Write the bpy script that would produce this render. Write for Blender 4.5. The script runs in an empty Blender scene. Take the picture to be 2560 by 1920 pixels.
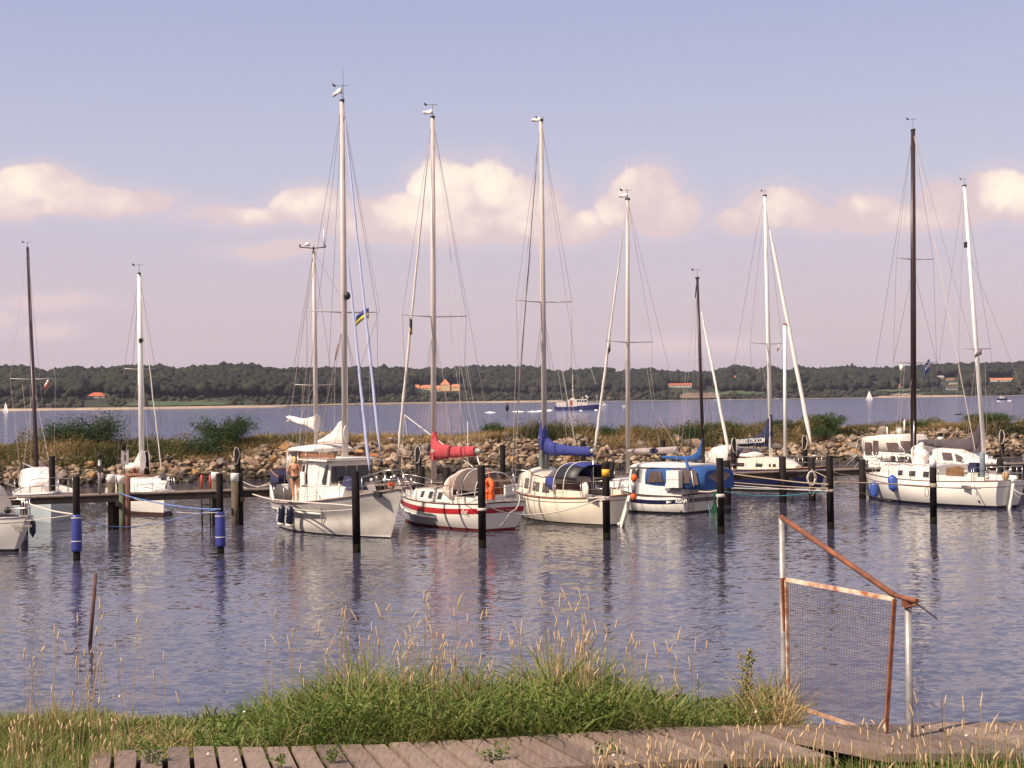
import bpy, bmesh, math, random
import numpy as np
from mathutils import Vector, Matrix, noise as mnoise
R = math.radians
scene = bpy.context.scene
COL = scene.collection
random.seed(7)
rng = np.random.default_rng(11)

# ------------------------------------------------------------------ camera
FPX = 3800.0            # focal length in pixels of the 2560 x 1920 photograph
CAM = Vector((0, 0, 5.1))
PITCH, ROLL = math.atan(36 / FPX), R(-0.75)
cam_data = bpy.data.cameras.new('camera')
cam = bpy.data.objects.new('camera', cam_data)
COL.objects.link(cam)
cam_data.sensor_width = 36
cam_data.lens = FPX / 2560 * 36
cam_data.clip_start = 0.1
cam_data.clip_end = 12000
CR = (Matrix.Rotation(math.pi / 2 + PITCH, 3, 'X') @ Matrix.Rotation(ROLL, 3, 'Z'))
cam.matrix_world = Matrix.Translation(CAM) @ CR.to_4x4()
scene.camera = cam

# ------------------------------------------------------------------ light
SUN_DIR = Vector((-0.68, -0.47, 0.84)).normalized()      # towards the sun
sun_el = math.asin(SUN_DIR.z)
sun_az = math.atan2(SUN_DIR.x, SUN_DIR.y)                # clockwise from +Y
sd = bpy.data.lights.new('sun', 'SUN')
sd.energy = 5.0
sd.angle = R(0.53)
sd.color = (1.0, 0.85, 0.70)
so = bpy.data.objects.new('sun', sd)
COL.objects.link(so)
so.rotation_euler = SUN_DIR.to_track_quat('Z', 'Y').to_euler()

world = bpy.data.worlds.new('World')
scene.world = world
world.use_nodes = True
WT = world.node_tree
for n in list(WT.nodes): WT.nodes.remove(n)


def build_sky():
    N, K = WT.nodes, WT.links
    def nd(t, **kw):
        n = N.new(t)
        for k, v in kw.items(): setattr(n, k, v)
        return n
    def math_(op, a, b=None, clamp=False, c=None):
        n = nd('ShaderNodeMath', operation=op)
        n.use_clamp = clamp
        for i, v in enumerate((a, b, c)):
            if v is None: continue
            if isinstance(v, (int, float)): n.inputs[i].default_value = v
            else: K.new(v, n.inputs[i])
        return n.outputs[0]
    out = nd('ShaderNodeOutputWorld')
    bg = nd('ShaderNodeBackground')
    K.new(bg.outputs[0], out.inputs[0])
    sky = nd('ShaderNodeTexSky', sky_type='NISHITA')
    sky.sun_disc = False
    sky.sun_elevation = sun_el
    sky.sun_rotation = sun_az
    sky.air_density = 1.1
    sky.dust_density = 1.6
    sky.ozone_density = 1.2
    tc = nd('ShaderNodeTexCoord')
    sep = nd('ShaderNodeSeparateXYZ')
    K.new(tc.outputs['Generated'], sep.inputs[0])
    az = math_('ARCTAN2', sep.outputs[0], sep.outputs[1])
    el = math_('ARCSINE', sep.outputs[2])
    # the violet-pink cast of the air: stronger towards the horizon
    elc = math_('MAXIMUM', el, 0.0)
    ramp = nd('ShaderNodeValToRGB')
    K.new(math_('DIVIDE', elc, 0.9), ramp.inputs[0])
    cr = ramp.color_ramp
    stops = [(0.0, (6.9, 5.5, 6.0)), (0.07, (6.9, 5.6, 6.2)), (0.16, (6.15, 5.8, 7.15)),
             (0.30, (4.4, 4.6, 6.9)), (0.6, (2.4, 2.9, 5.3)), (1.0, (1.3, 1.9, 4.2))]
    while len(cr.elements) < len(stops): cr.elements.new(0.5)
    for e, (p, c) in zip(cr.elements, stops):
        e.position = p
        e.color = (c[0] / 8, c[1] / 8, c[2] / 8, 1)
    air = nd('ShaderNodeVectorMath', operation='SCALE')
    K.new(ramp.outputs[0], air.inputs[0]); air.inputs[3].default_value = 8.0
    mix = nd('ShaderNodeMix', data_type='RGBA')
    mix.inputs[0].default_value = 0.82
    K.new(sky.outputs[0], mix.inputs[6]); K.new(air.outputs[0], mix.inputs[7])
    base = mix.outputs[2]
    # clouds: soft union of ellipses in (azimuth, elevation), edges broken by noise
    nz1 = nd('ShaderNodeTexNoise'); nz1.inputs['Scale'].default_value = 13
    nz1.inputs['Detail'].default_value = 9; nz1.inputs['Roughness'].default_value = 0.62
    K.new(tc.outputs['Generated'], nz1.inputs['Vector'])
    w1 = nd('ShaderNodeVectorMath', operation='SUBTRACT')
    K.new(nz1.outputs['Color'], w1.inputs[0]); w1.inputs[1].default_value = (0.5, 0.5, 0.5)
    w2 = nd('ShaderNodeVectorMath', operation='MULTIPLY')
    K.new(w1.outputs[0], w2.inputs[0]); w2.inputs[1].default_value = (0.030, 0.024, 0)
    cmb = nd('ShaderNodeCombineXYZ')
    K.new(az, cmb.inputs[0]); K.new(el, cmb.inputs[1])
    wv = nd('ShaderNodeVectorMath', operation='ADD')
    K.new(cmb.outputs[0], wv.inputs[0]); K.new(w2.outputs[0], wv.inputs[1])
    # centre x, centre y, radius x, radius y in the 2212-pixel view of the sky, weight
    blobs = [(120, 425, 95, 42, 1), (25, 442, 85, 38, 1), (215, 448, 95, 30, .62), (300, 452, 70, 20, .4),
             (110, 468, 160, 20, .5), (682, 450, 88, 36, .9), (870, 478, 118, 48, 1), (1040, 482, 225, 44, 1.1), (925, 462, 110, 52, 1.1), (1215, 490, 110, 34, .9), (985, 425, 88, 68, 1),
             (1062, 420, 84, 68, 1), (1132, 446, 88, 66, 1), (1192, 478, 66, 46, .9), (950, 405, 60, 52, 1),
             (800, 495, 80, 32, .8), (1270, 470, 34, 24, .75), (1400, 428, 74, 62, 1), (1445, 462, 74, 42, .8),
             (1340, 455, 50, 34, .8), (1692, 458, 88, 40, .95), (1620, 478, 66, 24, .7), (1755, 480, 66, 24, .6),
             (1868, 462, 60, 24, .55), (2020, 448, 46, 38, .9), (2130, 438, 76, 50, 1), (2190, 456, 70, 40, .9),
             (1960, 486, 130, 26, .6), (600, 545, 85, 17, .5), (20, 705, 55, 20, .42), (140, 668, 70, 12, .36),
             (150, 722, 34, 11, .3), (1500, 745, 90, 12, .22), (520, 470, 90, 14, .2),
             (-190, 440, 120, 52, 1), (-430, 470, 150, 44, .9), (2420, 450, 120, 50, 1), (2700, 470, 130, 40, .9)]
    d = None
    top = None
    for bx, by, rx, ry, wgt in blobs:
        x = (bx * 1.1573 - 1280) / FPX
        e = (996 - 0.01309 * (bx * 1.1573 - 1280) - by * 1.1573) / FPX
        s1 = nd('ShaderNodeVectorMath', operation='SUBTRACT')
        K.new(wv.outputs[0], s1.inputs[0]); s1.inputs[1].default_value = (x, e, 0)
        s2 = nd('ShaderNodeVectorMath', operation='MULTIPLY')
        k = FPX / 1.1573
        K.new(s1.outputs[0], s2.inputs[0]); s2.inputs[1].default_value = (k / rx, k / ry, 0)
        s3 = nd('ShaderNodeVectorMath', operation='DOT_PRODUCT')
        K.new(s2.outputs[0], s3.inputs[0]); K.new(s2.outputs[0], s3.inputs[1])
        v = math_('MULTIPLY_ADD', s3.outputs['Value'], -wgt, c=wgt)
        if d is None: d = v
        else:
            m = nd('ShaderNodeMath', operation='SMOOTH_MAX')
            K.new(d, m.inputs[0]); K.new(v, m.inputs[1]); m.inputs[2].default_value = 0.12
            d = m.outputs[0]
    # the rest of the sky carries the same scattered low clouds
    nz3 = nd('ShaderNodeTexNoise'); nz3.inputs['Scale'].default_value = 3.2
    nz3.inputs['Detail'].default_value = 5
    mp = nd('ShaderNodeVectorMath', operation='MULTIPLY')
    K.new(tc.outputs['Generated'], mp.inputs[0]); mp.inputs[1].default_value = (1, 1, 4.0)
    K.new(mp.outputs[0], nz3.inputs['Vector'])
    side = math_('SUBTRACT', math_('ABSOLUTE', az), 0.75, clamp=True)
    side = math_('MULTIPLY', side, 3.0, clamp=True)
    scat = math_('MULTIPLY', math_('SUBTRACT', nz3.outputs['Fac'], 0.56), 6.0)
    scat = math_('SUBTRACT', math_('MULTIPLY', scat, side), math_('MULTIPLY', math_('SUBTRACT', 1.0, side), 5.0))
    d = math_('MAXIMUM', d, scat)
    nz4 = nd('ShaderNodeTexNoise'); nz4.inputs['Scale'].default_value = 30
    nz4.inputs['Detail'].default_value = 9; nz4.inputs['Roughness'].default_value = 0.68
    K.new(tc.outputs['Generated'], nz4.inputs['Vector'])
    d = math_('ADD', d, math_('MULTIPLY', math_('SUBTRACT', nz4.outputs['Fac'], .5), 1.5))
    alpha = nd('ShaderNodeMapRange', interpolation_type='SMOOTHSTEP')
    K.new(d, alpha.inputs[0]); alpha.inputs[1].default_value = -0.34; alpha.inputs[2].default_value = 0.12
    lit = nd('ShaderNodeMapRange', interpolation_type='SMOOTHSTEP')
    nz2 = nd('ShaderNodeTexNoise'); nz2.inputs['Scale'].default_value = 26; nz2.inputs['Detail'].default_value = 8
    K.new(wv.outputs[0], nz2.inputs['Vector'])
    hgt = math_('MULTIPLY', math_('SUBTRACT', el, 0.122), 16.0)
    lv = math_('ADD', math_('ADD', math_('MULTIPLY', d, 0.55), hgt), math_('MULTIPLY', math_('SUBTRACT', nz2.outputs['Fac'], .5), 2.6))
    K.new(lv, lit.inputs[0]); lit.inputs[1].default_value = -0.10; lit.inputs[2].default_value = 1.15
    veil = nd('ShaderNodeMapRange', interpolation_type='SMOOTHSTEP')
    K.new(d, veil.inputs[0]); veil.inputs[1].default_value = -2.0; veil.inputs[2].default_value = 0.2; veil.inputs[4].default_value = 0.5
    vm = nd('ShaderNodeMix', data_type='RGBA')
    K.new(veil.outputs[0], vm.inputs[0]); K.new(base, vm.inputs[6]); vm.inputs[7].default_value = (7.3, 6.0, 6.4, 1)
    base = vm.outputs[2]
    cc = nd('ShaderNodeMix', data_type='RGBA')
    K.new(lit.outputs[0], cc.inputs[0])
    cc.inputs[6].default_value = (7.3, 5.9, 6.1, 1)
    cc.inputs[7].default_value = (10.9, 9.3, 7.9, 1)
    fin = nd('ShaderNodeMix', data_type='RGBA')
    K.new(alpha.outputs[0], fin.inputs[0]); K.new(base, fin.inputs[6]); K.new(cc.outputs[2], fin.inputs[7])
    K.new(fin.outputs[2], bg.inputs[0])
    bg.inputs[1].default_value = 0.081


build_sky()
scene.view_settings.view_transform = 'Standard'
scene.view_settings.look = 'None'
scene.view_settings.exposure = 0.36
scene.view_settings.gamma = 1
scene.view_settings.use_curve_mapping = False
scene.cycles.use_denoising = True
scene.cycles.max_bounces = 5
scene.cycles.diffuse_bounces = 2
scene.cycles.glossy_bounces = 3
scene.cycles.transparent_max_bounces = 12
scene.cycles.volume_bounces = 0
scene.cycles.caustics_reflective = False
scene.cycles.caustics_refractive = False

# ------------------------------------------------------------------ pixel <-> world
CX, CY, CZ = CR @ Vector((1, 0, 0)), CR @ Vector((0, 1, 0)), CR @ Vector((0, 0, 1))


def ray(px, py):
    return (CX * ((px - 1280) / FPX) - CY * ((py - 960) / FPX) - CZ)


def at(px, py, Y):
    d = ray(px, py)
    return CAM + d * (Y / d.y)


def onz(px, py, z=0.0):
    d = ray(px, py)
    return CAM + d * ((z - CAM.z) / d.z)


# ------------------------------------------------------------------ materials
MATS = {}


def mat(name, col, rough=0.5, metal=0.0, var=0.12, scale=3.0, bump=0.0, col2=None, coat=0.0, spec=0.5, detail=5, trans=None):
    if name in MATS: return MATS[name]
    m = bpy.data.materials.new(name)
    m.use_nodes = True
    N, K = m.node_tree.nodes, m.node_tree.links
    b = N['Principled BSDF']
    b.inputs['Roughness'].default_value = rough
    b.inputs['Metallic'].default_value = metal
    b.inputs['Coat Weight'].default_value = coat
    b.inputs['Specular IOR Level'].default_value = spec
    tc = N.new('ShaderNodeTexCoord')
    nz = N.new('ShaderNodeTexNoise')
    nz.inputs['Scale'].default_value = scale
    nz.inputs['Detail'].default_value = detail
    K.new(tc.outputs['Object'], nz.inputs['Vector'])
    mx = N.new('ShaderNodeMix'); mx.data_type = 'RGBA'
    c2 = col2 or tuple(max(0, c * (1 - 2.2 * var)) for c in col)
    mr = N.new('ShaderNodeMapRange')
    mr.inputs[1].default_value = 0.35; mr.inputs[2].default_value = 0.68
    K.new(nz.outputs['Fac'], mr.inputs[0]); K.new(mr.outputs[0], mx.inputs[0])
    mx.inputs[6].default_value = (*col, 1); mx.inputs[7].default_value = (*c2, 1)
    K.new(mx.outputs[2], b.inputs['Base Color'])
    if bump:
        bp = N.new('ShaderNodeBump'); bp.inputs['Strength'].default_value = bump
        bp.inputs['Distance'].default_value = 0.05
        K.new(nz.outputs['Fac'], bp.inputs['Height']); K.new(bp.outputs[0], b.inputs['Normal'])
    MATS[name] = m
    return m


def tint_mat(name, stops, rough=0.6, trans=0.25):
    """leaf-like material whose hue is picked by the per-leaf attribute 'tint'"""
    m = bpy.data.materials.new(name); m.use_nodes = True
    N, K = m.node_tree.nodes, m.node_tree.links
    b = N['Principled BSDF']
    b.inputs['Roughness'].default_value = rough
    b.inputs['Specular IOR Level'].default_value = 0.25
    a = N.new('ShaderNodeAttribute'); a.attribute_name = 'tint'
    r = N.new('ShaderNodeValToRGB')
    while len(r.color_ramp.elements) < len(stops): r.color_ramp.elements.new(0.5)
    for e, (p, c) in zip(r.color_ramp.elements, stops): e.position = p; e.color = (*c, 1)
    K.new(a.outputs['Fac'], r.inputs[0]); K.new(r.outputs[0], b.inputs['Base Color'])
    if trans:
        t = N.new('ShaderNodeBsdfTranslucent'); K.new(r.outputs[0], t.inputs[0])
        ms = N.new('ShaderNodeMixShader'); ms.inputs[0].default_value = trans
        K.new(b.outputs[0], ms.inputs[1]); K.new(t.outputs[0], ms.inputs[2])
        K.new(ms.outputs[0], N['Material Output'].inputs['Surface'])
    return m


# ------------------------------------------------------------------ mesh building
class MB:
    def __init__(self): self.v, self.f, self.s = [], [], []

    def add(self, vs, fs, smooth=False):
        o = len(self.v)
        self.v += [tuple(p) for p in vs]
        self.f += [tuple(o + i for i in f) for f in fs]
        self.s += [smooth] * len(fs)
        return self

    def box(self, c, size, rz=0.0, rot=None):
        hx, hy, hz = size[0] / 2, size[1] / 2, size[2] / 2
        M = rot if rot is not None else Matrix.Rotation(rz, 3, 'Z')
        c = Vector(c)
        vs = [c + M @ Vector((x * hx, y * hy, z * hz)) for z in (-1, 1) for x, y in ((-1, -1), (1, -1), (1, 1), (-1, 1))]
        return self.add(vs, [(0, 3, 2, 1), (4, 5, 6, 7), (0, 1, 5, 4), (1, 2, 6, 5), (2, 3, 7, 6), (3, 0, 4, 7)])

    def tube(self, pts, r, n=6, caps=True, ry=None):
        pts = [Vector(p) for p in pts]
        rs = r if isinstance(r, (list, tuple)) else [r] * len(pts)
        vs, fs = [], []
        T = (pts[1] - pts[0]).normalized()
        A = T.orthogonal().normalized() if abs(T.z) < 0.9 else (Vector((1, 0, 0)) - T * T.x).normalized()
        for i, p in enumerate(pts):
            t = (pts[min(i + 1, len(pts) - 1)] - pts[max(i - 1, 0)]).normalized()
            A = (A - t * A.dot(t)).normalized()
            Bv = t.cross(A)
            for k in range(n):
                a = 2 * math.pi * k / n
                vs.append(p + A * (rs[i] * math.cos(a)) + Bv * ((ry or 1) * rs[i] * math.sin(a)))
        for i in range(len(pts) - 1):
            for k in range(n):
                k2 = (k + 1) % n
                fs.append((i * n + k, i * n + k2, (i + 1) * n + k2, (i + 1) * n + k))
        self.add(vs, fs, True)
        if caps:
            o = len(self.v) - len(vs)
            self.f.append(tuple(o + k for k in reversed(range(n)))); self.s.append(False)
            self.f.append(tuple(o + (len(pts) - 1) * n + k for k in range(n))); self.s.append(False)
        return self

    def lathe(self, base, prof, n=12, axis=(0, 0, 1)):
        """prof: list of (radius, distance along axis)"""
        ax = Vector(axis).normalized()
        base = Vector(base)
        return self.tube([base + ax * h for r, h in prof], [max(r, 1e-4) for r, h in prof], n)

    def loft(self, secs, close=False, caps=False, smooth=True):
        n = len(secs[0])
        vs = [p for s in secs for p in s]
        fs = []
        for i in range(len(secs) - 1):
            for k in range(n if close else n - 1):
                k2 = (k + 1) % n
                fs.append((i * n + k, (i + 1) * n + k, (i + 1) * n + k2, i * n + k2))
        self.add(vs, fs, smooth)
        if caps:
            self.add(secs[0], [tuple(range(n))]); self.add(secs[-1], [tuple(reversed(range(n)))])
        return self

    def prism(self, poly, d):
        """closed polygon (3-D points) given thickness vector d"""
        n = len(poly); d = Vector(d)
        vs = [Vector(p) for p in poly] + [Vector(p) + d for p in poly]
        return self.add(vs, [tuple(range(n)), tuple(reversed(range(n, 2 * n)))] +
                        [(i, i + n, (i + 1) % n + n, (i + 1) % n) for i in range(n)])

    def ball(self, c, r, nu=10, nv=6):
        c = Vector(c)
        if not isinstance(r, (tuple, list)): r = (r, r, r)
        secs = []
        for i in range(nv + 1):
            t = math.pi * i / nv
            secs.append([c + Vector((r[0] * math.sin(t) * math.cos(2 * math.pi * k / nu), r[1] * math.sin(t) * math.sin(2 * math.pi * k / nu), r[2] * math.cos(t))) for k in range(nu)])
        return self.loft(secs, close=True)

    def make(self, name, m, parent=None, loc=None, rz=0.0, solid=0.0):
        me = bpy.data.meshes.new(name)
        me.from_pydata(self.v, [], self.f)
        me.polygons.foreach_set('use_smooth', self.s)
        me.materials.append(m)
        me.validate()
        bm = bmesh.new(); bm.from_mesh(me)
        bmesh.ops.recalc_face_normals(bm, faces=bm.faces)
        bm.to_mesh(me); bm.free()
        o = bpy.data.objects.new(name, me)
        COL.objects.link(o)
        if parent: o.parent = parent
        if loc is not None: o.location = loc
        o.rotation_euler.z = rz
        if solid:
            md = o.modifiers.new('solid', 'SOLIDIFY'); md.thickness = solid; md.offset = 0
        return o


def np_obj(name, verts, faces, m, tint=None, parent=None, smooth=False, kind=None):
    """big mesh from arrays; all faces have the same corner count"""
    verts = np.asarray(verts, dtype=np.float32).reshape(-1, 3)
    faces = np.asarray(faces, dtype=np.int32)
    k = faces.shape[1]
    me = bpy.data.meshes.new(name)
    me.vertices.add(len(verts)); me.vertices.foreach_set('co', verts.ravel())
    me.loops.add(faces.size); me.loops.foreach_set('vertex_index', faces.ravel())
    me.polygons.add(len(faces))
    me.polygons.foreach_set('loop_start', np.arange(0, faces.size, k, dtype=np.int32))
    me.polygons.foreach_set('loop_total', np.full(len(faces), k, dtype=np.int32))
    me.polygons.foreach_set('use_smooth', np.full(len(faces), smooth))
    if tint is not None:
        a = me.attributes.new('tint', 'FLOAT', 'POINT')
        a.data.foreach_set('value', np.asarray(tint, dtype=np.float32))
    me.materials.append(m)
    me.update(calc_edges=True)
    o = bpy.data.objects.new(name, me); COL.objects.link(o)
    if parent: o.parent = parent
    if kind: o['kind'] = kind
    return o


def empty(name, loc, rz=0.0):
    o = bpy.data.objects.new(name, None); COL.objects.link(o)
    o.empty_display_size = 0.2
    o.location = loc; o.rotation_euler.z = rz
    return o


def tag(o, label=None, cat=None, group=None, kind=None):
    if label: o['label'] = label
    if cat: o['category'] = cat
    if group: o['group'] = group
    if kind: o['kind'] = kind
    return o


def interp(x, pts):
    xs, ys = zip(*pts)
    return float(np.interp(x, xs, ys))


def blades(n, base, height, width, lean, tints, name, m, parent=None, kind='stuff', seg=3, droop=0.4):
    """n grass blades; base (n,3), height/width/lean (n,)"""
    a = rng.uniform(0, 2 * np.pi, n)
    dx, dy = np.cos(a), np.sin(a)
    a2 = rng.uniform(-0.9, 0.9, n)
    wx, wy = np.cos(a2), np.sin(a2)
    V = np.zeros((n, 2 * seg + 1, 3), dtype=np.float32)
    for i in range(seg + 1):
        t = i / seg
        off = lean * height * (t ** 1.8)
        zz = height * (t - droop * lean * t ** 3)
        cx_, cy_, cz_ = base[:, 0] + dx * off, base[:, 1] + dy * off, base[:, 2] + zz
        w = width * 0.5 * (1 - t ** 2)
        if i < seg:
            V[:, 2 * i] = np.stack([cx_ - wx * w, cy_ - wy * w, cz_], 1)
            V[:, 2 * i + 1] = np.stack([cx_ + wx * w, cy_ + wy * w, cz_], 1)
        else:
            V[:, 2 * i] = np.stack([cx_, cy_, cz_], 1)
    tri = []
    for i in range(seg - 1):
        tri += [(2 * i, 2 * i + 1, 2 * i + 3), (2 * i, 2 * i + 3, 2 * i + 2)]
    tri.append((2 * seg - 2, 2 * seg - 1, 2 * seg))
    tri = np.array(tri)
    F = (np.arange(n)[:, None, None] * (2 * seg + 1) + tri[None]).reshape(-1, 3)
    return np_obj(name, V.reshape(-1, 3), F, m, np.repeat(tints, 2 * seg + 1), parent, False, kind)


def leaves(n, pts, size, tints, name, m, parent=None, kind=None, upright=0.0):
    """n small leaf diamonds at pts (n,3)"""
    u = rng.normal(size=(n, 3)); u[:, 2] += upright * 3
    u /= np.linalg.norm(u, axis=1)[:, None]
    w = rng.normal(size=(n, 3)); w -= u * (w * u).sum(1)[:, None]; w /= np.linalg.norm(w, axis=1)[:, None]
    s = size[:, None]
    V = np.stack([pts - u * s, pts + w * s * 0.4, pts + u * s, pts - w * s * 0.4], 1)
    F = np.arange(n * 4).reshape(n, 4)
    return np_obj(name, V.reshape(-1, 3), F, m, np.repeat(tints, 4), parent, False, kind)

# ================================================================== WATER
def build_water():
    m = bpy.data.materials.new('sea_water'); m.use_nodes = True
    N, K = m.node_tree.nodes, m.node_tree.links
    b = N['Principled BSDF']
    b.inputs['Base Color'].default_value = (0.040, 0.046, 0.105, 1)
    b.inputs['Roughness'].default_value = 0.07
    b.inputs['IOR'].default_value = 1.333
    geo = N.new('ShaderNodeNewGeometry')
    # wave slopes straight from noise, so that far water keeps its ripples
    def layer(scale, detail, sx, sy, rz, ax, ay, gust=None):
        mp = N.new('ShaderNodeMapping')
        mp.inputs['Scale'].default_value = (sx, sy, 1)
        mp.inputs['Rotation'].default_value = (0, 0, rz)
        K.new(geo.outputs['Position'], mp.inputs['Vector'])
        n = N.new('ShaderNodeTexNoise'); n.inputs['Scale'].default_value = scale
        n.inputs['Detail'].default_value = detail; n.inputs['Roughness'].default_value = 0.55
        n.inputs['Distortion'].default_value = 0.5
        K.new(mp.outputs[0], n.inputs['Vector'])
        s1 = N.new('ShaderNodeVectorMath'); s1.operation = 'SUBTRACT'
        K.new(n.outputs['Color'], s1.inputs[0]); s1.inputs[1].default_value = (.5, .5, .5)
        s2 = N.new('ShaderNodeVectorMath'); s2.operation = 'MULTIPLY'
        K.new(s1.outputs[0], s2.inputs[0]); s2.inputs[1].default_value = (ax, ay, 0)
        if gust is None: return s2.outputs[0]
        s3 = N.new('ShaderNodeVectorMath'); s3.operation = 'SCALE'
        K.new(s2.outputs[0], s3.inputs[0]); K.new(gust, s3.inputs[3]); return s3.outputs[0]
    gn = N.new('ShaderNodeTexNoise'); gn.inputs['Scale'].default_value = 0.05; gn.inputs['Detail'].default_value = 4
    gm = N.new('ShaderNodeMapRange'); gm.inputs[1].default_value = 0.35; gm.inputs[2].default_value = 0.65
    gm.inputs[3].default_value = 0.75; gm.inputs[4].default_value = 1.2
    gp = N.new('ShaderNodeMapping'); gp.inputs['Scale'].default_value = (.6, 1.6, 1)
    K.new(geo.outputs['Position'], gp.inputs['Vector']); K.new(gp.outputs[0], gn.inputs['Vector'])
    K.new(gn.outputs['Fac'], gm.inputs[0])
    # the open fjord beyond the breakwater is rougher than the sheltered basin
    sp = N.new('ShaderNodeSeparateXYZ'); K.new(geo.outputs['Position'], sp.inputs[0])
    op = N.new('ShaderNodeMapRange'); op.inputs[1].default_value = 95; op.inputs[2].default_value = 150
    op.inputs[3].default_value = 1.0; op.inputs[4].default_value = 4.0
    K.new(sp.outputs[1], op.inputs[0])
    gg = N.new('ShaderNodeMath'); gg.operation = 'MULTIPLY'; K.new(gm.outputs[0], gg.inputs[0]); K.new(op.outputs[0], gg.inputs[1])
    A = layer(5.0, 4, 0.8, 1.15, 0.30, 0.31, 0.40, gg.outputs[0])
    Bq = layer(1.4, 2, 0.6, 1.3, 0.12, 0.07, 0.14, gg.outputs[0])
    bc = N.new('ShaderNodeMix'); bc.data_type = 'RGBA'
    o1 = N.new('ShaderNodeMapRange'); o1.inputs[1].default_value = 100; o1.inputs[2].default_value = 220
    K.new(sp.outputs[1], o1.inputs[0]); K.new(o1.outputs[0], bc.inputs[0])
    bc.inputs[6].default_value = (.054, .052, .080, 1); bc.inputs[7].default_value = (.034, .044, .14, 1)
    K.new(bc.outputs[2], b.inputs['Base Color'])
    v1 = N.new('ShaderNodeVectorMath'); v1.operation = 'ADD'; K.new(A, v1.inputs[0]); K.new(Bq, v1.inputs[1])
    v2 = N.new('ShaderNodeVectorMath'); v2.operation = 'ADD'; K.new(v1.outputs[0], v2.inputs[0]); v2.inputs[1].default_value = (0, 0, 1)
    v3 = N.new('ShaderNodeVectorMath'); v3.operation = 'NORMALIZE'; K.new(v2.outputs[0], v3.inputs[0])
    K.new(v3.outputs[0], b.inputs['Normal'])
    w = MB()
    xs = [-4000, -200, -60, 60, 200, 4000]; ys = [5, 60, 130, 400, 1200, 5000]
    vs = [(x, y, 0) for y in ys for x in xs]
    fs = [(j * 6 + i, j * 6 + i + 1, j * 6 + i + 7, j * 6 + i + 6) for j in range(5) for i in range(5)]
    w.add(vs, fs)
    o = w.make('water', m)
    tag(o, kind='structure')


build_water()

# ================================================================== FAR SHORE
SHORE = [(-700, 1330), (0, 1330), (350, 1290), (700, 1350), (900, 1600), (1200, 1850), (1500, 1900), (2000, 1900), (2560, 1950), (3300, 2000)]
SKYL = [(-700, 915), (0, 914), (54, 909), (114, 925), (190, 911), (222, 920), (310, 911), (402, 909), (455, 918), (506, 911),
        (570, 907), (617, 907), (700, 918), (800, 915), (900, 914), (995, 917), (1100, 919), (1185, 912), (1327, 912), (1375, 923),
        (1418, 924), (1500, 916), (1520, 914), (1543, 928), (1581, 919), (1640, 921), (1660, 924), (1707, 926), (1783, 925),
        (1839, 908), (1875, 916), (1890, 921), (1930, 911), (1976, 926), (1994, 913), (2000, 912), (2030, 919), (2137, 912),
        (2157, 918), (2228, 917), (2324, 908), (2405, 905), (2481, 902), (2560, 902), (3300, 905)]


def shore_p(px):
    D = interp(px, SHORE)
    p = at(px, 1000, D)
    return p.x, p.y


RDEP = 420.0


def hill_z(px, t):
    """ground height at column px, t = 0 at the water .. 1 at the ridge"""
    D = interp(px, SHORE) + RDEP
    yh = 996 - 0.01309 * (px - 1280)
    top = 5.1 + (yh - interp(px, SKYL)) * D / FPX - 15
    prof = 0.06 * min(t / 0.1, 1) + 0.94 * max(0, (t - 0.1) / 0.9) ** 0.75
    return top * prof if t > 0.0 else -1.5


def hill_point(px, t):
    D = interp(px, SHORE) + RDEP * t
    p = at(px, 1000, D)
    return Vector((p.x, p.y, hill_z(px, t)))


# foot of each house in the picture, its width and how far up the slope it stands
HOUSES = [(240, 993, 40, .3), (1095, 977, 120, .62), (1702, 967, 64, .55), (1770, 961, 22, .55), (1838, 947, 7, .75), (1885, 950, 11, .75), (2188, 966, 9, .5), (2249, 968, 9, .5),
          (2352, 945, 16, .7), (2378, 950, 18, .65), (2382, 974, 26, .4), (2385, 962, 18, .5), (2354, 967, 11, .45), (2503, 953, 64, .6), (2118, 946, 7, .7), (1464, 941, 6, .75), (120, 1018, 10, .1),
          (1752, 978, 50, .3), (2012, 955, 22, .6), (1430, 970, 16, .4)]


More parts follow.
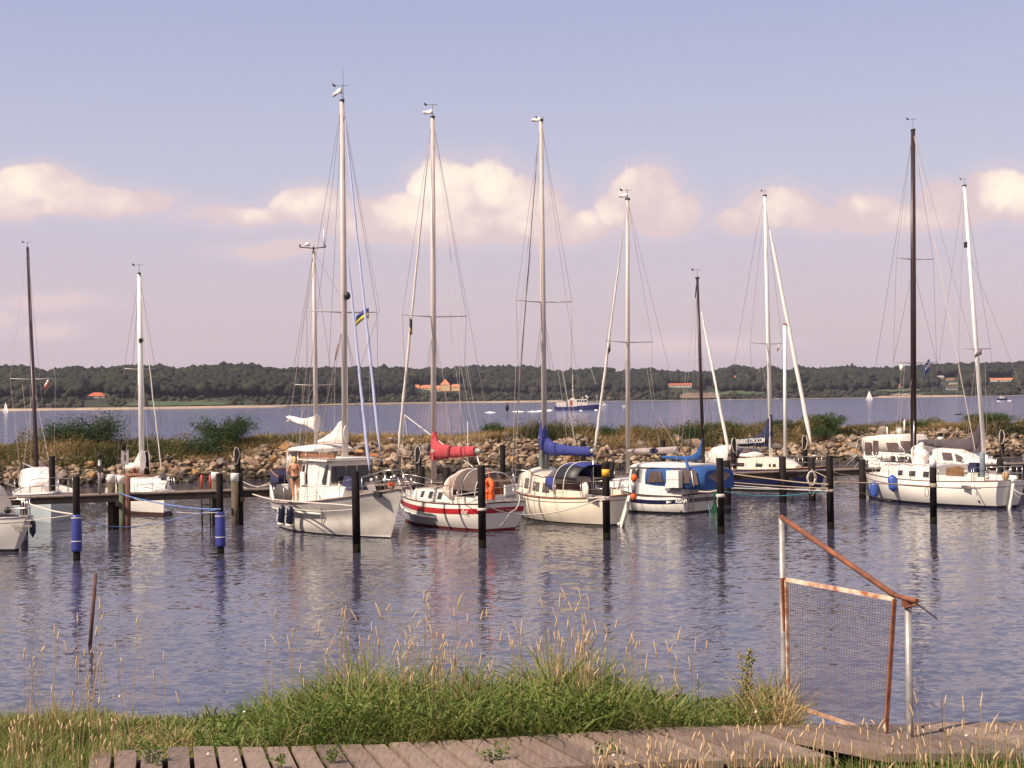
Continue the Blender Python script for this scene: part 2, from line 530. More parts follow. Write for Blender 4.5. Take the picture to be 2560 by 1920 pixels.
def build_far_shore():
    m = mat('hill_ground', (0.035, 0.045, 0.018), 0.9, var=0.2, scale=0.02)
    cols = list(range(-700, 3301, 40)); ts = [-0.06, 0, 0.02, 0.06, 0.12, 0.2, 0.35, 0.5, 0.7, 0.85, 1.0, 1.4, 3.0]
    vs = []
    for px in cols:
        for t in ts:
            if t <= 1.0: vs.append(hill_point(px, t))
            else:
                p = hill_point(px, 1.0); D = interp(px, SHORE) + RDEP * t; q = at(px, 1000, D)
                vs.append((q.x, q.y, p.z * (0.9 if t < 2 else 0.5)))
    n = len(ts)
    fs = [(i * n + j, (i + 1) * n + j, (i + 1) * n + j + 1, i * n + j + 1) for i in range(len(cols) - 1) for j in range(n - 1)]
    mb = MB().add(vs, fs, True)
    tag(mb.make('hills', m), kind='structure')
    # sand strip along the water
    ms = mat('beach_sand', (0.40, 0.30, 0.21), 0.9, var=0.12, scale=0.05)
    vs = []
    bcols = list(range(-700, 3301, 20))
    for px in bcols:
        w = 0.018 if px < 900 else (0.012 if (px < 1420 or 2190 < px < 2420) else 0.004)
        for t, dz in ((0.0, 0.0), (0.004, 0.9 if w > .005 else .2), (w, 2.0 if w > .005 else .3), (w + .004, -0.5)):
            D = interp(px, SHORE) - 3 + RDEP * t
            q = at(px, 1000, D); vs.append((q.x, q.y, dz * (1.0 if px < 900 else 1.1)))
    fs = [(i * 4 + j, (i + 1) * 4 + j, (i + 1) * 4 + j + 1, i * 4 + j + 1) for i in range(len(bcols) - 1) for j in range(3)]
    tag(MB().add(vs, fs, True).make('beach', ms), kind='structure')
    # bare earth and meadow patches on the slope
    for nm, px, t, w, h, c in (('earth_slope', 1752, .13, 55, .17, (0.21, 0.14, 0.09)), ('earth_slope', 2265, .08, 40, .05, (0.42, 0.30, 0.2)),
                               ('meadow', 2012, .42, 20, .12, (0.10, 0.13, 0.035)), ('meadow', 1856, .17, 60, .08, (0.07, 0.10, 0.03)),
                               ('meadow', 1430, .30, 16, .07, (0.14, 0.14, 0.05)), ('earth_slope', 1536, .10, 20, .03, (0.3, 0.2, 0.09)),
                               ('meadow', 2250, .2, 60, .07, (0.09, 0.10, 0.035)), ('meadow', 440, .1, 130, .08, (0.065, 0.095, 0.03))):
        mm = mat(nm + '_%d' % px, c, 0.9, var=0.15, scale=0.08)
        vs = []
        for j in range(5):
            for i in range(9):
                a = (i / 8 - .5) * 2; bb = (j / 4 - .5) * 2
                k = math.sqrt(max(0, 1 - bb * bb * .6))
                p = hill_point(px + a * w * k, max(0.01, t + bb * h * .5 + .015 * math.sin(i * 2.1))); p.z += 1.6
                vs.append(p)
        fs = [(j * 9 + i, j * 9 + i + 1, j * 9 + i + 10, j * 9 + i + 9) for j in range(4) for i in range(8)]
        tag(MB().add(vs, fs, True).make(nm, mm), kind='structure')
    # the wood: thousands of crowns in one mass
    bm = bmesh.new(); bmesh.ops.create_icosphere(bm, subdivisions=1, radius=1.0)
    iv = np.array([v.co[:] for v in bm.verts]); ifc = np.array([[v.index for v in f.verts] for f in bm.faces]); bm.free()
    clear = [(240, .22, 34, .2), (1095, .42, 72, .14), (1702, .36, 40, .14), (1770, .36, 18, .12), (1838, .52, 8, .1), (1885, .52, 12, .14),
             (1752, .13, 50, .16), (2012, .42, 16, .13), (1856, .17, 55, .06), (1430, .3, 12, .05), (2188, .33, 12, .2), (2248, .30, 12, .14),
             (2352, .47, 14, .08), (2378, .40, 26, .30), (2505, .47, 38, .10), (2265, .07, 45, .1), (2250, .19, 55, .05),
             (1536, .1, 20, .05), (2118, .5, 8, .06), (440, .1, 130, .06), (950, .2, 10, .08)]
    P, S, T = [], [], []
    for row in range(26):
        t0 = 0.055 + 0.94 * (row / 25) ** 0.9
        step = 6.2 if row > 3 else 7
        px = -300.0
        while px < 2900:
            px += step * rng.uniform(0.7, 1.3)
            t = t0 + rng.uniform(-0.02, 0.02)
            t = min(max(t, 0.035), 1.0)
            low = row < 4
            if any(abs(px - c[0]) < c[2] and abs(t - c[1]) < c[3] for c in clear): continue
            if low and 300 < px < 640 and rng.random() < 0.45: continue
            p = hill_point(px, t)
            r = (rng.uniform(4.2, 7.6) if not low else rng.uniform(2.2, 4.6)) * (1.0 if px > 850 else .85)
            if rng.random() < .06: r *= 1.25
            zc = p.z + (13.5 - r * 0.75 if not low else r * 0.5) + rng.uniform(-3.5, 1.5)
            # nothing may stand in front of the houses
            D_ = p.y; topy = 996 - 0.01309 * (px - 1280) - (zc + r * .85 - 5.1) * FPX / D_
            for hx, hy, hw, ht in HOUSES:
                if abs(px - hx) < hw / 2 + r * FPX / D_ * .6 and topy < hy + 3 and t < ht:
                    zc -= (hy + 3 - topy) * D_ / FPX
            P.append((p.x, p.y, zc))
            S.append(r)
            big = mnoise.noise(Vector((px * 0.012, t * 5, 0)))
            T.append(np.clip(0.36 + 0.45 * big + rng.normal() * 0.16 + (0.25 if low else 0), 0, 1))
    P = np.array(P); S = np.array(S); T = np.array(T); n = len(P)
    V = np.repeat(iv[None], n, 0)
    rad = 1 + 0.20 * np.sin(iv[None, :, 0] * 4.2 + rng.uniform(0, 9, (n, 1))) * np.cos(iv[None, :, 2] * 4 + rng.uniform(0, 9, (n, 1))) + rng.normal(size=(n, len(iv))) * 0.20
    V = V * rad[..., None] * S[:, None, None] * np.array([1, 1, 0.88]) + P[:, None]
    F = (np.arange(n)[:, None, None] * len(iv) + ifc[None]).reshape(-1, 3)
    m = tint_mat('far_foliage', [(0.0, (0.015, 0.018, 0.013)), (0.45, (0.022, 0.025, 0.015)), (0.75, (0.034, 0.036, 0.018)), (1.0, (0.056, 0.050, 0.024))], 0.9, 0.0)
    vt = np.clip(np.repeat(T, len(iv)) + rng.normal(size=n * len(iv)) * 0.16, 0, 1)
    np_obj('wood', V.reshape(-1, 3), F, m, vt, smooth=True, kind='stuff')


build_far_shore()

WHITE_WALL = mat('lime_wall', (0.78, 0.70, 0.6), 0.8, var=0.05, scale=0.4)
YEL_WALL = mat('yellow_wall', (0.68, 0.46, 0.24), 0.8, var=0.05, scale=0.4)
GREY_WALL = mat('grey_wall', (0.42, 0.38, 0.36), 0.8, var=0.05, scale=0.4)
RED_ROOF = mat('red_tile_roof', (0.50, 0.12, 0.06), 0.8, var=0.12, scale=0.6)
ORANGE_ROOF = mat('orange_tile_roof', (0.62, 0.22, 0.11), 0.8, var=0.1, scale=0.6)
DARK_ROOF = mat('dark_roof', (0.12, 0.09, 0.09), 0.8, scale=0.6)
PANE = mat('dark_pane', (0.02, 0.025, 0.03), 0.1, var=0.0)


def gable(mb_w, mb_r, c, w, d, h, rh, hip=0.0, rz=0.0):
    M = Matrix.Rotation(rz, 3, 'Z'); c = Vector(c)
    mb_w.box(c + Vector((0, 0, h / 2)), (w, d, h), rz)
    def P(x, y, z): return c + M @ Vector((x, y, z))
    e = 0.4
    a = [P(-w / 2 - e, -d / 2 - e, h), P(w / 2 + e, -d / 2 - e, h), P(w / 2 + e, d / 2 + e, h), P(-w / 2 - e, d / 2 + e, h),
         P(-w / 2 - e + hip, 0, h + rh), P(w / 2 + e - hip, 0, h + rh)]
    mb_r.add(a, [(0, 1, 5, 4), (2, 3, 4, 5), (0, 4, 3), (1, 2, 5), (0, 3, 2, 1)])


def house(name, label, px, py, wpx, wall, roof, hpx=6, rpx=4, t=None, cat='house', wins=3, hip=0.0, group='houses on the far shore', wings=()):
    """stands where the ray through (px, py = foot of its wall) meets the slope"""
    best = min((abs(at(px, py, interp(px, SHORE) + RDEP * tt).z - hill_z(px, tt)), tt) for tt in np.linspace(0.04, 0.95, 60))[1]
    D = interp(px, SHORE) + RDEP * best
    q = at(px, py, D); s = D / FPX
    root = empty(name, (q.x, q.y, q.z))
    tag(root, label, cat, group)
    W, Rf = MB(), MB()
    w, h, rh = wpx * s, hpx * s, rpx * s
    W.box((0, 4, -4), (w, 8, 8))
    gable(W, Rf, (0, 4, 0), w, 8, h, rh, hip * s)
    for dx, ww, hh, r2, hp in wings:
        gable(W, Rf, (dx * s, 3, 0), ww * s, 9, hh * s, r2 * s, hp * s)
    W.make('wall', wall, root); Rf.make('roof', roof, root)
    for i in range(wins):
        x = (i + .5) / wins * w - w / 2
        MB().box((x, -0.06, h * .55), (min(1.6, w / wins * .45), 0.1, h * .45)).make('window', PANE, root)
    return root


house('red_roofed_farmhouse', 'red hip roofed house among trees near the left beach', 240, 996, 44, GREY_WALL, RED_ROOF, 6, 9, wins=2, hip=14)
house('villa', 'large yellow villa with orange pyramid tower roof and red roofed wings', 1095, 978, 128, YEL_WALL, ORANGE_ROOF, 6, 8, wins=14, cat='villa',
      wings=((18, 24, 16, 14, 12), (-52, 12, 9, 8, 2), (44, 20, 10, 7, 3), (-28, 24, 8, 8, 2)), group=None)
house('long_house', 'long low white house with a bright red roof on the slope', 1702, 968, 66, WHITE_WALL, RED_ROOF, 5.5, 4.5, wins=9)
house('brown_house', 'orange roofed house half hidden by trees right of the long white house', 1770, 962, 22, GREY_WALL, ORANGE_ROOF, 3, 7, wins=2)
house('cottage', 'tiny red roofed cottage high in the wood', 1839, 947, 8, YEL_WALL, ORANGE_ROOF, 3, 5, wins=1)
house('tall_house', 'narrow orange roofed house standing high in the wood left of the white sloping sail', 1885, 951, 11, WHITE_WALL, ORANGE_ROOF, 5, 6, wins=1)
house('white_house', 'small white house above the white sailing boat', 2188, 967, 9, WHITE_WALL, DARK_ROOF, 8, 5, wins=2)
house('red_cabin', 'small red gabled cabin above the sandy bank', 2249, 969, 9, WHITE_WALL, RED_ROOF, 3, 7, wins=1)
house('bright_house', 'bright white house on the hill left of the housing row', 2352, 946, 16, WHITE_WALL, GREY_WALL, 4, 3, wins=2)
house('pink_house', 'low pinkish house beside the bright white one', 2378, 951, 18, GREY_WALL, ORANGE_ROOF, 3, 2, wins=2)
house('grey_block', 'grey stepped house above the shore boats', 2382, 975, 26, GREY_WALL, DARK_ROOF, 6, 3, wins=4)
house('pale_house', 'pale house over the grey stepped house', 2385, 963, 18, YEL_WALL, GREY_WALL, 4, 2, wins=3)
house('grey_cottage', 'little grey cottage left of the grey stepped house', 2354, 968, 11, GREY_WALL, DARK_ROOF, 6, 3, wins=1)
house('terrace_row', 'row of joined houses with pale orange roofs at far right', 2503, 954, 66, WHITE_WALL, ORANGE_ROOF, 4, 5, wins=8, wings=((-18, 16, 5, 4, 2), (14, 16, 4, 4, 2)))
house('white_villa', 'tiny pale villa in the wood near the left sail of the sloop', 2118, 947, 7, WHITE_WALL, GREY_WALL, 4, 3, wins=1)
house('hill_cottage', 'tiny red roof just under the skyline behind the patrol ship', 1464, 942, 6, GREY_WALL, ORANGE_ROOF, 2, 3, wins=1)
house('beach_hut', 'dark red hut on the left beach', 120, 1019, 10, mat('hut_red', (0.3, 0.06, 0.05), .8), DARK_ROOF, 6, 3, wins=1)

# ================================================================== BREAKWATER
BW0, BWS = 104.4, 0.34            # near waterline: Y = BW0 + BWS * X
BWN = Vector((-BWS, 1, 0)).normalized()
BWT = Vector((1, BWS, 0)).normalized()


def bw_px(X):
    return 1280 + X / (BW0 + BWS * X) * FPX


def bw_prof(X, v):
    crest = 2.3 + 0.15 * math.sin(X * 0.4) + 0.12 * math.sin(X * 1.1 + 1)
    return interp(v, [(-3, -1.2), (0, -0.05), (1.0, 0.75), (3.0, crest * .82), (4.6, crest), (8, crest - 0.1), (11, 0.8), (13, -0.6), (16, -1.5)])


def bwp(X, v, dz=0.0):
    b = Vector((X, BW0 + BWS * X, 0)) + BWN * v
    return Vector((b.x, b.y, bw_prof(X, v) + dz))


def build_breakwater():
    root = empty('breakwater', (0, 104.4, 0)); tag(root, kind='structure')
    inv = Vector((0, 104.4, 0))
    m = mat('rubble_soil', (0.085, 0.068, 0.04), 0.95, var=0.2, scale=1.2, bump=0.5)
    xs = np.arange(-75, 80, 0.8); vsn = [-3, -1, 0, 0.5, 1.0, 2, 3, 4, 4.6, 6, 8, 9.5, 11, 13, 16]
    vs = [bwp(x, v, rng.uniform(-.08, .08)) - inv for x in xs for v in vsn]
    n = len(vsn)
    fs = [(i * n + j, (i + 1) * n + j, (i + 1) * n + j + 1, i * n + j + 1) for i in range(len(xs) - 1) for j in range(n - 1)]
    MB().add(vs, fs, True).make('mound', m, root)
    # stones
    sm = []
    for i, (c, c2) in enumerate((((0.30, 0.195, 0.125), (0.16, 0.105, 0.07)), ((0.23, 0.18, 0.145), (0.11, 0.095, 0.075)),
                                 ((0.38, 0.285, 0.205), (0.22, 0.16, 0.11)), ((0.44, 0.23, 0.08), (0.22, 0.13, 0.06)),
                                 ((0.24, 0.18, 0.14), (0.14, 0.11, 0.09)))):
        sm.append(mat('stone_%d' % i, c, 0.85, col2=c2, scale=2.2, bump=0.35))
    wet = mat('wet_stone', (0.075, 0.052, 0.035), 0.5, col2=(0.035, 0.027, 0.02), scale=2.0, bump=0.3)
    sm.append(wet)
    meshes = []
    for k in range(8):
        bm = bmesh.new(); bmesh.ops.create_icosphere(bm, subdivisions=2, radius=0.5)
        for v in bm.verts:
            nn = mnoise.noise(v.co * 2.1 + Vector((k * 7, 0, 0))) * 0.55 + mnoise.noise(v.co * 4.5 + Vector((0, k * 5, 0))) * .16
            v.co *= (1 + nn)
            q = v.co.copy()
            rr = random.Random(k)
            for _ in range(9):
                a = Vector((rr.gauss(0, 1), rr.gauss(0, 1), rr.gauss(0, 1))).normalized(); dd = q.dot(a)
                lim = rr.uniform(.27, .38)
                if dd > lim: q -= a * (dd - lim) * .92
            v.co = q
        for mi, mm in enumerate(sm):
            me = bpy.data.meshes.new('stone'); bm.to_mesh(me); me.materials.append(mm)
            me.polygons.foreach_set('use_smooth', [False] * len(me.polygons))
            meshes.append((k, mi, me))
        bm.free()
    tab = {(k, mi): me for k, mi, me in meshes}
    cand = []
    X = -34.0
    while X < 46:
        X += 0.29
        px = bw_px(X)
        if px < -60 or px > 2640: continue
        vmax = interp(px, [(0, 2.0), (250, 1.7), (420, 2.4), (640, 2.4), (760, 4.0), (1300, 4.2), (1450, 3.8), (1560, 2.5), (2050, 2.4), (2150, 3.8), (2560, 4.0)])
        vmax += .7 * mnoise.noise(Vector((X * .5, 0, 4)))
        v = -0.35
        while v < vmax:
            v += 0.33 * rng.uniform(0.8, 1.2)
            s = float(np.clip(rng.lognormal(-0.95, 0.42), 0.18, 1.1))
            if v < 0.3: s *= 1.15
            cand.append((s, X + rng.uniform(-.2, .2), v))
    # front-most large stones are parts; the rest is one mass
    cand.sort(key=lambda c: -c[0])
    named = cand[:290]; rest = cand[290:]
    for s, X, v in named:
        p = bwp(X, v) - inv
        mi = int(rng.choice(5, p=(.28, .24, .24, .12, .12)))
        if p.z < 0.32: mi = 5
        o = bpy.data.objects.new('stone', tab[(int(rng.integers(8)), mi)])
        COL.objects.link(o); o.parent = root
        o.location = (p.x, p.y, p.z + s * .12)
        o.rotation_euler = tuple(rng.uniform(-.5, .5, 2)) + (rng.uniform(0, 6.28),)
        o.scale = (s * 1.15, s * .95, s * rng.uniform(.62, .85))
    base = {}
    for k in range(8):
        me = tab[(k, 0)]
        base[k] = (np.array([v.co[:] for v in me.vertices]), np.array([p.vertices[:] for p in me.polygons]))
    Vs, Fs, Ts, off = [], [], [], 0
    for s, X, v in rest:
        p = bwp(X, v) - inv
        bv, bf = base[int(rng.integers(8))]
        a = rng.uniform(0, 6.28); ca, sa = math.cos(a), math.sin(a)
        q = bv * np.array([s * 1.15, s * .95, s * rng.uniform(.6, .85)])
        q = np.stack([q[:, 0] * ca - q[:, 1] * sa, q[:, 0] * sa + q[:, 1] * ca, q[:, 2]], 1) + np.array([p.x, p.y, p.z + s * .1])
        Vs.append(q); Fs.append(bf + off); off += len(q)
        tv = rng.uniform(0.12, 1.0) if p.z > 0.32 else 0.0
        Ts.append(np.full(len(q), tv))
    m = tint_mat('small_stone', [(0.0, (0.05, 0.038, 0.026)), (0.11, (0.05, 0.038, 0.026)), (0.14, (0.13, 0.10, 0.075)), (0.4, (0.25, 0.165, 0.10)), (0.7, (0.30, 0.22, 0.15)), (1.0, (0.40, 0.30, 0.21))], 0.85, 0.0)
    np_obj('small_stones', np.concatenate(Vs), np.concatenate(Fs), m, np.concatenate(Ts), root, False, 'stuff')
    return root


build_breakwater()

SCRUB = tint_mat('scrub_leaf', [(0.0, (0.035, 0.050, 0.018)), (0.3, (0.08, 0.088, 0.030)), (0.55, (0.155, 0.135, 0.048)), (0.8, (0.29, 0.20, 0.085)), (1.0, (0.40, 0.28, 0.14))], 0.8)
BUSH_D = tint_mat('bush_dark', [(0.0, (0.028, 0.052, 0.018)), (0.6, (0.052, 0.085, 0.026)), (1.0, (0.10, 0.125, 0.04))], 0.7)
BUSH_L = tint_mat('bush_light', [(0.0, (0.035, 0.060, 0.012)), (0.6, (0.065, 0.10, 0.022)), (1.0, (0.12, 0.15, 0.035))], 0.7)
STEM = mat('woody_stem', (0.09, 0.065, 0.04), 0.9)


def build_scrub():
    n = 66000
    X = rng.uniform(-36, 48, n); px = np.array([bw_px(x) for x in X])
    v0 = np.interp(px, [0, 250, 420, 640, 720, 1000, 1350, 1500, 1560, 2050, 2150, 2440, 2500, 2600], [1.5, 1.3, 2.0, 2.0, 3.1, 3.5, 3.4, 3.0, 1.9, 1.9, 3.2, 3.4, 2.6, 2.4])
    v = v0 + rng.uniform(0, 1, n) ** 1.5 * (10 - v0)
    hm = np.interp(px, [0, 180, 300, 450, 620, 700, 800, 1000, 1330, 1400, 1500, 1650, 2100, 2150, 2200, 2440, 2560], [1.2, 1.3, 1.35, 1.05, 1.0, .7, .6, .55, .6, 1.0, 1.2, 1.3, 1.25, 1.0, .75, .8, 1.3])
    pn = np.array([mnoise.noise(Vector((x * .45, vv * .5, 0))) for x, vv in zip(X, v)])
    p2 = np.array([mnoise.noise(Vector((x * .16, vv * .3, 9))) for x, vv in zip(X, v)])
    h = hm * (0.55 + 0.9 * np.clip(pn + .35, 0, 1)) * rng.uniform(.5, 1.1, n)
    base = np.array([tuple(bwp(x, vv)) for x, vv in zip(X, v)])
    base[:, 2] -= .05
    dry = np.interp(px, [0, 300, 420, 600, 700, 1400, 2000, 2150, 2200, 2560], [.48, .42, .6, .55, .62, .62, .42, .5, .68, .45])
    T = np.clip(dry + .10 + p2 * .9 + rng.normal(size=n) * .15, 0, 1)
    h *= np.interp(px, [0, 600, 700, 1400, 1500], [.62, .62, 1.35, 1.5, .8])
    o = blades(n, base, h, rng.uniform(.035, .075, n), rng.uniform(.2, 1.3, n), T, 'tall_dry_grass', SCRUB, seg=2)
    tag(o, 'tall dry grass and weeds growing along the top of the stone breakwater', 'scrub')
    # leafy weeds in between
    n = 110000
    X = rng.uniform(-36, 48, n); px = np.array([bw_px(x) for x in X])
    keep = (px < 660) | (px > 1380); X = X[keep]; px = px[keep]; n = len(X)
    v0 = np.interp(px, [0, 250, 420, 640, 1380, 1500, 1560, 2050, 2150, 2440, 2560], [1.4, 1.3, 2.1, 2.1, 4, 3.2, 1.6, 1.6, 3.6, 4.0, 2.4])
    v = v0 + rng.uniform(0, 1, n) * 4.5
    pn = np.array([mnoise.noise(Vector((x * .55 + 30, vv * .6, 3))) for x, vv in zip(X, v)])
    keep = pn > -0.05; X, v, pn, px = X[keep], v[keep], pn[keep], px[keep]; n = len(X)
    base = np.array([tuple(bwp(x, vv)) for x, vv in zip(X, v)])
    base[:, 2] += rng.uniform(0, 1, n) ** .8 * (0.35 + 1.25 * np.clip(pn * 2, 0, 1)) * np.interp(px, [0, 650, 1380, 2100, 2200, 2560], [.85, .7, .9, .9, .4, .8])
    T = np.clip(.36 + pn * .5 + rng.normal(size=n) * .18, 0, 1)
    o = leaves(n, base, rng.uniform(.035, .09, n), T, 'leafy_weeds', SCRUB, kind='stuff')
    tag(o, 'leafy green weeds mixed into the breakwater grass', 'weeds')


build_scrub()


def bush(px, py_top, wpx, name, label, m, v=4.0, n=2600, willow=False, base_drop=0.0, group=None):
    """px centre and top in the picture, width in px"""
    X = 0.0
    for _ in range(12): X = (px - 1280) / FPX * (BW0 + BWS * X + v)
    p = bwp(X, v)
    top = at(px, py_top, p.y)
    H = top.z - p.z; Wd = wpx * 1.3 / FPX * p.y; n = int(n * 1.5)
    root = empty(name, p); tag(root, label, 'bush', group)
    ns = 26 if willow else 12
    st = MB(); P, Sz, T = [], [], []
    for i in range(ns):
        a = rng.uniform(0, 6.28); rr = rng.uniform(.1, 1) ** .6
        tip = Vector((math.cos(a) * rr * Wd / 2, math.sin(a) * rr * Wd / 2 * .8, H * (1 - (.25 if willow else .5) * rr ** 2) * rng.uniform(.72, 1.0)))
        mid = Vector((tip.x * .35, tip.y * .35, tip.z * .55))
        st.tube([(tip.x * .1, tip.y * .1, -.1), mid, tip], [.035, .022, .008], 5)
        k = n // ns
        for j in range(k):
            t = rng.uniform(.12, 1)
            c = (mid * (t / .55) if t < .55 else mid.lerp(tip, (t - .55) / .45))
            sp = (0.16 if willow else .3) * Wd * (1.15 - t * (.75 if willow else .45)) * .55
            g = rng.normal(size=3) * sp
            c = c + Vector((g[0], g[1], g[2] * .8))
            if c.z < 0: c.z = abs(c.z) * .4
            P.append(tuple(c)); Sz.append(rng.uniform(.04, .09)); T.append(np.clip(.35 + .35 * mnoise.noise(c * 2.2) + .25 * (c.z / H - .5) * 0 + rng.normal() * .2, 0, 1))
    st.make('trunk', STEM, root)
    leaves(len(P), np.array(P), np.array(Sz), np.array(T), 'crown', m, root, upright=.2 if willow else 0)
    return root


G = 'bushes on the breakwater'
bush(300, 1028, 110, 'elder_bush', 'large dark green bush left of the white mast on the breakwater', BUSH_D, 5.0, 5200, group=G)
bush(222, 1052, 95, 'hedge_bush', 'broad olive bush left of the big dark one', BUSH_D, 5.2, 3600, group=G)
bush(612, 1036, 150, 'willow_bush', 'willow bush with long upright stems left of the ketch', BUSH_D, 4.2, 7000, willow=True, group=G)
bush(560, 1092, 110, 'low_bush', 'low dark bush at the foot of the willow', BUSH_D, 3.2, 3000, group=G)
bush(1293, 1058, 52, 'young_bush', 'small bright green bush between the red and the blue sail cover', BUSH_L, 5.2, 2000, group=G)
bush(1556, 1066, 46, 'round_bush', 'round dark bush right of the furled sail behind the blue cover', BUSH_D, 4.2, 2200, group=G)
bush(1770, 1072, 90, 'grey_green_bush', 'grey green bush behind the small black mast', BUSH_D, 3.6, 3000, group=G)
bush(1995, 1048, 85, 'feathery_bush', 'feathery bush between the upright pole and the white sloping sail', BUSH_D, 4.2, 3200, willow=True, group=G)
bush(2062, 1086, 80, 'low_grey_bush', 'low grey green bush right of the white sloping sail', BUSH_D, 3.0, 2600, group=G)
bush(2112, 1026, 100, 'bright_bush', 'tall bright green bush left of the white canopied boat', BUSH_L, 4.4, 4600, willow=True, group=G)
bush(2335, 1092, 60, 'small_bush', 'low green bush behind the grey sail cover', BUSH_L, 4.6, 1600, group=G)
bush(2522, 1034, 120, 'reed_bush', 'tall reed like green clump at the right edge', BUSH_L, 4.8, 6000, willow=True, group=G)

# ================================================================== NEAR BANK, BOARDWALK
WZ = 3.14                      # top of the boardwalk


def ground_z(x, y):
    if x > 1.75:
        z = 2.98 - max(0, y - 9.12) * 1.3
    else:
        z = 2.98 - max(0, y - (9.9 - 0.1 * x)) * 0.55 - max(0, y - 11) * .3
    return max(z, -1.5) + 0.03 * mnoise.noise(Vector((x * 1.3, y * 1.3, 0)))


def build_bank():
    xs = np.concatenate([np.arange(-40, -6, 2.0), np.arange(-6, 6, .2), np.arange(6, 41, 2.0)])
    ys = np.concatenate([[-10, -5, 0, 4], np.arange(6, 14, .2), [14, 15, 16, 18, 20]])
    vs = [(x, y, ground_z(x, y)) for y in ys for x in xs]
    n = len(xs)
    fs = [(j * n + i, j * n + i + 1, (j + 1) * n + i + 1, (j + 1) * n + i) for j in range(len(ys) - 1) for i in range(n - 1)]
    m = mat('bank_soil', (0.075, 0.062, 0.035), 0.95, col2=(0.05, 0.06, 0.02), scale=4, bump=.4)
    tag(MB().add(vs, fs, True).make('ground', m), kind='structure')


build_bank()
PLANK = [mat('plank_%d' % i, c, 0.8, col2=c2, scale=s, bump=.15, detail=8) for i, (c, c2, s) in enumerate((
    ((0.25, 0.18, 0.14), (0.13, 0.09, 0.07), 9), ((0.20, 0.145, 0.115), (0.10, 0.07, 0.055), 7), ((0.29, 0.215, 0.165), (0.16, 0.115, 0.09), 11)))]

for _m in PLANK:
    _N, _K = _m.node_tree.nodes, _m.node_tree.links
    _nz = [x for x in _N if x.type == 'TEX_NOISE'][0]; _tc = [x for x in _N if x.type == 'TEX_COORD'][0]
    _mp = _N.new('ShaderNodeMapping'); _mp.inputs['Scale'].default_value = (4.5, .55, 1)
    _K.new(_tc.outputs['Object'], _mp.inputs['Vector']); _K.new(_mp.outputs[0], _nz.inputs['Vector'])
    _nz.inputs['Roughness'].default_value = .7


def build_boardwalk():
    root = empty('boardwalk', (0, 8.5, WZ))
    tag(root, 'weathered wooden boardwalk of short cross planks running along the grassy bank', 'boardwalk')
    O = Vector((0, 8.5, WZ))
    def plank(a, b, c, d, th=.045):
        """a,b far edge, c,d near edge"""
        a, b, c, d = [Vector(p) - O for p in (a, b, c, d)]
        j = rng.uniform(-.004, .004)
        up = Vector((0, 0, j))
        mb = MB().prism([a + up, b + up, c + up, d + up], (0, 0, -th))
        mb.make('plank', PLANK[int(rng.integers(3))], root)
    # far and near edge as curves in plan
    far = [(-2.40, 8.55), (-1.9, 8.62), (-0.96, 8.72), (0, 8.83), (0.84, 8.94), (1.32, 9.04)]
    near = [(-2.22, 7.79), (-1.75, 7.84), (-0.88, 7.94), (0.0, 8.04), (1.0, 8.16), (1.72, 8.26)]
    N = 27
    def curve(pts, t):
        xs = np.linspace(0, 1, len(pts))
        L = [0]
        for i in range(1, len(pts)): L.append(L[-1] + math.dist(pts[i], pts[i - 1]))
        L = [l / L[-1] for l in L]
        return float(np.interp(t, L, [p[0] for p in pts])), float(np.interp(t, L, [p[1] for p in pts]))
    def zz(x): return WZ + .012 * math.sin(x * 2.3) + 0 * x
    for i in range(N):
        t0, t1 = i / N, (i + 1) / N
        g = .0034
        n0 = t0 + .02 * max(0, t0 - .75) * 4; n1 = t1 + .02 * max(0, t1 - .75) * 4
        fx0, fy0 = curve(far, t0 + g); fx1, fy1 = curve(far, t1 - g)
        nx0, ny0 = curve(near, min(1, t0 ** 1.03) + g); nx1, ny1 = curve(near, min(1, t1 ** 1.03) - g)
        e1, e2 = rng.uniform(-.018, .018, 2)
        plank((fx0, fy0 + e1, zz(fx0)), (fx1, fy1 + e1, zz(fx1)), (nx1, ny1 + e2, zz(nx1)), (nx0, ny0 + e2, zz(nx0)))
    # platform on the right: boards turn diagonally towards the steps
    d = Vector((0.66, -0.75, 0)).normalized()
    for i in range(17):
        f0 = Vector((1.335 + .245 * i, 9.05, WZ)); f1 = f0 + Vector((.222, 0, rng.uniform(-.006, .006)))
        L0 = 1.02 if i < 3 else (1.1 if i < 9 else 1.15)
        plank(f0, f1, f1 + d * L0, f0 + d * L0)
    nl = MB()
    for pl in [o for o in root.children]:
        vs = [Vector(v.co) for v in pl.data.vertices][:4]
        for t in (.14, .86):
            for u in (.25, .75):
                p = vs[0].lerp(vs[1], u).lerp(vs[3].lerp(vs[2], u), t)
                nl.lathe(p + Vector((0, 0, -.002)), [(.006, 0), (.006, .0035)], 6)
    nl.make('nail_heads', mat('nail_rust', (.05, .03, .025), .7), root)['kind'] = 'stuff'
    fr = MB()
    fr.box((-.75, -.62, -.12), (4.6, .06, .14), math.atan2(.51, 4.47))
    fr.box((-.95, .2, -.12), (4.3, .06, .14), math.atan2(.51, 4.27))
    fr.box((3.4, .5, -.12), (4.2, .05, .16))
    fr.make('joist', PLANK[1], root)


build_boardwalk()

GRASS = tint_mat('meadow_grass', [(0.0, (0.050, 0.090, 0.016)), (0.35, (0.125, 0.190, 0.038)), (0.6, (0.23, 0.255, 0.070)), (0.8, (0.34, 0.27, 0.12)), (1.0, (0.50, 0.36, 0.18))], 0.6, .3)


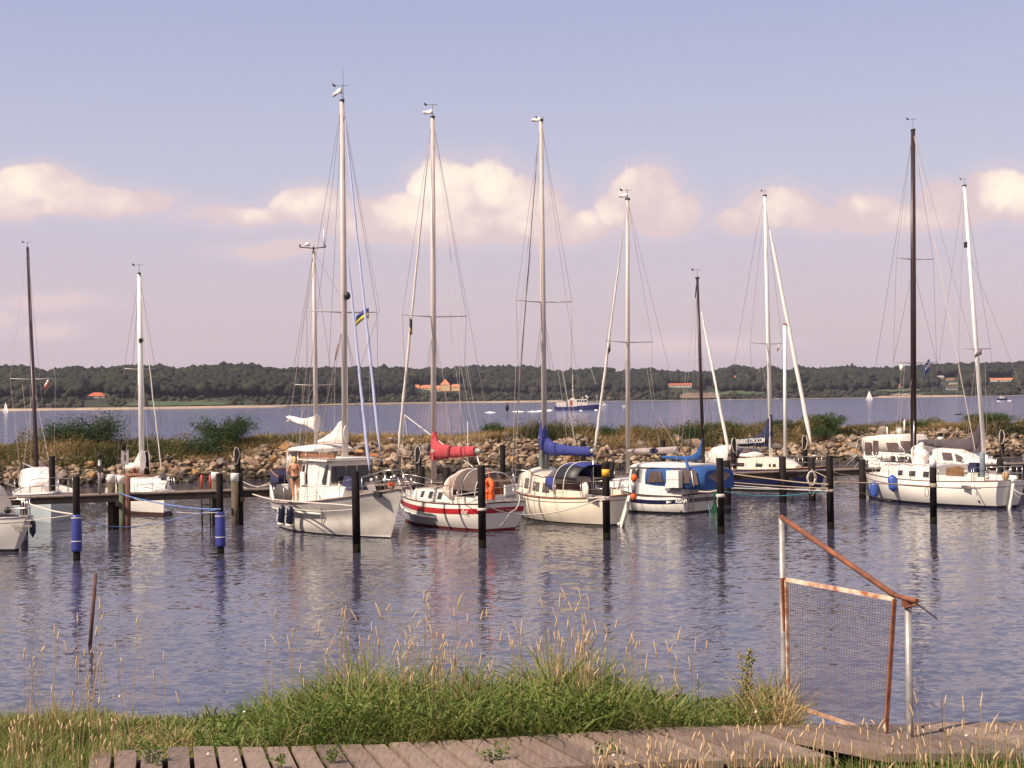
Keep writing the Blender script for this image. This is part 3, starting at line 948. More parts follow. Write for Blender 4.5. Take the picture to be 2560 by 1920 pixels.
def build_grass():
    prof = [(-200, .14), (0, .08), (120, .17), (300, .09), (450, .13), (600, .19), (700, .29), (800, .38), (900, .42), (1020, .42), (1150, .36), (1280, .40),
            (1400, .46), (1520, .42), (1600, .32), (1750, .27), (1880, .30), (1940, .36), (1965, .30), (1985, .05), (2030, .10), (2130, .10), (2180, .02), (2700, .02)]
    n = 46000
    px = rng.uniform(-120, 2160, n)
    Y = 8.75 + rng.uniform(0, 1, n) ** 1.1 * 1.9
    X = (px - 1280) / FPX * Y
    far_edge = 8.84 + .11 * X
    gap = np.array([mnoise.noise(Vector((x * 4.5, y * 4.5, 21))) for x, y in zip(X, Y)])
    keep = (gap > -.22 + .18 * rng.normal(size=n)) & (Y > far_edge + .02) & ~((px > 1965) & (Y > 9.6)) & ~((px > 1990) & (Y < 9.12)) & ((px < 1990) | (rng.random(n) < .8))
    px, X, Y = px[keep], X[keep], Y[keep]; n = len(px)
    h = np.interp(px, [p[0] for p in prof], [p[1] for p in prof])
    pn = np.array([mnoise.noise(Vector((x * 3.2, y * 3.2, 0))) for x, y in zip(X, Y)])
    p2 = np.array([mnoise.noise(Vector((x * 1.6, y * 1.6, 5))) for x, y in zip(X, Y)])
    hh = h * .80 * (1.0 + 1.0 * pn + .6 * p2) * rng.uniform(.3, 1.3, n)
    base = np.stack([X, Y, [ground_z(x, y) - .01 for x, y in zip(X, Y)]], 1)
    low = np.clip(base[:, 2] - 2.4, 0, 1)
    hh = hh + (2.98 - base[:, 2]) * .5
    T = np.clip(.40 + p2 * .5 + rng.normal(size=n) * .18 + (rng.random(n) < .12) * .4, 0, 1)
    br = (px > 820) & (px < 1080) & (Y < 9.25); T[br] = np.clip(T[br] + .28 * rng.random(br.sum()), 0, 1)
    br = (px > 1850) & (px < 1970); T[br] = np.clip(T[br] + .18, 0, 1)
    o = blades(n, base, hh, rng.uniform(.005, .013, n), rng.uniform(.15, 1.25, n), T, 'grass', GRASS)
    tag(o, 'lush green grass on the bank behind the boardwalk', 'grass')
    # taller broad-bladed tufts and dead thatch
    for cnt, nm, lab, hr, wr_, lr, tr_, pr in ((3600, 'tall_grass', 'tall broad bladed grass tufts arching over the bank', (.26, .60), (.008, .019), (.35, 1.2), (.30, .66), (640, 1700)),
                                           (7000, 'dead_grass', 'bent dead straw matted through the bank grass', (.10, .30), (.004, .009), (.9, 1.9), (.78, 1.0), (-100, 1960))):
        px = rng.uniform(pr[0], pr[1], cnt); Y = 8.9 + rng.uniform(0, 1, cnt) ** 1.3 * 1.2; X = (px - 1280) / FPX * Y
        k_ = Y > 8.87 + .11 * X; px, X, Y = px[k_], X[k_], Y[k_]; c_ = len(px)
        hp_ = np.interp(px, [p[0] for p in prof], [p[1] for p in prof]) / .42
        cl = np.array([mnoise.noise(Vector((x * 5, y * 5, 8))) for x, y in zip(X, Y)])
        base = np.stack([X, Y, [ground_z(x, y) for x, y in zip(X, Y)]], 1)
        o = blades(c_, base, rng.uniform(*hr, c_) * np.clip(hp_, .35, 1.1) * (1 + .5 * cl), rng.uniform(*wr_, c_), rng.uniform(*lr, c_), rng.uniform(*tr_, c_), nm, GRASS, seg=4)
        tag(o, lab, 'grass')
    # broad leaves among the grass
    n = 24000
    px = rng.uniform(480, 1920, n); Y = 8.85 + rng.uniform(0, 1, n) * .8; X = (px - 1280) / FPX * Y
    keep = Y > 8.86 + .11 * X; px, X, Y = px[keep], X[keep], Y[keep]; n = len(px)
    h = np.interp(px, [p[0] for p in prof], [p[1] for p in prof])
    P = np.stack([X, Y, 2.98 + h * rng.uniform(.1, .85, n)], 1)
    o = leaves(n, P, rng.uniform(.008, .026, n), np.clip(.34 + rng.normal(size=n) * .2, 0, 1), 'clover', GRASS, kind='stuff')
    tag(o, 'clover and small broad leaves among the grass', 'clover')
    # near side: left corner and right corner
    n = 46000
    px = np.concatenate([rng.uniform(-150, 2750, n - 16000), rng.uniform(-150, 300, 16000)]); Y = rng.uniform(7.3, 9.3, n); X = (px - 1280) / FPX * Y
    near_edge = np.interp(X, [-2.75, 0, 1.72, 2.6, 5], [7.75, 8.04, 8.26, 8.28, 8.3])
    inl = (px < 250 + rng.normal(size=n) * 25)
    keep = inl | (Y < near_edge - .03)
    px, X, Y = px[keep], X[keep], Y[keep]; n = len(px); inl = px < 320
    pn = np.array([mnoise.noise(Vector((x * 3, y * 3, 2))) for x, y in zip(X, Y)])
    h = np.where(inl, .225, np.interp(px, [300, 900, 1250, 1500, 1900, 2200, 2600], [.02, .03, .09, .15, .21, .25, .27])) * (1 + np.where(inl, 1.1, .5) * pn) * rng.uniform(.4, 1.15, n)
    base = np.stack([X, Y, np.full(n, 2.96)], 1)
    T = np.clip(np.where(inl, .48, .40) + pn * .35 + rng.normal(size=n) * .18, 0, 1)
    o = blades(n, base, h + .02, rng.uniform(.004, .010, n), rng.uniform(.1, .9, n), T, 'verge_grass', GRASS)
    tag(o, 'mixed green and dry grass on the near side of the boardwalk', 'grass')


build_grass()

STRAW = mat('straw', (0.66, 0.46, 0.26), 0.7, var=0.12, scale=30)
STALK = mat('stalk', (0.52, 0.38, 0.20), 0.7, var=0.12, scale=30)


def build_stalks():
    """flowering grass stalks: tops measured on the photograph, then scattered ones"""
    tops = [(136, 1560), (146, 1573), (194, 1531), (165, 1600), (190, 1640), (250, 1490), (255, 1530), (240, 1562), (343, 1537), (60, 1615), (410, 1628), (384, 1673), (445, 1725),
            (688, 1520), (664, 1597), (687, 1583), (732, 1563), (722, 1584), (798, 1550), (830, 1581), (862, 1513), (887, 1522), (855, 1515), (947, 1504), (970, 1507), (929, 1552),
            (942, 1564), (1037, 1519), (1046, 1547), (1068, 1534), (1060, 1473), (1069, 1477), (1073, 1505), (1078, 1560), (1026, 1563), (1136, 1518), (1149, 1481), (1169, 1533),
            (1204, 1524), (1217, 1520), (1252, 1566), (1276, 1580), (1291, 1549), (1303, 1546), (1354, 1491), (1388, 1516), (1391, 1534), (1399, 1480), (1412, 1467), (1450, 1468),
            (1472, 1485), (1427, 1503), (1456, 1535), (1465, 1530), (1489, 1546), (1373, 1571), (1399, 1574), (1430, 1570), (1447, 1577), (1514, 1551), (1540, 1548), (1578, 1574),
            (1583, 1582), (1590, 1600), (1616, 1629), (1639, 1600), (1670, 1598), (1697, 1565), (1692, 1632), (1615, 1655), (1738, 1592), (1766, 1600), (1725, 1640), (1330, 1612),
            (1460, 1560), (1452, 1600), (1440, 1620), (1405, 1590), (1395, 1640), (1230, 1640), (1200, 1630), (1110, 1600), (1030, 1585), (985, 1600), (900, 1585), (815, 1642),
            (1480, 1580), (1420, 1540), (1442, 1500), (1468, 1570), (1345, 1602), (1745, 1684), (1693, 1690), (1600, 1690),
            (2290, 1725), (2280, 1760), (2354, 1736), (2364, 1736), (2408, 1737), (2452, 1730), (2480, 1780)]
    hd, st = MB(), MB()
    def one(px, py, Y, hl):
        tip = at(px, py, Y)
        lean = rng.uniform(-.09, .09) if rng.random() < .8 else rng.uniform(-.2, .2)
        bz = ground_z(tip.x, Y)
        H = tip.z - bz
        if H < .1: return
        b = Vector((tip.x + lean * H * 1.6, Y + rng.uniform(-.05, .05), bz - .02))
        m1 = b.lerp(tip, .5) + Vector((-lean * .12 * H * 2, 0, 0))
        pts = [b, m1, tip - (tip - m1).normalized() * hl * .9]
        st.tube(pts, [.0030, .0026, .0018], 3, caps=False)
        dirv = (tip - m1).normalized()
        curve = Vector((-lean * 2.5, 0, -.12 * abs(lean))) * hl
        c = tip - dirv * hl
        w = .0047 * rng.uniform(.8, 1.3)
        hd.tube([c, c + dirv * hl * .3, c + dirv * hl * .7 + curve * .5, tip + curve], [w * .4, w, w * .8, w * .15], 5)
    for px, py in tops:
        one(px, py, rng.uniform(9.15, 9.75) if px < 2000 else rng.uniform(8.1, 8.9), rng.uniform(.06, .12))
    for _ in range(110):
        px = rng.choice([rng.uniform(740, 1700), rng.normal(1430, 45), rng.normal(1060, 50)])
        one(px, rng.uniform(1570, 1700), rng.uniform(9.1, 9.8), rng.uniform(.04, .09))
    for _ in range(22):
        one(rng.uniform(60, 320), rng.uniform(1600, 1740), rng.uniform(9.1, 9.8), rng.uniform(.03, .07))
    # dry stalks on the near side, lower right
    for _ in range(190):
        px = rng.uniform(1480, 2590)
        one(px, rng.uniform(interp(px, [(1480, 1850), (1900, 1800), (2100, 1790), (2560, 1800)]), 1915), rng.uniform(7.5, 8.1), rng.uniform(.03, .08))
    for _ in range(60):
        one(rng.uniform(0, 300), rng.uniform(1780, 1900), rng.uniform(8.0, 8.9), rng.uniform(.03, .05))
    tag(hd.make('seed_heads', STRAW), 'straw coloured seed heads of tall flowering grass above the bank', 'seed heads', kind='stuff')
    tag(st.make('grass_stalks', STALK), 'thin pale stalks carrying the grass seed heads', 'stalks', kind='stuff')


build_stalks()


def build_dock_plant():
    Y = 9.35
    b = at(1862, 1735, Y)
    root = empty('dock_plant', (b.x, Y, 2.96)); tag(root, 'tall dock weed with knobbly yellow green seed clusters left of the gate', 'weed')
    stem, fr, rd = MB(), MB(), MB()
    for px, py, s in ((1873, 1618, 1.0), (1850, 1628, .7), (1884, 1632, .8), (1867, 1640, .9)):
        tip = at(px, py, Y) - Vector((b.x, Y, 2.96))
        mid = Vector((tip.x * .3, 0, tip.z * .5))
        stem.tube([(0, 0, 0), mid, tip], [.005, .004, .002], 5)
        for j in range(int(75 * s)):
            t = rng.uniform(0, 1)
            c = mid.lerp(tip, t) + Vector(rng.normal(size=3) * .012 * (1.15 - .5 * t))
            (fr if rng.random() < .75 else rd).ball(c, rng.uniform(.004, .008), 5, 3)
    for j in range(7):
        a = rng.uniform(0, 6.28)
        p = Vector((0, 0, rng.uniform(.02, .2)))
        e = p + Vector((math.cos(a) * .12, math.sin(a) * .05, .06))
        stem.add([p, p.lerp(e, .5) + Vector((0, 0, .02)) + Vector((0, .02, 0)), e, p.lerp(e, .5) + Vector((0, -.02, -.01))], [(0, 1, 2, 3)])
    stem.make('stem', mat('dock_stem', (0.12, 0.15, 0.05), .6), root)
    fr.make('seed_cluster', mat('dock_seed', (0.26, 0.24, 0.07), .7), root)['kind'] = 'stuff'
    rd.make('seed_cluster', mat('dock_seed_red', (0.36, 0.16, 0.08), .7), root)['kind'] = 'stuff'


build_dock_plant()


def build_small_flora():
    # white clover heads, yellow flowers, weeds in the gaps of the boardwalk
    wf, yf = MB(), MB()
    for px, py, Y in ((611, 1780, 9.2), (521, 1885, 8.4), (591, 1900, 8.2), (1239, 1807, 9.0), (1372, 1719, 9.4), (1689, 1806, 9.1), (1501, 1893, 8.2), (1534, 1888, 8.2),
                      (1417, 1692, 9.5), (300, 1741, 9.5), (2416, 1839, 8.5), (980, 1755, 9.2), (1140, 1795, 9.0), (1890, 1780, 9.0)):
        wf.ball(at(px, py, Y), (.010, .010, .008), 7, 4)
    for px, py, Y in ((1251, 1752, 9.3), (1250, 1784, 9.2), (1566, 1912, 8.0), (1660, 1914, 8.0), (1890, 1775, 9.1), (263, 1903, 8.4), (1640, 1895, 8.1), (1590, 1905, 8.0)):
        yf.ball(at(px, py, Y), (.008, .008, .005), 7, 4)
    tag(wf.make('clover_heads', mat('clover_white', (.75, .68, .6), .8)), 'white clover flower heads scattered in the grass', 'flowers', kind='stuff')
    tag(yf.make('yellow_flowers', mat('petal_yellow', (.75, .5, .05), .8)), 'small yellow flowers near the boardwalk', 'flowers', kind='stuff')
    for i, (px, py, sc, lab) in enumerate(((380, 1910, 1.5, 'leafy weed growing over the left end of the boardwalk'), (828, 1905, .9, 'small weed growing between two planks near the middle of the boardwalk'),
                                   (1235, 1900, 1.1, 'weed sprouting through a plank gap right of the middle'), (1508, 1890, .9, 'weed with clover heads on the near boardwalk edge'),
                                   (700, 1918, .7, 'low weed at the bottom edge of the picture'))):
        p = onz(px, py, WZ)
        root = empty('weed', p); tag(root, lab, 'weed', 'weeds in the boardwalk')
        P, S, T = [], [], []
        stm = MB()
        for k in range(int(14 * sc)):
            a = rng.uniform(0, 6.28); rr = rng.uniform(0, .11) * sc; h = rng.uniform(.02, .10) * sc
            tip = Vector((math.cos(a) * rr, math.sin(a) * rr * .6, h))
            stm.tube([(tip.x * .2, tip.y * .2, -.04), tip], [.002, .001], 4)
            for j in range(7):
                c = tip * rng.uniform(.4, 1.05) + Vector(rng.normal(size=3) * .008)
                P.append(tuple(c)); S.append(rng.uniform(.008, .018)); T.append(rng.uniform(.05, .65))
        stm.make('stem', mat('weed_stem', (.10, .13, .03), .7), root)
        leaves(len(P), np.array(P), np.array(S), np.array(T), 'foliage', GRASS, root)


build_small_flora()

# ================================================================== GATE
GALV = mat('galvanised_steel', (0.40, 0.38, 0.36), 0.45, 0.35, col2=(0.24, 0.22, 0.22), scale=12)
RUST = mat('rusty_steel', (0.27, 0.095, 0.045), 0.8, col2=(0.15, 0.055, 0.035), scale=14, bump=.2)
FLAKE = mat('flaking_white_paint', (0.72, 0.60, 0.48), 0.7, col2=(0.36, 0.12, 0.045), scale=16, bump=.15, detail=8)
WIRE = mat('mesh_wire', (0.15, 0.12, 0.125), 0.6, 0.2)


def build_gate():
    root = empty('gate', (2.25, 8.71, WZ)); O = Vector((2.25, 8.71, WZ))
    tag(root, 'rusty gate frame with fine wire mesh between two galvanised posts', 'gate')
    L = lambda px, py, Y: at(px, py, Y) - O
    pr, pl = L(2270, 1509, 8.71), L(1954, 1292, 9.80)
    MB().lathe((pr.x, pr.y, -.35), [(.021, 0), (.021, pr.z + .35)], 14).make('post', GALV, root)
    MB().lathe((pl.x, pl.y, -.9), [(.020, 0), (.020, pl.z + .9)], 14).make('post', GALV, root)
    # sloping top rail, runs on past the right post
    a, b, c = pl + Vector((-.005, 0, 0)), L(2236, 1488, 8.80), L(2293, 1503, 8.60)
    MB().tube([a, b], .0175, 8).tube([b, c], .015, 8).make('top_rail', RUST, root)
    MB().box(L(2268, 1512, 8.71) + Vector((0, 0, .006)), (.055, .05, .034)).tube([L(2262, 1519, 8.69), L(2292, 1512, 8.6)], .006, 6).make('bracket', RUST, root)
    MB().tube([L(2284, 1506, 8.66), L(2300, 1515, 8.60), L(2343, 1547, 8.5)], [.005, .005, .004], 6).make('latch_rod', mat('black_iron', (.03, .02, .02), .7), root)
    tl, tr, br, bl = L(1966, 1449, 9.7), L(2236, 1498, 8.80), L(2214, 1842, 8.80), L(1972, 1759, 9.7)
    def bar(p, q, w, m, nm):
        d = (q - p).normalized(); side = Vector((0.38, -0.92, 0)).normalized()
        side = (side - d * side.dot(d))
        if side.length < .2: side = d.cross(Vector((0, 0, 1)))
        side.normalize(); up = d.cross(side).normalized()
        h = w / 2
        mb = MB(); vs = []
        for c0 in (p, q):
            for s_, u_ in ((-1, -1), (1, -1), (1, 1), (-1, 1)): vs.append(c0 + side * h * .6 * s_ + up * h * u_)
        mb.add(vs, [(0, 1, 2, 3), (7, 6, 5, 4), (0, 4, 5, 1), (1, 5, 6, 2), (2, 6, 7, 3), (3, 7, 4, 0)])
        return mb.make(nm, m, root)
    bar(tl, tr, .025, FLAKE, 'frame_bar'); bar(tr, br, .024, RUST, 'frame_bar'); bar(bl, br, .024, mat('rust_with_paint', (0.33, 0.11, 0.04), .8, col2=(.62, .48, .36), scale=7), 'frame_bar'); bar(tl, bl, .022, FLAKE, 'frame_bar')
    o = bar(L(1957, 1445, 9.72), L(1964, 1578, 9.72), .030, RUST, 'hinge_plate')
    # the woven wire: every wire a thin strip, joined into one sheet
    nv, nh = 41, 50
    V, F = [], []
    nrm = (tr - tl).cross(bl - tl).normalized()
    def wire(p, q, off):
        d = (q - p).normalized(); s = d.cross(nrm).normalized() * .0016
        t = nrm * .0016
        o = len(V)
        for c0 in (p, q): V.extend([c0 + s + nrm * off, c0 + t + nrm * off, c0 - s + nrm * off, c0 - t + nrm * off])
        for k in range(4): F.append((o + k, o + (k + 1) % 4, o + 4 + (k + 1) % 4, o + 4 + k))
    def q4(u, v): return tl.lerp(tr, u).lerp(bl.lerp(br, u), v)
    for i in range(nv):
        u = (i + .5) / nv
        wire(q4(u, 0), q4(u + .004 * math.sin(i), 1), .0013)
    for j in range(nh):
        v = (j + .5) / nh
        wire(q4(0, v), q4(1, v + .003 * math.sin(j * 2)), -.0013)
    o = np_obj('wire_mesh', [tuple(v) for v in V], F, WIRE, parent=root)
    o['kind'] = 'stuff'


build_gate()

RP = MB()
a, b = at(239, 1433, 32.1), onz(225, 1613, 0)
tag(MB().tube([b + (b - a) * .2, a], .042, 9).make('rusty_pole', mat('old_rust', (.15, .075, .06), .85, col2=(.09, .05, .045), scale=5, bump=.2)),
    'short rusty iron pole leaning out of the near water', 'pole')

# ================================================================== PILES, PIER, ROPES
BLACK = mat('tarred_pile', (0.008, 0.006, 0.006), 0.75, col2=(0.020, 0.014, 0.013), scale=2.5, bump=.2, spec=.2)
WEEDY = mat('weedy_pile', (0.011, 0.010, 0.007), 0.95, col2=(0.006, 0.005, 0.004), scale=6, spec=.05)
WOODP = mat('old_post_wood', (0.13, 0.10, 0.065), 0.9, col2=(0.07, 0.055, 0.035), scale=4, bump=.2)
GREENP = mat('algae_post', (0.14, 0.17, 0.09), 0.9, col2=(0.09, 0.08, 0.05), scale=4, bump=.2)
WHITEP = mat('white_paint', (0.78, 0.75, 0.70), 0.5, var=.03, scale=4)
YELP = mat('yellow_paint', (0.75, 0.42, 0.03), 0.5, var=.05)
BLUES = mat('blue_pvc_sleeve', (0.040, 0.048, 0.25), 0.45, var=.05)
DECKW = mat('pier_plank', (0.22, 0.165, 0.13), 0.85, col2=(0.14, 0.105, 0.08), scale=6, bump=.2)
BEAM = mat('pier_beam', (0.045, 0.030, 0.024), 0.9, col2=(0.02, 0.015, 0.012), scale=3)
ROPEW = mat('rope_white', (0.62, 0.55, 0.48), 0.8, var=.1, scale=30)
ROPEB = mat('rope_blue', (0.13, 0.22, 0.50), 0.8, var=.1, scale=30)
ROPET = mat('rope_turquoise', (0.06, 0.25, 0.30), 0.8, var=.1, scale=30)
ROPEY = mat('rope_tan', (0.42, 0.33, 0.23), 0.8, var=.1, scale=30)
G_P = 'mooring piles in front of the boats'


def pile(px, pyw, pytop, label, r=.135, lean=(0, 0), kind=None):
    b = onz(px, pyw, 0)
    top = at(px, pytop, b.y)
    root = empty('mooring_pile', (b.x, b.y, 0)); root.rotation_euler.x = rng.uniform(-.012, .012); root.rotation_euler.y = rng.uniform(-.008, .008); tag(root, label, 'mooring pile', G_P)
    H = top.z
    MB().lathe((0, 0, -1.2), [(r, 0), (r, 1.2 + .28)], 16).make('pile_foot', WEEDY, root)
    MB().lathe((0, 0, .28), [(r, 0), (r * .99, H - .28 - .02), (r * .9, H - .28)], 16).make('pile_shaft', BLACK, root)
    return root, H, b


r_, H_, P1 = pile(192, 1401, 1192, 'black mooring pile in a blue sleeve, left of the two', .115)
for r0, H0 in ((r_, H_),): pass


def sleeve(root, z0, z1, zb):
    MB().lathe((0, 0, z0), [(.12, 0), (.165, .03), (.172, .1), (.172, z1 - z0 - .12), (.15, z1 - z0 - .02), (.12, z1 - z0)], 18).make('sleeve', BLUES, root)
    for z in zb: MB().lathe((0, 0, z), [(.176, 0), (.178, .012), (.176, .025)], 18).make('strap', WHITEP, root)


sleeve(r_, .28, 1.50, (.62, 1.38))
r_, H_, P2 = pile(552, 1384, 1184, 'black mooring pile in a blue sleeve, right of the two', .115)
sleeve(r_, .22, 1.42, (.55, 1.26))
r_, H_, P3 = pile(892, 1381, 1178, 'black mooring pile in front of the grey hulled ketch bow')
r_, H_, P4 = pile(1206, 1370, 1163, 'black mooring pile beside the orange lifebuoy')
MB().lathe((0, 0, 1.27), [(.15, 0), (.17, .03), (.165, .07), (.15, .1)], 14).make('rope_turns', ROPEW, r_)
r_, H_, P5 = pile(1517, 1350, 1156, 'black mooring pile with a yellow band')
MB().lathe((0, 0, H_ - .50), [(.139, 0), (.139, .26)], 16).make('yellow_band', YELP, r_)
MB().lathe((0, 0, 1.42), [(.145, 0), (.16, .03), (.15, .06), (.16, .1), (.145, .14)], 14).make('rope_turns', ROPEW, r_)
r_, H_, P6 = pile(1803, 1335, 1145, 'black mooring pile left of the navy hull with turquoise line')
MB().lathe((0, 0, 1.35), [(.145, 0), (.17, .03), (.165, .1), (.145, .13)], 14).make('rope_turns', ROPEW, r_)
r_, H_, P7 = pile(2077, 1323, 1139, 'black mooring pile right of the navy hull')
MB().lathe((0, 0, 1.40), [(.145, 0), (.165, .03), (.16, .08), (.145, .11)], 14).make('rope_turns', ROPEY, r_)
r_, H_, P8 = pile(2334, 1310, 1149, 'black mooring pile with white painted top before the large white sloop')
MB().lathe((0, 0, H_), [(.137, -.30), (.137, 0), (.12, .015), (0.0, .02)], 16).make('white_cap', WHITEP, r_)
MB().lathe((0, 0, 1.42), [(.145, 0), (.165, .04), (.15, .08), (.165, .12), (.15, .16)], 14).make('rope_turns', ROPEY, r_)

# piles of the far berths
for px, pyt, Y, lab in ((130, 1140, 66.9, 'dark pile behind the left pale hull beyond the walkway'), (367, 1128, 72, 'dark pile right of the short white mast'),
                        (594, 1120, 75, 'dark pile with a rope loop left of the ketch'), (1046, 1117, 75, 'dark pile with hanging rope behind the red sail cover mast'),
                        (1256, 1111, 77, 'dark pile between the red and blue sail covers'), (1457, 1105, 79, 'dark pile right of the blue sail cover'),
                        (1657, 1100, 80, 'dark pile behind the grey boom of the blue canopy boat'), (1833, 1095, 82, 'dark pile with pale rope left of the navy sail cover'),
                        (2012, 1089, 84.6, 'dark pile with a rope coil right of the navy sail cover'), (2351, 1082, 87, 'dark pile with white band behind the grey sail cover'),
                        (2504, 1076, 90, 'dark pile with rope near the right edge')):
    t = at(px, pyt, Y)
    root = empty('berth_pile', (t.x, Y, 0)); tag(root, lab, 'mooring pile', 'piles of the far berths')
    MB().lathe((0, 0, -1), [(.14, 0), (.14, t.z + .97), (.12, t.z + 1)], 12).make('pile_shaft', BLACK, root)
    if px in (367, 594, 1046, 1833, 2012, 2504):
        z = t.z
        s = 1 if px in (367, 1833) else -1
        MB().tube([(s * .15, -.1, z - .95), (s * .16, -.12, z - .2), (s * .08, -.05, z + .03), (-s * .06, -.12, z - .02), (-s * .12, -.15, z - .3), (-s * .02, -.17, z - .75), (s * .1, -.16, z - .8)], .025, 6).make('rope_loop', ROPEW, root)
    if px == 2351:
        MB().lathe((0, 0, t.z - .45), [(.145, 0), (.145, .22)], 12).make('white_band', WHITEP, root)

PZ = 1.45


def pier_y(X): return 67.4 + 0.381 * X


def build_pier():
    root = empty('pier', (0, 67.4, 0)); tag(root, 'narrow wooden pier on posts running behind the front row of boats', 'pier')
    O = Vector((0, 67.4, 0))
    t = Vector((1, .381, 0)).normalized(); n = Vector((-.381, 1, 0)).normalized()
    ang = math.atan(.381)
    # deck planks across: near ones as parts
    x = -21.6; k = 0; rest = MB()
    L = 52.0; i = 0
    base = Vector((-21.0, pier_y(-21.0), PZ)) - O
    s = 0.0
    while s < L:
        c = base + t * s + n * .5
        vis = s < 13 or (20 < s and s < 25)
        mb = MB() if vis and i < 110 else rest
        mb.box(c + Vector((0, 0, -.02 + rng.uniform(-.004, .004))), (.185, 1.15, .045), ang)
        if mb is not rest:
            mb.make('plank', DECKW, root)
        s += .20; i += 1
    o = rest.make('deck_planks', DECKW, root); o['kind'] = 'stuff'
    for off in (-.0, 1.0):
        a = base + n * off; c = a + t * L / 2
        MB().box(c + Vector((0, 0, -.18)), (L, .10, .25), ang).make('beam', BEAM, root)
    def post(px, pytop, front, label, r, m, cap=None, foot=None):
        # where the ray column px crosses the pier's near or far edge
        X = (px - 1280) / FPX * 67
        for _ in range(12):
            Y = pier_y(X) + (-.12 if front else 1.15); X = (px - 1280 + 0.0131 * 200) / FPX * Y
        top = at(px, pytop, Y)
        P = Vector((top.x, Y, 0)) - O
        o = MB().lathe((P.x, P.y, -1), [(r, 0), (r, top.z + 1)], 12).make('post', m, root)
        if cap: MB().lathe((P.x, P.y, top.z - .33), [(r * 1.06, 0), (r * 1.12, .30), (r * 1.0, .34)], 12).make('post_cap', WHITEP, o)
        return P
    post(278, 1187, False, '', .16, WOODP, cap=True)
    post(302, 1190, False, '', .18, WOODP, cap=True)
    post(318, 1193, True, '', .13, mat('brown_post', (.16, .07, .05), .9))
    post(304, 1208, True, '', .11, GREENP)
    post(286, 1250, False, '', .17, BEAM)
    post(538, 1181, False, '', .16, WOODP, cap=True)
    post(587, 1184, True, '', .16, WOODP, cap=True)
    post(602, 1184, True, '', .09, BLACK)
    for px, py in ((1052, 1166), (1116, 1169), (1297, 1160), (1526, 1153), (1817, 1151), (1956, 1141), (2029, 1143), (2155, 1148), (2500, 1147)):
        post(px, py, True, '', .17, BLACK)
    post(60, 1250, True, '', .15, BLACK)
    post(800, 1215, True, '', .15, BLACK)
    # cross beams under the deck at the post pairs
    for px in (286, 540, 594, 1956):
        X = (px - 1280) / FPX * 66
        for _ in range(8): X = (px - 1280) / FPX * (pier_y(X) + .4)
        MB().box(Vector((X, pier_y(X) + .5, PZ - .38)) - O, (.14, 1.6, .18), ang).make('cross_beam', BEAM, root)
    return root


build_pier()


def rope(pts, m, r, label, name='mooring_rope'):
    """pts: (px, py, Y)"""
    P = [at(*p) for p in pts]
    # smooth through the points
    out = []
    for i in range(len(P) - 1):
        p0 = P[max(i - 1, 0)]; p1 = P[i]; p2 = P[i + 1]; p3 = P[min(i + 2, len(P) - 1)]
        for k in range(6):
            t = k / 6
            out.append(.5 * ((2 * p1) + (p2 - p0) * t + (2 * p0 - 5 * p1 + 4 * p2 - p3) * t * t + (3 * p1 - p0 - 3 * p2 + p3) * t ** 3))
    out.append(P[-1])
    o = MB().tube(out, r, 6).make(name, m)
    tag(o, label, 'rope', 'mooring ropes')
    return o


# red ladder handles behind the walkway
def build_ladder():
    a = at(502, 1240, 63); root = empty('ladder', (a.x, 62.2, 0)); tag(root, 'boarding ladder with two red painted handles hanging under the walkway', 'ladder')
    rm = mat('red_paint', (.55, .05, .04), .5)
    for px in (504, 525):
        t0, t1 = at(px, 1187, 63.0), at(px, 1222, 63.0)
        MB().tube([t0 - root.location, t1 - root.location], .045, 8).make('handle', rm, root)
        q0, q1 = at(px, 1240, 62.0), at(px + 2, 1325, 62.0)
        MB().tube([q0 - root.location, Vector((q1.x, q1.y, -.5)) - root.location], .03, 6).make('rail', BLACK, root)
    for py in (1262, 1285):
        MB().tube([at(505, py, 62.0) - root.location, at(526, py, 62.0) - root.location], .022, 6).make('rung', BLACK, root)


build_ladder()

# sign, service post and small pole on the walkway
s0 = at(311, 1225, 62.6); root = empty('sign', (s0.x, 62.6, PZ)); tag(root, 'grey rectangular sign with a dark vertical slot on a post beyond the walkway', 'sign')
MB().tube([(0, 0, -2), (0, 0, at(311, 1160, 62.6).z - PZ)], .03, 8).make('post', WOODP, root)
c0, c1 = at(303, 1126, 62.6), at(322, 1162, 62.6)
MB().box(((c0 + c1) / 2 - root.location), (c1.x - c0.x, .03, c0.z - c1.z)).make('panel', mat('grey_panel', (.40, .33, .33), .6), root)
MB().box(((c0 + c1) / 2 - root.location) + Vector((0, -.02, 0)), (.05, .012, (c0.z - c1.z) * .45)).make('slot', BEAM, root)
MB().tube([at(309, 1125, 62.6) - root.location, at(310, 1108, 62.6) - root.location], .09, 6).make('lamp_head', BLACK, root)
s0 = at(249, 1230, 61.5); root = empty('service_post', (s0.x, 61.5, PZ)); tag(root, 'slim grey service post with a lamp head on the walkway', 'post')
MB().tube([(0, 0, -.05), at(249, 1150, 61.5) - root.location], .07, 8).make('pole', GALV, root)
MB().ball(at(249, 1139, 61.5) - root.location, (.11, .11, .11)).make('lamp_head', BEAM, root)
MB().box(at(251, 1172, 61.4) - root.location, (.2, .16, .25)).make('junction_box', BEAM, root)

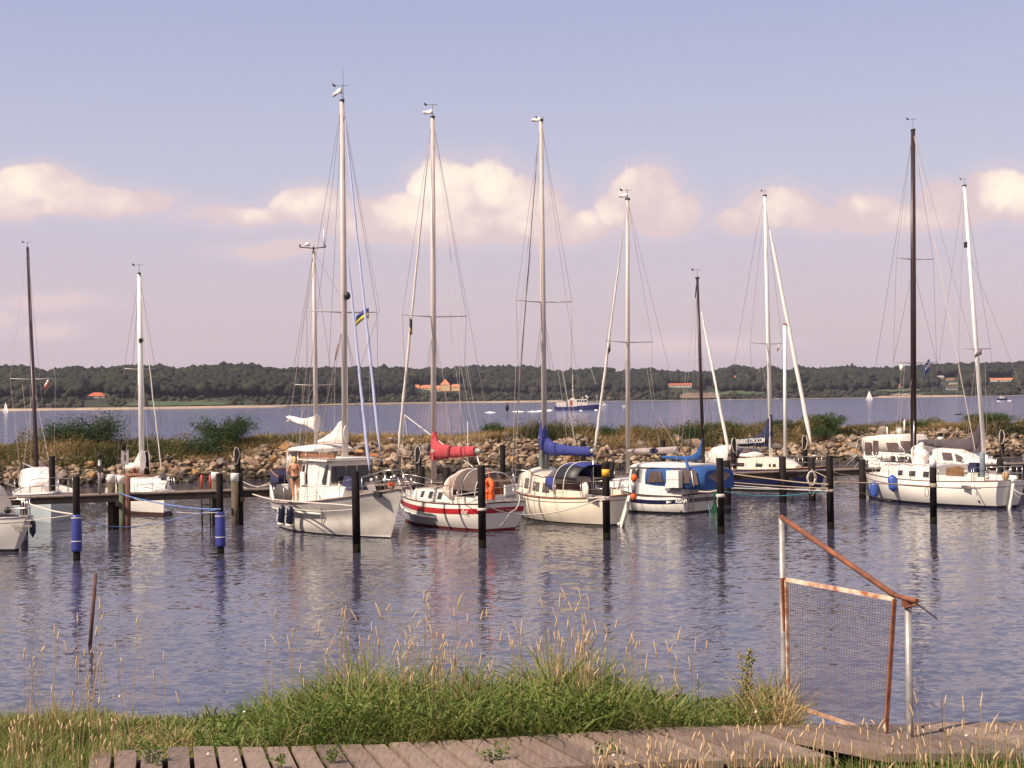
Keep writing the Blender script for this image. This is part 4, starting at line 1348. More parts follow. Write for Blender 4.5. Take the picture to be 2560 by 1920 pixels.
# ================================================================== BOATS
GEL = mat('white_gelcoat', (0.80, 0.76, 0.68), 0.28, var=.035, scale=1.2, coat=.3)
GELC = mat('cream_gelcoat', (0.80, 0.72, 0.57), 0.28, var=.05, scale=1.0, coat=.3)
GELG = mat('grey_white_gelcoat', (0.60, 0.56, 0.50), 0.35, var=.10, scale=2.3, coat=.2)  # hull shading and water caustics put into the colour as darker mottle
PALEB = mat('pale_blue_gelcoat', (0.42, 0.48, 0.49), 0.35, var=.05)
NAVY = mat('navy_paint', (0.012, 0.014, 0.055), 0.2, var=.1, coat=.3)
NAVYC = mat('navy_canvas', (0.022, 0.024, 0.075), 0.85, var=.12, scale=5, bump=.15)
BLUEC = mat('blue_canvas', (0.034, 0.044, 0.21), 0.85, var=.08, scale=4, bump=.2)
ROYAL = mat('royal_blue_canvas', (0.022, 0.085, 0.27), 0.85, var=.1, scale=4, bump=.2)
REDC = mat('red_canvas', (0.50, 0.065, 0.075), 0.85, col2=(.36, .035, .045), scale=4, bump=.2)
GREYC = mat('dark_grey_canvas', (0.085, 0.068, 0.080), 0.9, var=.1, scale=4, bump=.3)
TAUPE = mat('taupe_canvas', (0.36, 0.30, 0.29), 0.9, var=.08, scale=4, bump=.15)
WHITEC = mat('white_canvas', (0.78, 0.72, 0.66), 0.85, var=.05, scale=5, bump=.25)
CREAMC = mat('cream_canvas', (0.74, 0.66, 0.58), 0.85, var=.05, scale=5, bump=.2)
REDP = mat('red_stripe_paint', (0.40, 0.022, 0.025), 0.3, var=.06, coat=.3)
REDB = mat('red_antifouling', (0.22, 0.018, 0.015), 0.6)
BLKB = mat('black_antifouling', (0.012, 0.010, 0.014), 0.6)
BLUB = mat('blue_boot_paint', (0.02, 0.026, 0.11), 0.4)
BRNB = mat('brown_antifouling', (0.08, 0.035, 0.02), 0.6)
TEAK = mat('teak', (0.30, 0.13, 0.06), 0.6, col2=(.20, .085, .04), scale=8)
TEAKG = mat('weathered_teak', (0.34, 0.25, 0.20), 0.8, col2=(.26, .19, .155), scale=6)
MAHO = mat('mahogany', (0.13, 0.035, 0.018), 0.35, col2=(.09, .025, .014), scale=8, coat=.4)
ALU = mat('anodised_mast', (0.56, 0.49, 0.45), 0.4, 0.0, var=.04, scale=1)
ALUW = mat('white_mast', (0.80, 0.77, 0.72), 0.35, var=.02)
DARKM = mat('dark_mast', (0.055, 0.032, 0.035), 0.35, 0.3, var=.05)
STEEL = mat('stainless', (0.55, 0.50, 0.46), 0.25, 0.9, var=.05)
WIREM = mat('rigging_wire', (0.24, 0.20, 0.20), 0.4, 0.6, var=.02)
WIREL = mat('rigging_rope', (0.55, 0.47, 0.42), 0.8, var=.02)
SMOKE = mat('tinted_window', (0.035, 0.030, 0.032), 0.08, var=.1)
CLEARW = mat('clear_vinyl', (0.085, 0.060, 0.058), 0.12, col2=(.15, .11, .10), scale=1.5)
FENB = mat('navy_fender', (0.012, 0.014, 0.045), 0.4)
FENL = mat('blue_fender', (0.05, 0.11, 0.42), 0.4)
FENK = mat('black_fender', (0.010, 0.009, 0.012), 0.4)
ORNG = mat('orange_buoy', (0.85, 0.13, 0.025), 0.6, var=.06, scale=6)
BLKP = mat('black_plastic', (0.02, 0.018, 0.02), 0.5)
SAILW = mat('sail_cloth', (0.74, 0.68, 0.62), 0.8, var=.06, scale=3, bump=.2)
SAILB = mat('blue_uv_strip', (0.44, 0.48, 0.68), 0.8, var=.06, scale=3)
NONSK = mat('deck_paint', (0.62, 0.56, 0.48), 0.7, var=.05, scale=3)


VINYL = bpy.data.materials.new('see_through_vinyl'); VINYL.use_nodes = True
_n, _k = VINYL.node_tree.nodes, VINYL.node_tree.links
_n['Principled BSDF'].inputs['Base Color'].default_value = (.42, .33, .29, 1); _n['Principled BSDF'].inputs['Roughness'].default_value = .15
_t = _n.new('ShaderNodeBsdfTransparent'); _t.inputs[0].default_value = (.85, .78, .72, 1)
_m = _n.new('ShaderNodeMixShader'); _m.inputs[0].default_value = .28
_k.new(_t.outputs[0], _m.inputs[1]); _k.new(_n['Principled BSDF'].outputs[0], _m.inputs[2]); _k.new(_m.outputs[0], _n['Material Output'].inputs['Surface'])


def lettering(body, size, M, m, parent, shear=0.0, bold=0.0, sx=1.0):
    cu = bpy.data.curves.new('lettering', 'FONT')
    cu.body = body; cu.size = size; cu.extrude = .003; cu.shear = shear; cu.offset = bold
    cu.align_x = 'CENTER'; cu.align_y = 'CENTER'
    cu.materials.append(m)
    o = bpy.data.objects.new('lettering', cu); COL.objects.link(o)
    bpy.context.view_layer.update()
    me = bpy.data.meshes.new_from_object(o.evaluated_get(bpy.context.evaluated_depsgraph_get()))
    bpy.data.objects.remove(o); me.name = 'lettering'
    o = bpy.data.objects.new('lettering', me); COL.objects.link(o)
    o.parent = parent; o.matrix_local = M @ Matrix.Diagonal((sx, 1, 1, 1))
    return o


def frame(X, Y, Z, loc):
    X, Y, Z = Vector(X).normalized(), Vector(Y).normalized(), Vector(Z).normalized()
    return Matrix(((X.x, Y.x, Z.x, loc[0]), (X.y, Y.y, Z.y, loc[1]), (X.z, Y.z, Z.z, loc[2]), (0, 0, 0, 1)))


class Boat:
    def __init__(s, name, label, cat, stern, bow, beam, zs, hullm, bootm, tr=.7, ob=1.0, rake=.25, dep=.6, pb=2.1, group='boats in the marina', fine=1.35, full=3.0, bulge=.35, sm=.45, flare=0.0):
        s.S, s.W = Vector((stern[0], stern[1], 0)), Vector((bow[0], bow[1], 0))
        d = s.W - s.S; s.L = d.length; s.ang = math.atan2(d.y, d.x)
        s.flare = flare
        s.root = empty(name, s.S, s.ang); tag(s.root, label, cat, group)
        s.beam, s.zs, s.tr, s.ob, s.rk, s.dep, s.pb, s.fine, s.full, s.bul, s.sm = beam, zs, tr, ob, rake, dep, pb, fine, full, bulge, sm
        s.fwd = Vector((math.cos(s.ang), math.sin(s.ang), 0)); s.port = Vector((-s.fwd.y, s.fwd.x, 0))
        s.cam_side = 1 if s.port.dot(CAM - (s.S + s.W) / 2) > 0 else -1      # +1: we see the port side
        s.hull(hullm, bootm)

    # ---- mapping from the photograph onto the boat's own planes
    def P(s, px, py, off=0.0):
        d = ray(px, py)
        o = s.S + s.port * off
        k = (o - CAM).dot(s.port) / d.dot(s.port)
        w = CAM + d * k
        return Vector(((w - s.S).dot(s.fwd), off, w.z))

    def X(s, x, px, py):
        """point in the athwartships plane at station x"""
        d = ray(px, py); o = s.S + s.fwd * x
        k = (o - CAM).dot(s.fwd) / d.dot(s.fwd); w = CAM + d * k
        return Vector((x, (w - s.S).dot(s.port), w.z))

    def Z(s, px, py, z):
        w = onz(px, py, z)
        return Vector(((w - s.S).dot(s.fwd), (w - s.S).dot(s.port), z))

    def sheer(s, t):
        a, m, b = s.zs
        return a * (1 - t) * (1 - 2 * t) + 4 * m * t * (1 - t) + b * t * (2 * t - 1) if len(s.zs) == 3 else 0

    def hb(s, t):
        sm = s.sm
        if t < sm: f = s.tr + (1 - s.tr) * (1 - ((sm - t) / sm) ** 2.2)
        else: f = max(0.0, 1 - ((t - sm) / (1 - sm)) ** s.pb)
        return s.beam / 2 * f

    def hp(s, t, z, side, out=0.0):
        zt = s.sheer(t)
        u = min(max((zt - z) / (zt + s.dep), 0), 1)
        k = max(0, (t - .45) / .55)
        p = s.full * (1 - k) + s.fine * k
        if t < .25: p = p * (1 - .35 * (1 - t / .25))
        y = s.hb(t) * (1 - u ** p) ** s.bul if u < 1 else 0
        if s.flare:
            q = min(u / .36, 1); y *= 1 - s.flare * q * (1 - .45 * max(0, min((u - .36) / .25, 1)))
        y *= (1 + .05 * math.sin(min(u * 1.6, 1) * math.pi) * (1 - k))
        zb, z0 = s.zs[2], s.zs[0]
        r1 = (min(max(z, -s.dep), zb) + s.dep) / (zb + s.dep); r0 = (min(z, z0) + s.dep) / (z0 + s.dep)
        x1 = s.L - s.ob * (1 - r1) ** 1.15; x0 = s.rk * (1 - r0)
        return Vector((x0 + t * (x1 - x0), side * (y + out), z))

    def tx(s, x): return min(max(x / s.L, 0), 1)

    def deckz(s, x): return s.sheer(s.tx(x))

    def halfb(s, x): return s.hb(s.tx(x))

    def hull(s, m, bm):
        NT, NZ = 30, 12
        ts = [1 - (1 - i / NT) ** 1.25 for i in range(NT + 1)]
        mb = MB()
        for side in (1, -1):
            secs = []
            for t in ts:
                zt = s.sheer(t)
                secs.append([s.hp(t, zt - (zt + s.dep) * (j / NZ) ** .9, side) for j in range(NZ + 1)])
            mb.loft(secs)
        # transom and deck
        e = [s.hp(0, s.sheer(0) - (s.sheer(0) + s.dep) * (j / NZ) ** .9, 1) for j in range(NZ + 1)]
        e2 = [s.hp(0, s.sheer(0) - (s.sheer(0) + s.dep) * (j / NZ) ** .9, -1) for j in range(NZ + 1)]
        mb.loft([e, e2], smooth=False)
        mb.make('hull', m, s.root)
        dk = [[s.hp(t, s.sheer(t) - .03, 1), Vector((s.hp(t, s.sheer(t) - .03, 1).x, 0, s.sheer(t) + .02)), s.hp(t, s.sheer(t) - .03, -1)] for t in ts]
        MB().loft(dk).make('deck', NONSK, s.root)
        if bm: s.strip('boot_stripe', bm, -.4, .09, .006)

    def strip(s, name, m, z0, z1, out=.006, rel=False, t0=0.0, t1=1.0, both=True, transom=True, tz=None):
        """painted band between two heights (rel: measured down from the sheer)"""
        mb = MB(); N = 30
        secs = {}
        for side in ((1, -1) if both else (s.cam_side,)):
            a = []
            for i in range(N + 1):
                t = t0 + (t1 - t0) * i / N
                za, zb = (s.sheer(t) - z0, s.sheer(t) - z1) if rel else (z0, z1)
                a.append([s.hp(t, za + (zb - za) * k / 4, side, out) for k in range(5)])
            secs[side] = a
            mb.loft(a)
        if transom and both and t0 == 0:
            A, B = secs[1][0], secs[-1][0]
            mb.loft([[p + Vector((-out, 0, 0)) for p in A], [p + Vector((-out, 0, 0)) for p in B]])
        return mb.make(name, m, s.root)

    def sheer_tube(s, name, m, r=.025, dz=0.0, out=.01, t0=0.0, t1=1.0, stern=True, ry=1.6):
        for side in (1, -1):
            MB().tube([s.hp(t0 + (t1 - t0) * i / 24, s.sheer(t0 + (t1 - t0) * i / 24) + dz, side, out) for i in range(25)], r, 6).make(name, m, s.root)
        if stern and t0 == 0:
            a, b = s.hp(0, s.sheer(0) + dz, 1, out), s.hp(0, s.sheer(0) + dz, -1, out)
            MB().tube([a, (a + b) / 2 + Vector((-.03, 0, .03)), b], r, 6).make(name, m, s.root)

    def house(s, name, m, secs, roof=None, cap=True):
        """secs: (x, halfwidth bottom, halfwidth top, z bottom, z top, camber)"""
        mb, rf = MB(), MB()
        R1, R2 = [], []
        for x, wb, wt, zb, zt, cb in secs:
            R1.append([Vector((x, wb, zb)), Vector((x, wt, zt))]); R2.append([Vector((x, -wb, zb)), Vector((x, -wt, zt))])
        mb.loft(R1, smooth=False); mb.loft(R2, smooth=False)
        top = [[Vector((x, wt * math.cos(a), zt + cb * math.sin(a))) for a in [math.pi * k / 8 for k in range(9)]] for x, wb, wt, zb, zt, cb in secs]
        (rf if roof else mb).loft(top)
        for e, rev in ((secs[0], 0), (secs[-1], 1)):
            x, wb, wt, zb, zt, cb = e
            poly = [Vector((x, wb, zb))] + [Vector((x, wt * math.cos(math.pi * k / 8), zt + cb * math.sin(math.pi * k / 8))) for k in range(9)] + [Vector((x, -wb, zb))]
            mb.add(poly, [tuple(range(len(poly)))])
        o = mb.make(name, m, s.root)
        if roof: rf.make('roof', roof, s.root)
        s.hs = secs
        return o

    def side_pt(s, secs, x, v, side, out=.012):
        xs = [q[0] for q in secs]
        g = lambda k: float(np.interp(x, xs, [q[k] for q in secs])) if xs[0] < xs[-1] else float(np.interp(x, xs[::-1], [q[k] for q in secs][::-1]))
        wb, wt, zb, zt = g(1), g(2), g(3), g(4)
        return Vector((x, side * (wb + (wt - wb) * v + out), zb + (zt - zb) * v))

    def window(s, secs, x0, x1, v0, v1, m=SMOKE, side=None, sk0=0.0, sk1=0.0, frame_m=None, name='window', parent=None):
        sides = (side,) if side else (1, -1)
        for sd_ in sides:
            c = [(x0 + sk0, v0), (x1 + sk1, v0), (x1, v1), (x0, v1)]
            pts = [s.side_pt(secs, a, b, sd_) for a, b in c]
            n = Vector((0, sd_, 0)) * .012
            o = MB().prism(pts, n).make(name, m, parent or s.root)
            if frame_m:
                f = [s.side_pt(secs, a, b, sd_, .004) for a, b in ((c[0][0] - .03, v0 - .07), (c[1][0] + .03, v0 - .07), (c[2][0] + .03, v1 + .07), (c[3][0] - .03, v1 + .07))]
                MB().prism(f, n * .9).make('window_frame', frame_m, o)

    def arch(s, name, m, secs, n=14, t0=0.0, t1=1.0, out=0.0, solid=.0, parent=None, p=2.6, caps=False):
        """canvas hood: secs (x, halfwidth, z base, z top) swept as super-ellipse arches"""
        L = []
        for x, w, zb, zt in secs:
            row = []
            for k in range(n + 1):
                a = math.pi * (t0 + (t1 - t0) * k / n)
                c, q = math.cos(a), math.sin(a)
                row.append(Vector((x, (w + out) * math.copysign(abs(c) ** (2 / p), c), zb + (zt - zb + out) * abs(q) ** (2 / p))))
            L.append(row)
        return MB().loft(L, caps=caps).make(name, m, parent or s.root, solid=solid)

    def mast(s, base, top, r=.075, m=ALU, name='mast', n=10):
        o = MB().tube([base, base.lerp(top, .5), top], [r, r, r * .72], n, ry=1.35).make(name, m, s.root)
        return o

    def wire(s, a, b, r=.0075, m=None, name='shroud'):
        return MB().tube([a, b], r, 4, caps=False).make(name, m or WIREM, s.root)

    def rigging(s, base, top, chain_x, yc, spreads, fore=None, back=None, r=.0075, inner=.55):
        """spreads: list of (height fraction, half length)"""
        zc = s.deckz(chain_x)
        for side in (1, -1):
            tips = []
            for f, hl in spreads:
                c = base.lerp(top, f); tip = c + Vector((-.12, side * hl, .05))
                MB().tube([c, tip], [.03, .018], 6).make('spreader', s.spm if hasattr(s, 'spm') else ALU, s.root)
                tips.append(tip)
            ch = Vector((chain_x, side * yc, zc))
            pts = [ch] + tips + [top.copy()]
            for a, b in zip(pts[:-1], pts[1:]): s.wire(a, b, r)
            c = base.lerp(top, spreads[0][0] - .02)
            s.wire(Vector((chain_x - .35, side * yc, zc)), c, r); s.wire(Vector((chain_x + .4, side * yc * .97, zc)), c, r)
            if len(spreads) > 1:
                s.wire(tips[0], base.lerp(top, spreads[1][0] - .02), r)
        if back:
            s.wire(top, Vector(back), r, name='backstay')
        if fore is not None:
            s.wire(top, Vector(fore), r, name='forestay')

    def halyards(s, base, top, k=3, aft=-.12, m=None):
        for i in range(k):
            s.wire(top + Vector((aft * (.4 + .5 * i), rng.uniform(-.05, .05), -.05)), base + Vector((aft * (1 + .6 * i), rng.uniform(-.2, .2), .9)), .006, m or WIREL, 'halyard')

    def furled(s, a, b, r0=.05, r1=.028, m=SAILW, name='furled_sail'):
        d = (b - a)
        N = 26; pts, rs = [], []
        for i in range(N + 1):
            t = i / N
            pts.append(a + d * (.035 + .93 * t) + Vector((rng.normal() * .006, rng.normal() * .006, 0)))
            rs.append(max(.012, (r0 * (1 - t) + r1 * t) * (1 + rng.normal() * .08) * min(1, t * 9 + .25) * min(1, (1 - t) * 9 + .25)))
        MB().tube(pts, rs, 8).make(name, m, s.root)
        MB().lathe(a + d * .012, [(.06, 0), (.075, .04), (.075, .12), (.05, .15)], 10, d).make('furling_drum', BLKP, s.root)

    def cover(s, name, m, pts, w=.11, n=10, parent=None):
        """pts: (local point of boom line, height up, depth down, width)"""
        secs = []; full = []
        for i in range(len(pts) - 1):
            for k in range(4):
                t = k / 4; a, b = pts[i], pts[i + 1]
                full.append((Vector(a[0]).lerp(Vector(b[0]), t), *[a[j] + (b[j] - a[j]) * t for j in (1, 2, 3)]))
        full.append(pts[-1]); n = 16
        for p, up, dn, ww in full:
            p = Vector(p); row = []
            for a in [2 * math.pi * k / n for k in range(n)]:
                q = p + Vector((0, ww * math.cos(a), (up if math.sin(a) > 0 else dn) * math.sin(a)))
                w = mnoise.noise(Vector((q.x * 2.2, a * .9, 1.3))) * .5 + mnoise.noise(Vector((q.x * 7, a * 1.5, 4))) * .3
                row.append(q + Vector((0, ww * w * .7 * math.cos(a), up * w * .28 * math.sin(a))))
            secs.append(row)
        return MB().loft(secs, close=True, caps=True).make(name, m, parent or s.root)

    def sailshape(s, name, m, poly_px, off=0.0, th=.10, parent=None):
        """bundled cloth whose outline is measured on the centre plane"""
        poly = [s.P(x, y, off) for x, y in poly_px]
        c = sum(poly, Vector()) / len(poly)
        mb = MB(); n = len(poly)
        for sd_ in (1, -1):
            ring2 = [c.lerp(p, .62) + Vector((0, sd_ * th * .8, 0)) for p in poly]
            mb.add([*poly, *ring2, c + Vector((0, sd_ * th, 0))], [(i, (i + 1) % n, n + (i + 1) % n, n + i) for i in range(n)] + [(n + i, n + (i + 1) % n, 2 * n) for i in range(n)], True)
        o = mb.make(name, m, parent or s.root)
        return o

    def stanchions(s, xs, h=.6, lines=(.3, .58), inset=.04, r=.013, x_ends=None, m=STEEL):
        for side in (1, -1):
            pts = []
            for x in xs:
                p = Vector((x, side * (s.halfb(x) - inset), s.deckz(x)))
                MB().tube([p, p + Vector((0, 0, h))], r, 5).make('stanchion', m, s.root); pts.append(p)
            for hz in lines:
                for a, b in zip(pts[:-1], pts[1:]):
                    pass
                MB().tube([p + Vector((0, 0, hz)) for p in pts], .006, 4).make('lifeline', WIREM, s.root)

    def pulpit(s, x0, h=.6, r=.016, m=STEEL):
        L = s.L
        for hz in (h, h * .5):
            a = [Vector((x0, sd_ * (s.halfb(x0) - .04), s.deckz(x0) + hz)) for sd_ in (1, -1)]
            f = Vector((L - .02, 0, s.zs[2] + hz + (.04 if hz == h else 0)))
            q = [Vector((x0 + (L - x0) * .6, sd_ * max(.14, s.halfb(x0 + (L - x0) * .6)), s.zs[2] + hz)) for sd_ in (1, -1)]
            MB().tube([a[0], q[0], f + Vector((0, .1, 0)), f + Vector((0, -.1, 0)), q[1], a[1]], r, 6).make('pulpit_rail', m, s.root)
        for x in (x0, x0 + (L - x0) * .6):
            for sd_ in (1, -1):
                p = Vector((x, sd_ * max(.12, s.halfb(x) - .04), s.deckz(x)))
                MB().tube([p, p + Vector((0, 0, h))], r, 6).make('pulpit_leg', m, s.root)

    def pushpit(s, x1, h=.62, r=.016, m=STEEL, mid=3):
        w0 = s.halfb(0) - .04
        for hz in (h, h * .5):
            MB().tube([Vector((x1, s.halfb(x1) - .04, s.deckz(x1) + hz)), Vector((.08, w0, s.zs[0] + hz)), Vector((.0, w0 * .6, s.zs[0] + hz)), Vector((.0, -w0 * .6, s.zs[0] + hz)),
                       Vector((.08, -w0, s.zs[0] + hz)), Vector((x1, -s.halfb(x1) + .04, s.deckz(x1) + hz))], r, 6).make('pushpit_rail', m, s.root)
        for x, y in ((x1, s.halfb(x1) - .04), (x1, -s.halfb(x1) + .04), (.1, w0), (.1, -w0), (.04, w0 * .5), (.04, -w0 * .5)):
            MB().tube([(x, y, s.deckz(x)), (x, y, s.deckz(x) + h)], r, 6).make('pushpit_leg', m, s.root)

    def vane(s, top, h=.35, w=.5, flag=None, m=BLKP):
        """wind indicator on the masthead, drawn across the wind"""
        u = (Vector((1, 0, 0)) @ Matrix.Rotation(s.ang, 3, 'Z'))   # world +X in local axes
        u = Vector((math.cos(-s.ang), math.sin(-s.ang), 0))
        mb = MB().tube([top, top + Vector((0, 0, h))], .010, 4)
        c = top + Vector((0, 0, h))
        mb.tube([c - u * w * .55, c + u * w * .45], .010, 4)
        mb.prism([c - u * w * .75 + Vector((0, 0, .09)), c - u * w * .5 + Vector((0, 0, .02)), c - u * w * .5 - Vector((0, 0, .05)), c - u * w * .7 - Vector((0, 0, .02))], (0.01, 0.01, 0))
        mb.make('wind_vane', m, s.root)
        MB().box(top + Vector((0, 0, .04)), (.22, .10, .09)).make('masthead', m, s.root)
        if flag:
            s.flag(top + u * .02 + Vector((0, 0, h * .45)), -u, .42, .20, [flag], drop=.02)

    def flag(s, p, u, w, h, mats, drop=.2, name='burgee', split=None):
        """small waving flag: hoist at p, flying along u; mats = one or two horizontal bands"""
        n = 8; nb = len(mats)
        for b, m in enumerate(mats):
            secs = []
            for i in range(n + 1):
                t = i / n
                q = p + u * (w * t) + Vector((0, 0, -drop * t * t)) + Vector((-u.y, u.x, 0)) * (.05 * math.sin(t * 7))
                k = (1 - .35 * t) if nb == 1 else 1
                z1 = h / 2 - h * b / nb; z0 = h / 2 - h * (b + 1) / nb
                secs.append([q + Vector((0, 0, z1 * k)), q + Vector((0, 0, z0 * k))])
            MB().loft(secs).make(name, m, s.root, solid=.006)

    def fender(s, p, r, l, m, tilt=(0, 0), name='fender', rope_to=None):
        ax = Vector((tilt[0], tilt[1], -1)).normalized()
        o = MB().lathe(p, [(.02, 0), (r * .35, .03), (r * .9, .12), (r, .2), (r, l - .2), (r * .9, l - .12), (r * .35, l - .02), (.02, l + .03)], 14, ax).make(name, m, s.root)
        if rope_to is not None: s.wire(Vector(rope_to), Vector(p), .01, WIREL, 'fender_line')
        return o

def Z2(x, y): return (640 + x / 4.608, 1040 + y / 4.608)
def Z3(x, y): return (940 + x / 4.366, 1020 + y / 4.366)
def Z4(x, y): return (1240 + x / 4.366, 1020 + y / 4.366)
def Z5(x, y): return (1540 + x / 5.53, 1040 + y / 5.53)
def Z6(x, y): return (1740 + x / 4.74, 1000 + y / 4.74)
def Z7(x, y): return (2100 + x / 4.739, 1000 + y / 4.739)
def ZA(x, y): return (x / 5.53, 1100 + y / 5.53)
def ZC(x, y): return (220 + x / 5.925, 1040 + y / 5.925)


def coverpx(b, name, m, pts, w=.13, off=0.0):
    """pts: (px, py top, py bottom) along the boom"""
    L = []
    for px, t, q in pts:
        A, B = b.P(px, t, off), b.P(px, q, off); c = (A + B) / 2
        L.append((Vector((c.x, off, c.z)), (A.z - B.z) / 2, (A.z - B.z) / 2, w * (1 if (A.z - B.z) > .12 else .6)))
    return b.cover(name, m, L)


def spinepx(b, name, m, pts, off=0.0, n=12, sub_=4):
    """pts: (px, py, half thickness px, half width m) along a curved spine in the centre plane"""
    out = []
    for i in range(len(pts) - 1):
        p0, p1, p2, p3 = pts[max(i - 1, 0)], pts[i], pts[i + 1], pts[min(i + 2, len(pts) - 1)]
        for k in range(sub_):
            t = k / sub_
            out.append(tuple(.5 * ((2 * p1[j]) + (p2[j] - p0[j]) * t + (2 * p0[j] - 5 * p1[j] + 4 * p2[j] - p3[j]) * t * t + (3 * p1[j] - p0[j] - 3 * p2[j] + p3[j]) * t ** 3) for j in range(4)))
    out.append(pts[-1])
    C = [b.P(q[0], q[1], off) for q in out]
    secs = []
    for i, q in enumerate(out):
        c = C[i]; d = (C[min(i + 1, len(C) - 1)] - C[max(i - 1, 0)]).normalized()
        nrm = Vector((-d.z, 0, d.x)); wr = [1 + .16 * mnoise.noise(Vector((i * .55, k * .8, len(pts)))) for k in range(n)]
        h = (b.P(q[0], q[1] - q[2], off) - c).length
        wob = 1 + .05 * math.sin(i * 1.9) + rng.normal() * .02
        secs.append([c + nrm * (h * math.sin(2 * math.pi * k / n)) * wr[k] + Vector((0, q[3] * wob * math.cos(2 * math.pi * k / n) * wr[k], 0)) for k in range(n)])
    return MB().loft(secs, close=True, caps=True).make(name, m, b.root)


def wires_px(b, L, r=.0065, m=None, name='halyard', off=0.0):
    for x1, y1, x2, y2 in L: b.wire(b.P(x1, y1, off), b.P(x2, y2, off), r, m or WIREL, name)


def std_rig(b, top, base, chain, spr, fore=None, back=None, m=ALU, r=.075, yc=None, wr=.0075):
    T, Bs = b.P(*top), b.P(*base)
    b.mast(Bs, T, r, m)
    L = []
    for (x1, y1, x2, y2, ym, xm) in spr:
        c = b.P(xm, ym); f = (c.z - Bs.z) / (T.z - Bs.z)
        a = abs(b.X(c.x, x1, y1).y); q = abs(b.X(c.x, x2, y2).y)
        L.append((f, (a + q) / 2))
    b.rigging(Bs, T, Bs.x - chain, yc or b.halfb(Bs.x) - .06, L, fore, back, wr)
    return T, Bs


# ------------------------------------------------------------------ 1 grey-hulled motor ketch
K = Boat('motor_ketch', 'grey white two masted motor sailer with wheelhouse, white bimini and two navy fenders', 'sailboat',
         (-9.1, 62.6), (-4.05, 55.4), 3.3, (1.10, 1.22, 1.86), GELG, None, tr=.62, ob=1.15, rake=.2, pb=2.6, fine=1.05, bulge=.42, full=2.8, sm=.42, dep=.5, flare=.24)
K.strip('boot_stripe', BLKB, -.4, .04, .006); K.strip('waterline_stripe', GEL, .045, .10, .008)
K.strip('rubbing_band', GEL, .98, .88, .02, t0=0.0, t1=.60)
K.sheer_tube('toe_rail', mat('greyed_rail', (.30, .22, .18), .7), .035, .02, .01)
for sd_ in (1, -1):
    MB().tube([K.hp(t / 20 * .6, .80, sd_, .03) for t in range(21)], .035, 6, ry=1.5).make('rub_strake', GEL, K.root)
# stern bulwark
mb = MB()
for sd_ in (1, -1):
    mb.loft([[K.hp(t, K.sheer(t), sd_, -.01) + Vector((0, 0, 0)), K.hp(t, K.sheer(t), sd_, -.03) + Vector((0, 0, h))] for t, h in ((0, .62), (.04, .6), (.08, .35), (.11, .1))])
mb.loft([[K.hp(0, 1.1, 1, -.01), K.hp(0, 1.1, 1, -.01) + Vector((0, 0, .62))], [K.hp(0, 1.1, -1, -.01), K.hp(0, 1.1, -1, -.01) + Vector((0, 0, .62))]])
mb.make('bulwark', GEL, K.root, solid=.05)
# navy weather cloths round the aft cockpit with teak trim
cl = []
for t, y0 in ((.0, .55), (.06, .55), (.12, .6), (.2, .8)):
    for_ = K.hp(t, K.sheer(t), -1, -.05); cl.append([for_ + Vector((0, 0, y0)), for_ + Vector((0, 0, 1.25 - t * 1.2))])
MB().loft(cl).make('weather_cloth', NAVYC, K.root, solid=.02)
cl2 = [[Vector((c[0].x, -c[0].y, c[0].z)), Vector((c[1].x, -c[1].y, c[1].z))] for c in cl]
MB().loft(cl2).make('weather_cloth', NAVYC, K.root, solid=.02)
MB().loft([cl[0], cl2[0]]).make('weather_cloth', NAVYC, K.root, solid=.02)
MB().tube([c[1] for c in reversed(cl)] + [c[1] for c in cl2], .035, 6).make('teak_capping', TEAK, K.root)
MB().box((.5, .25, 2.0), (.7, 1.0, 1.0)).make('grey_dodger', mat('grey_violet_canvas', (.20, .16, .19), .9, bump=.2), K.root)
# trunk cabin, wheelhouse
xa, xb = K.P(*Z2(560, 800), -1.12).x, K.P(*Z2(835, 740), -1.0).x + .15
wh = [(xa - .25, 1.20, 1.08, 1.80, 2.66, .10), (xa + .9, 1.20, 1.10, 1.80, 2.76, .12), (xb - .75, 1.12, 1.04, 1.82, 2.76, .12), (xb - .15, .98, .86, 1.85, 2.70, .10)]
K.house('lower_cabin', GEL, [(xa - .9, 1.22, 1.18, 1.1, 1.78, .05), (xa + 1, 1.22, 1.18, 1.15, 1.80, .05), (xb - .2, 1.05, 1.0, 1.25, 1.83, .05), (xb + .5, .8, .66, 1.35, 1.80, .05)])
K.house('wheelhouse', GEL, wh)
W_ = K.hs
span = (xb - .15) - (xa - .25)
for i, (f0, f1) in enumerate(((.04, .15), (.21, .93))):
    K.window(wh, xa - .25 + span * f0, xa - .25 + span * f1, .06, .92, SMOKE, sk0=.02, sk1=-.02, frame_m=None)
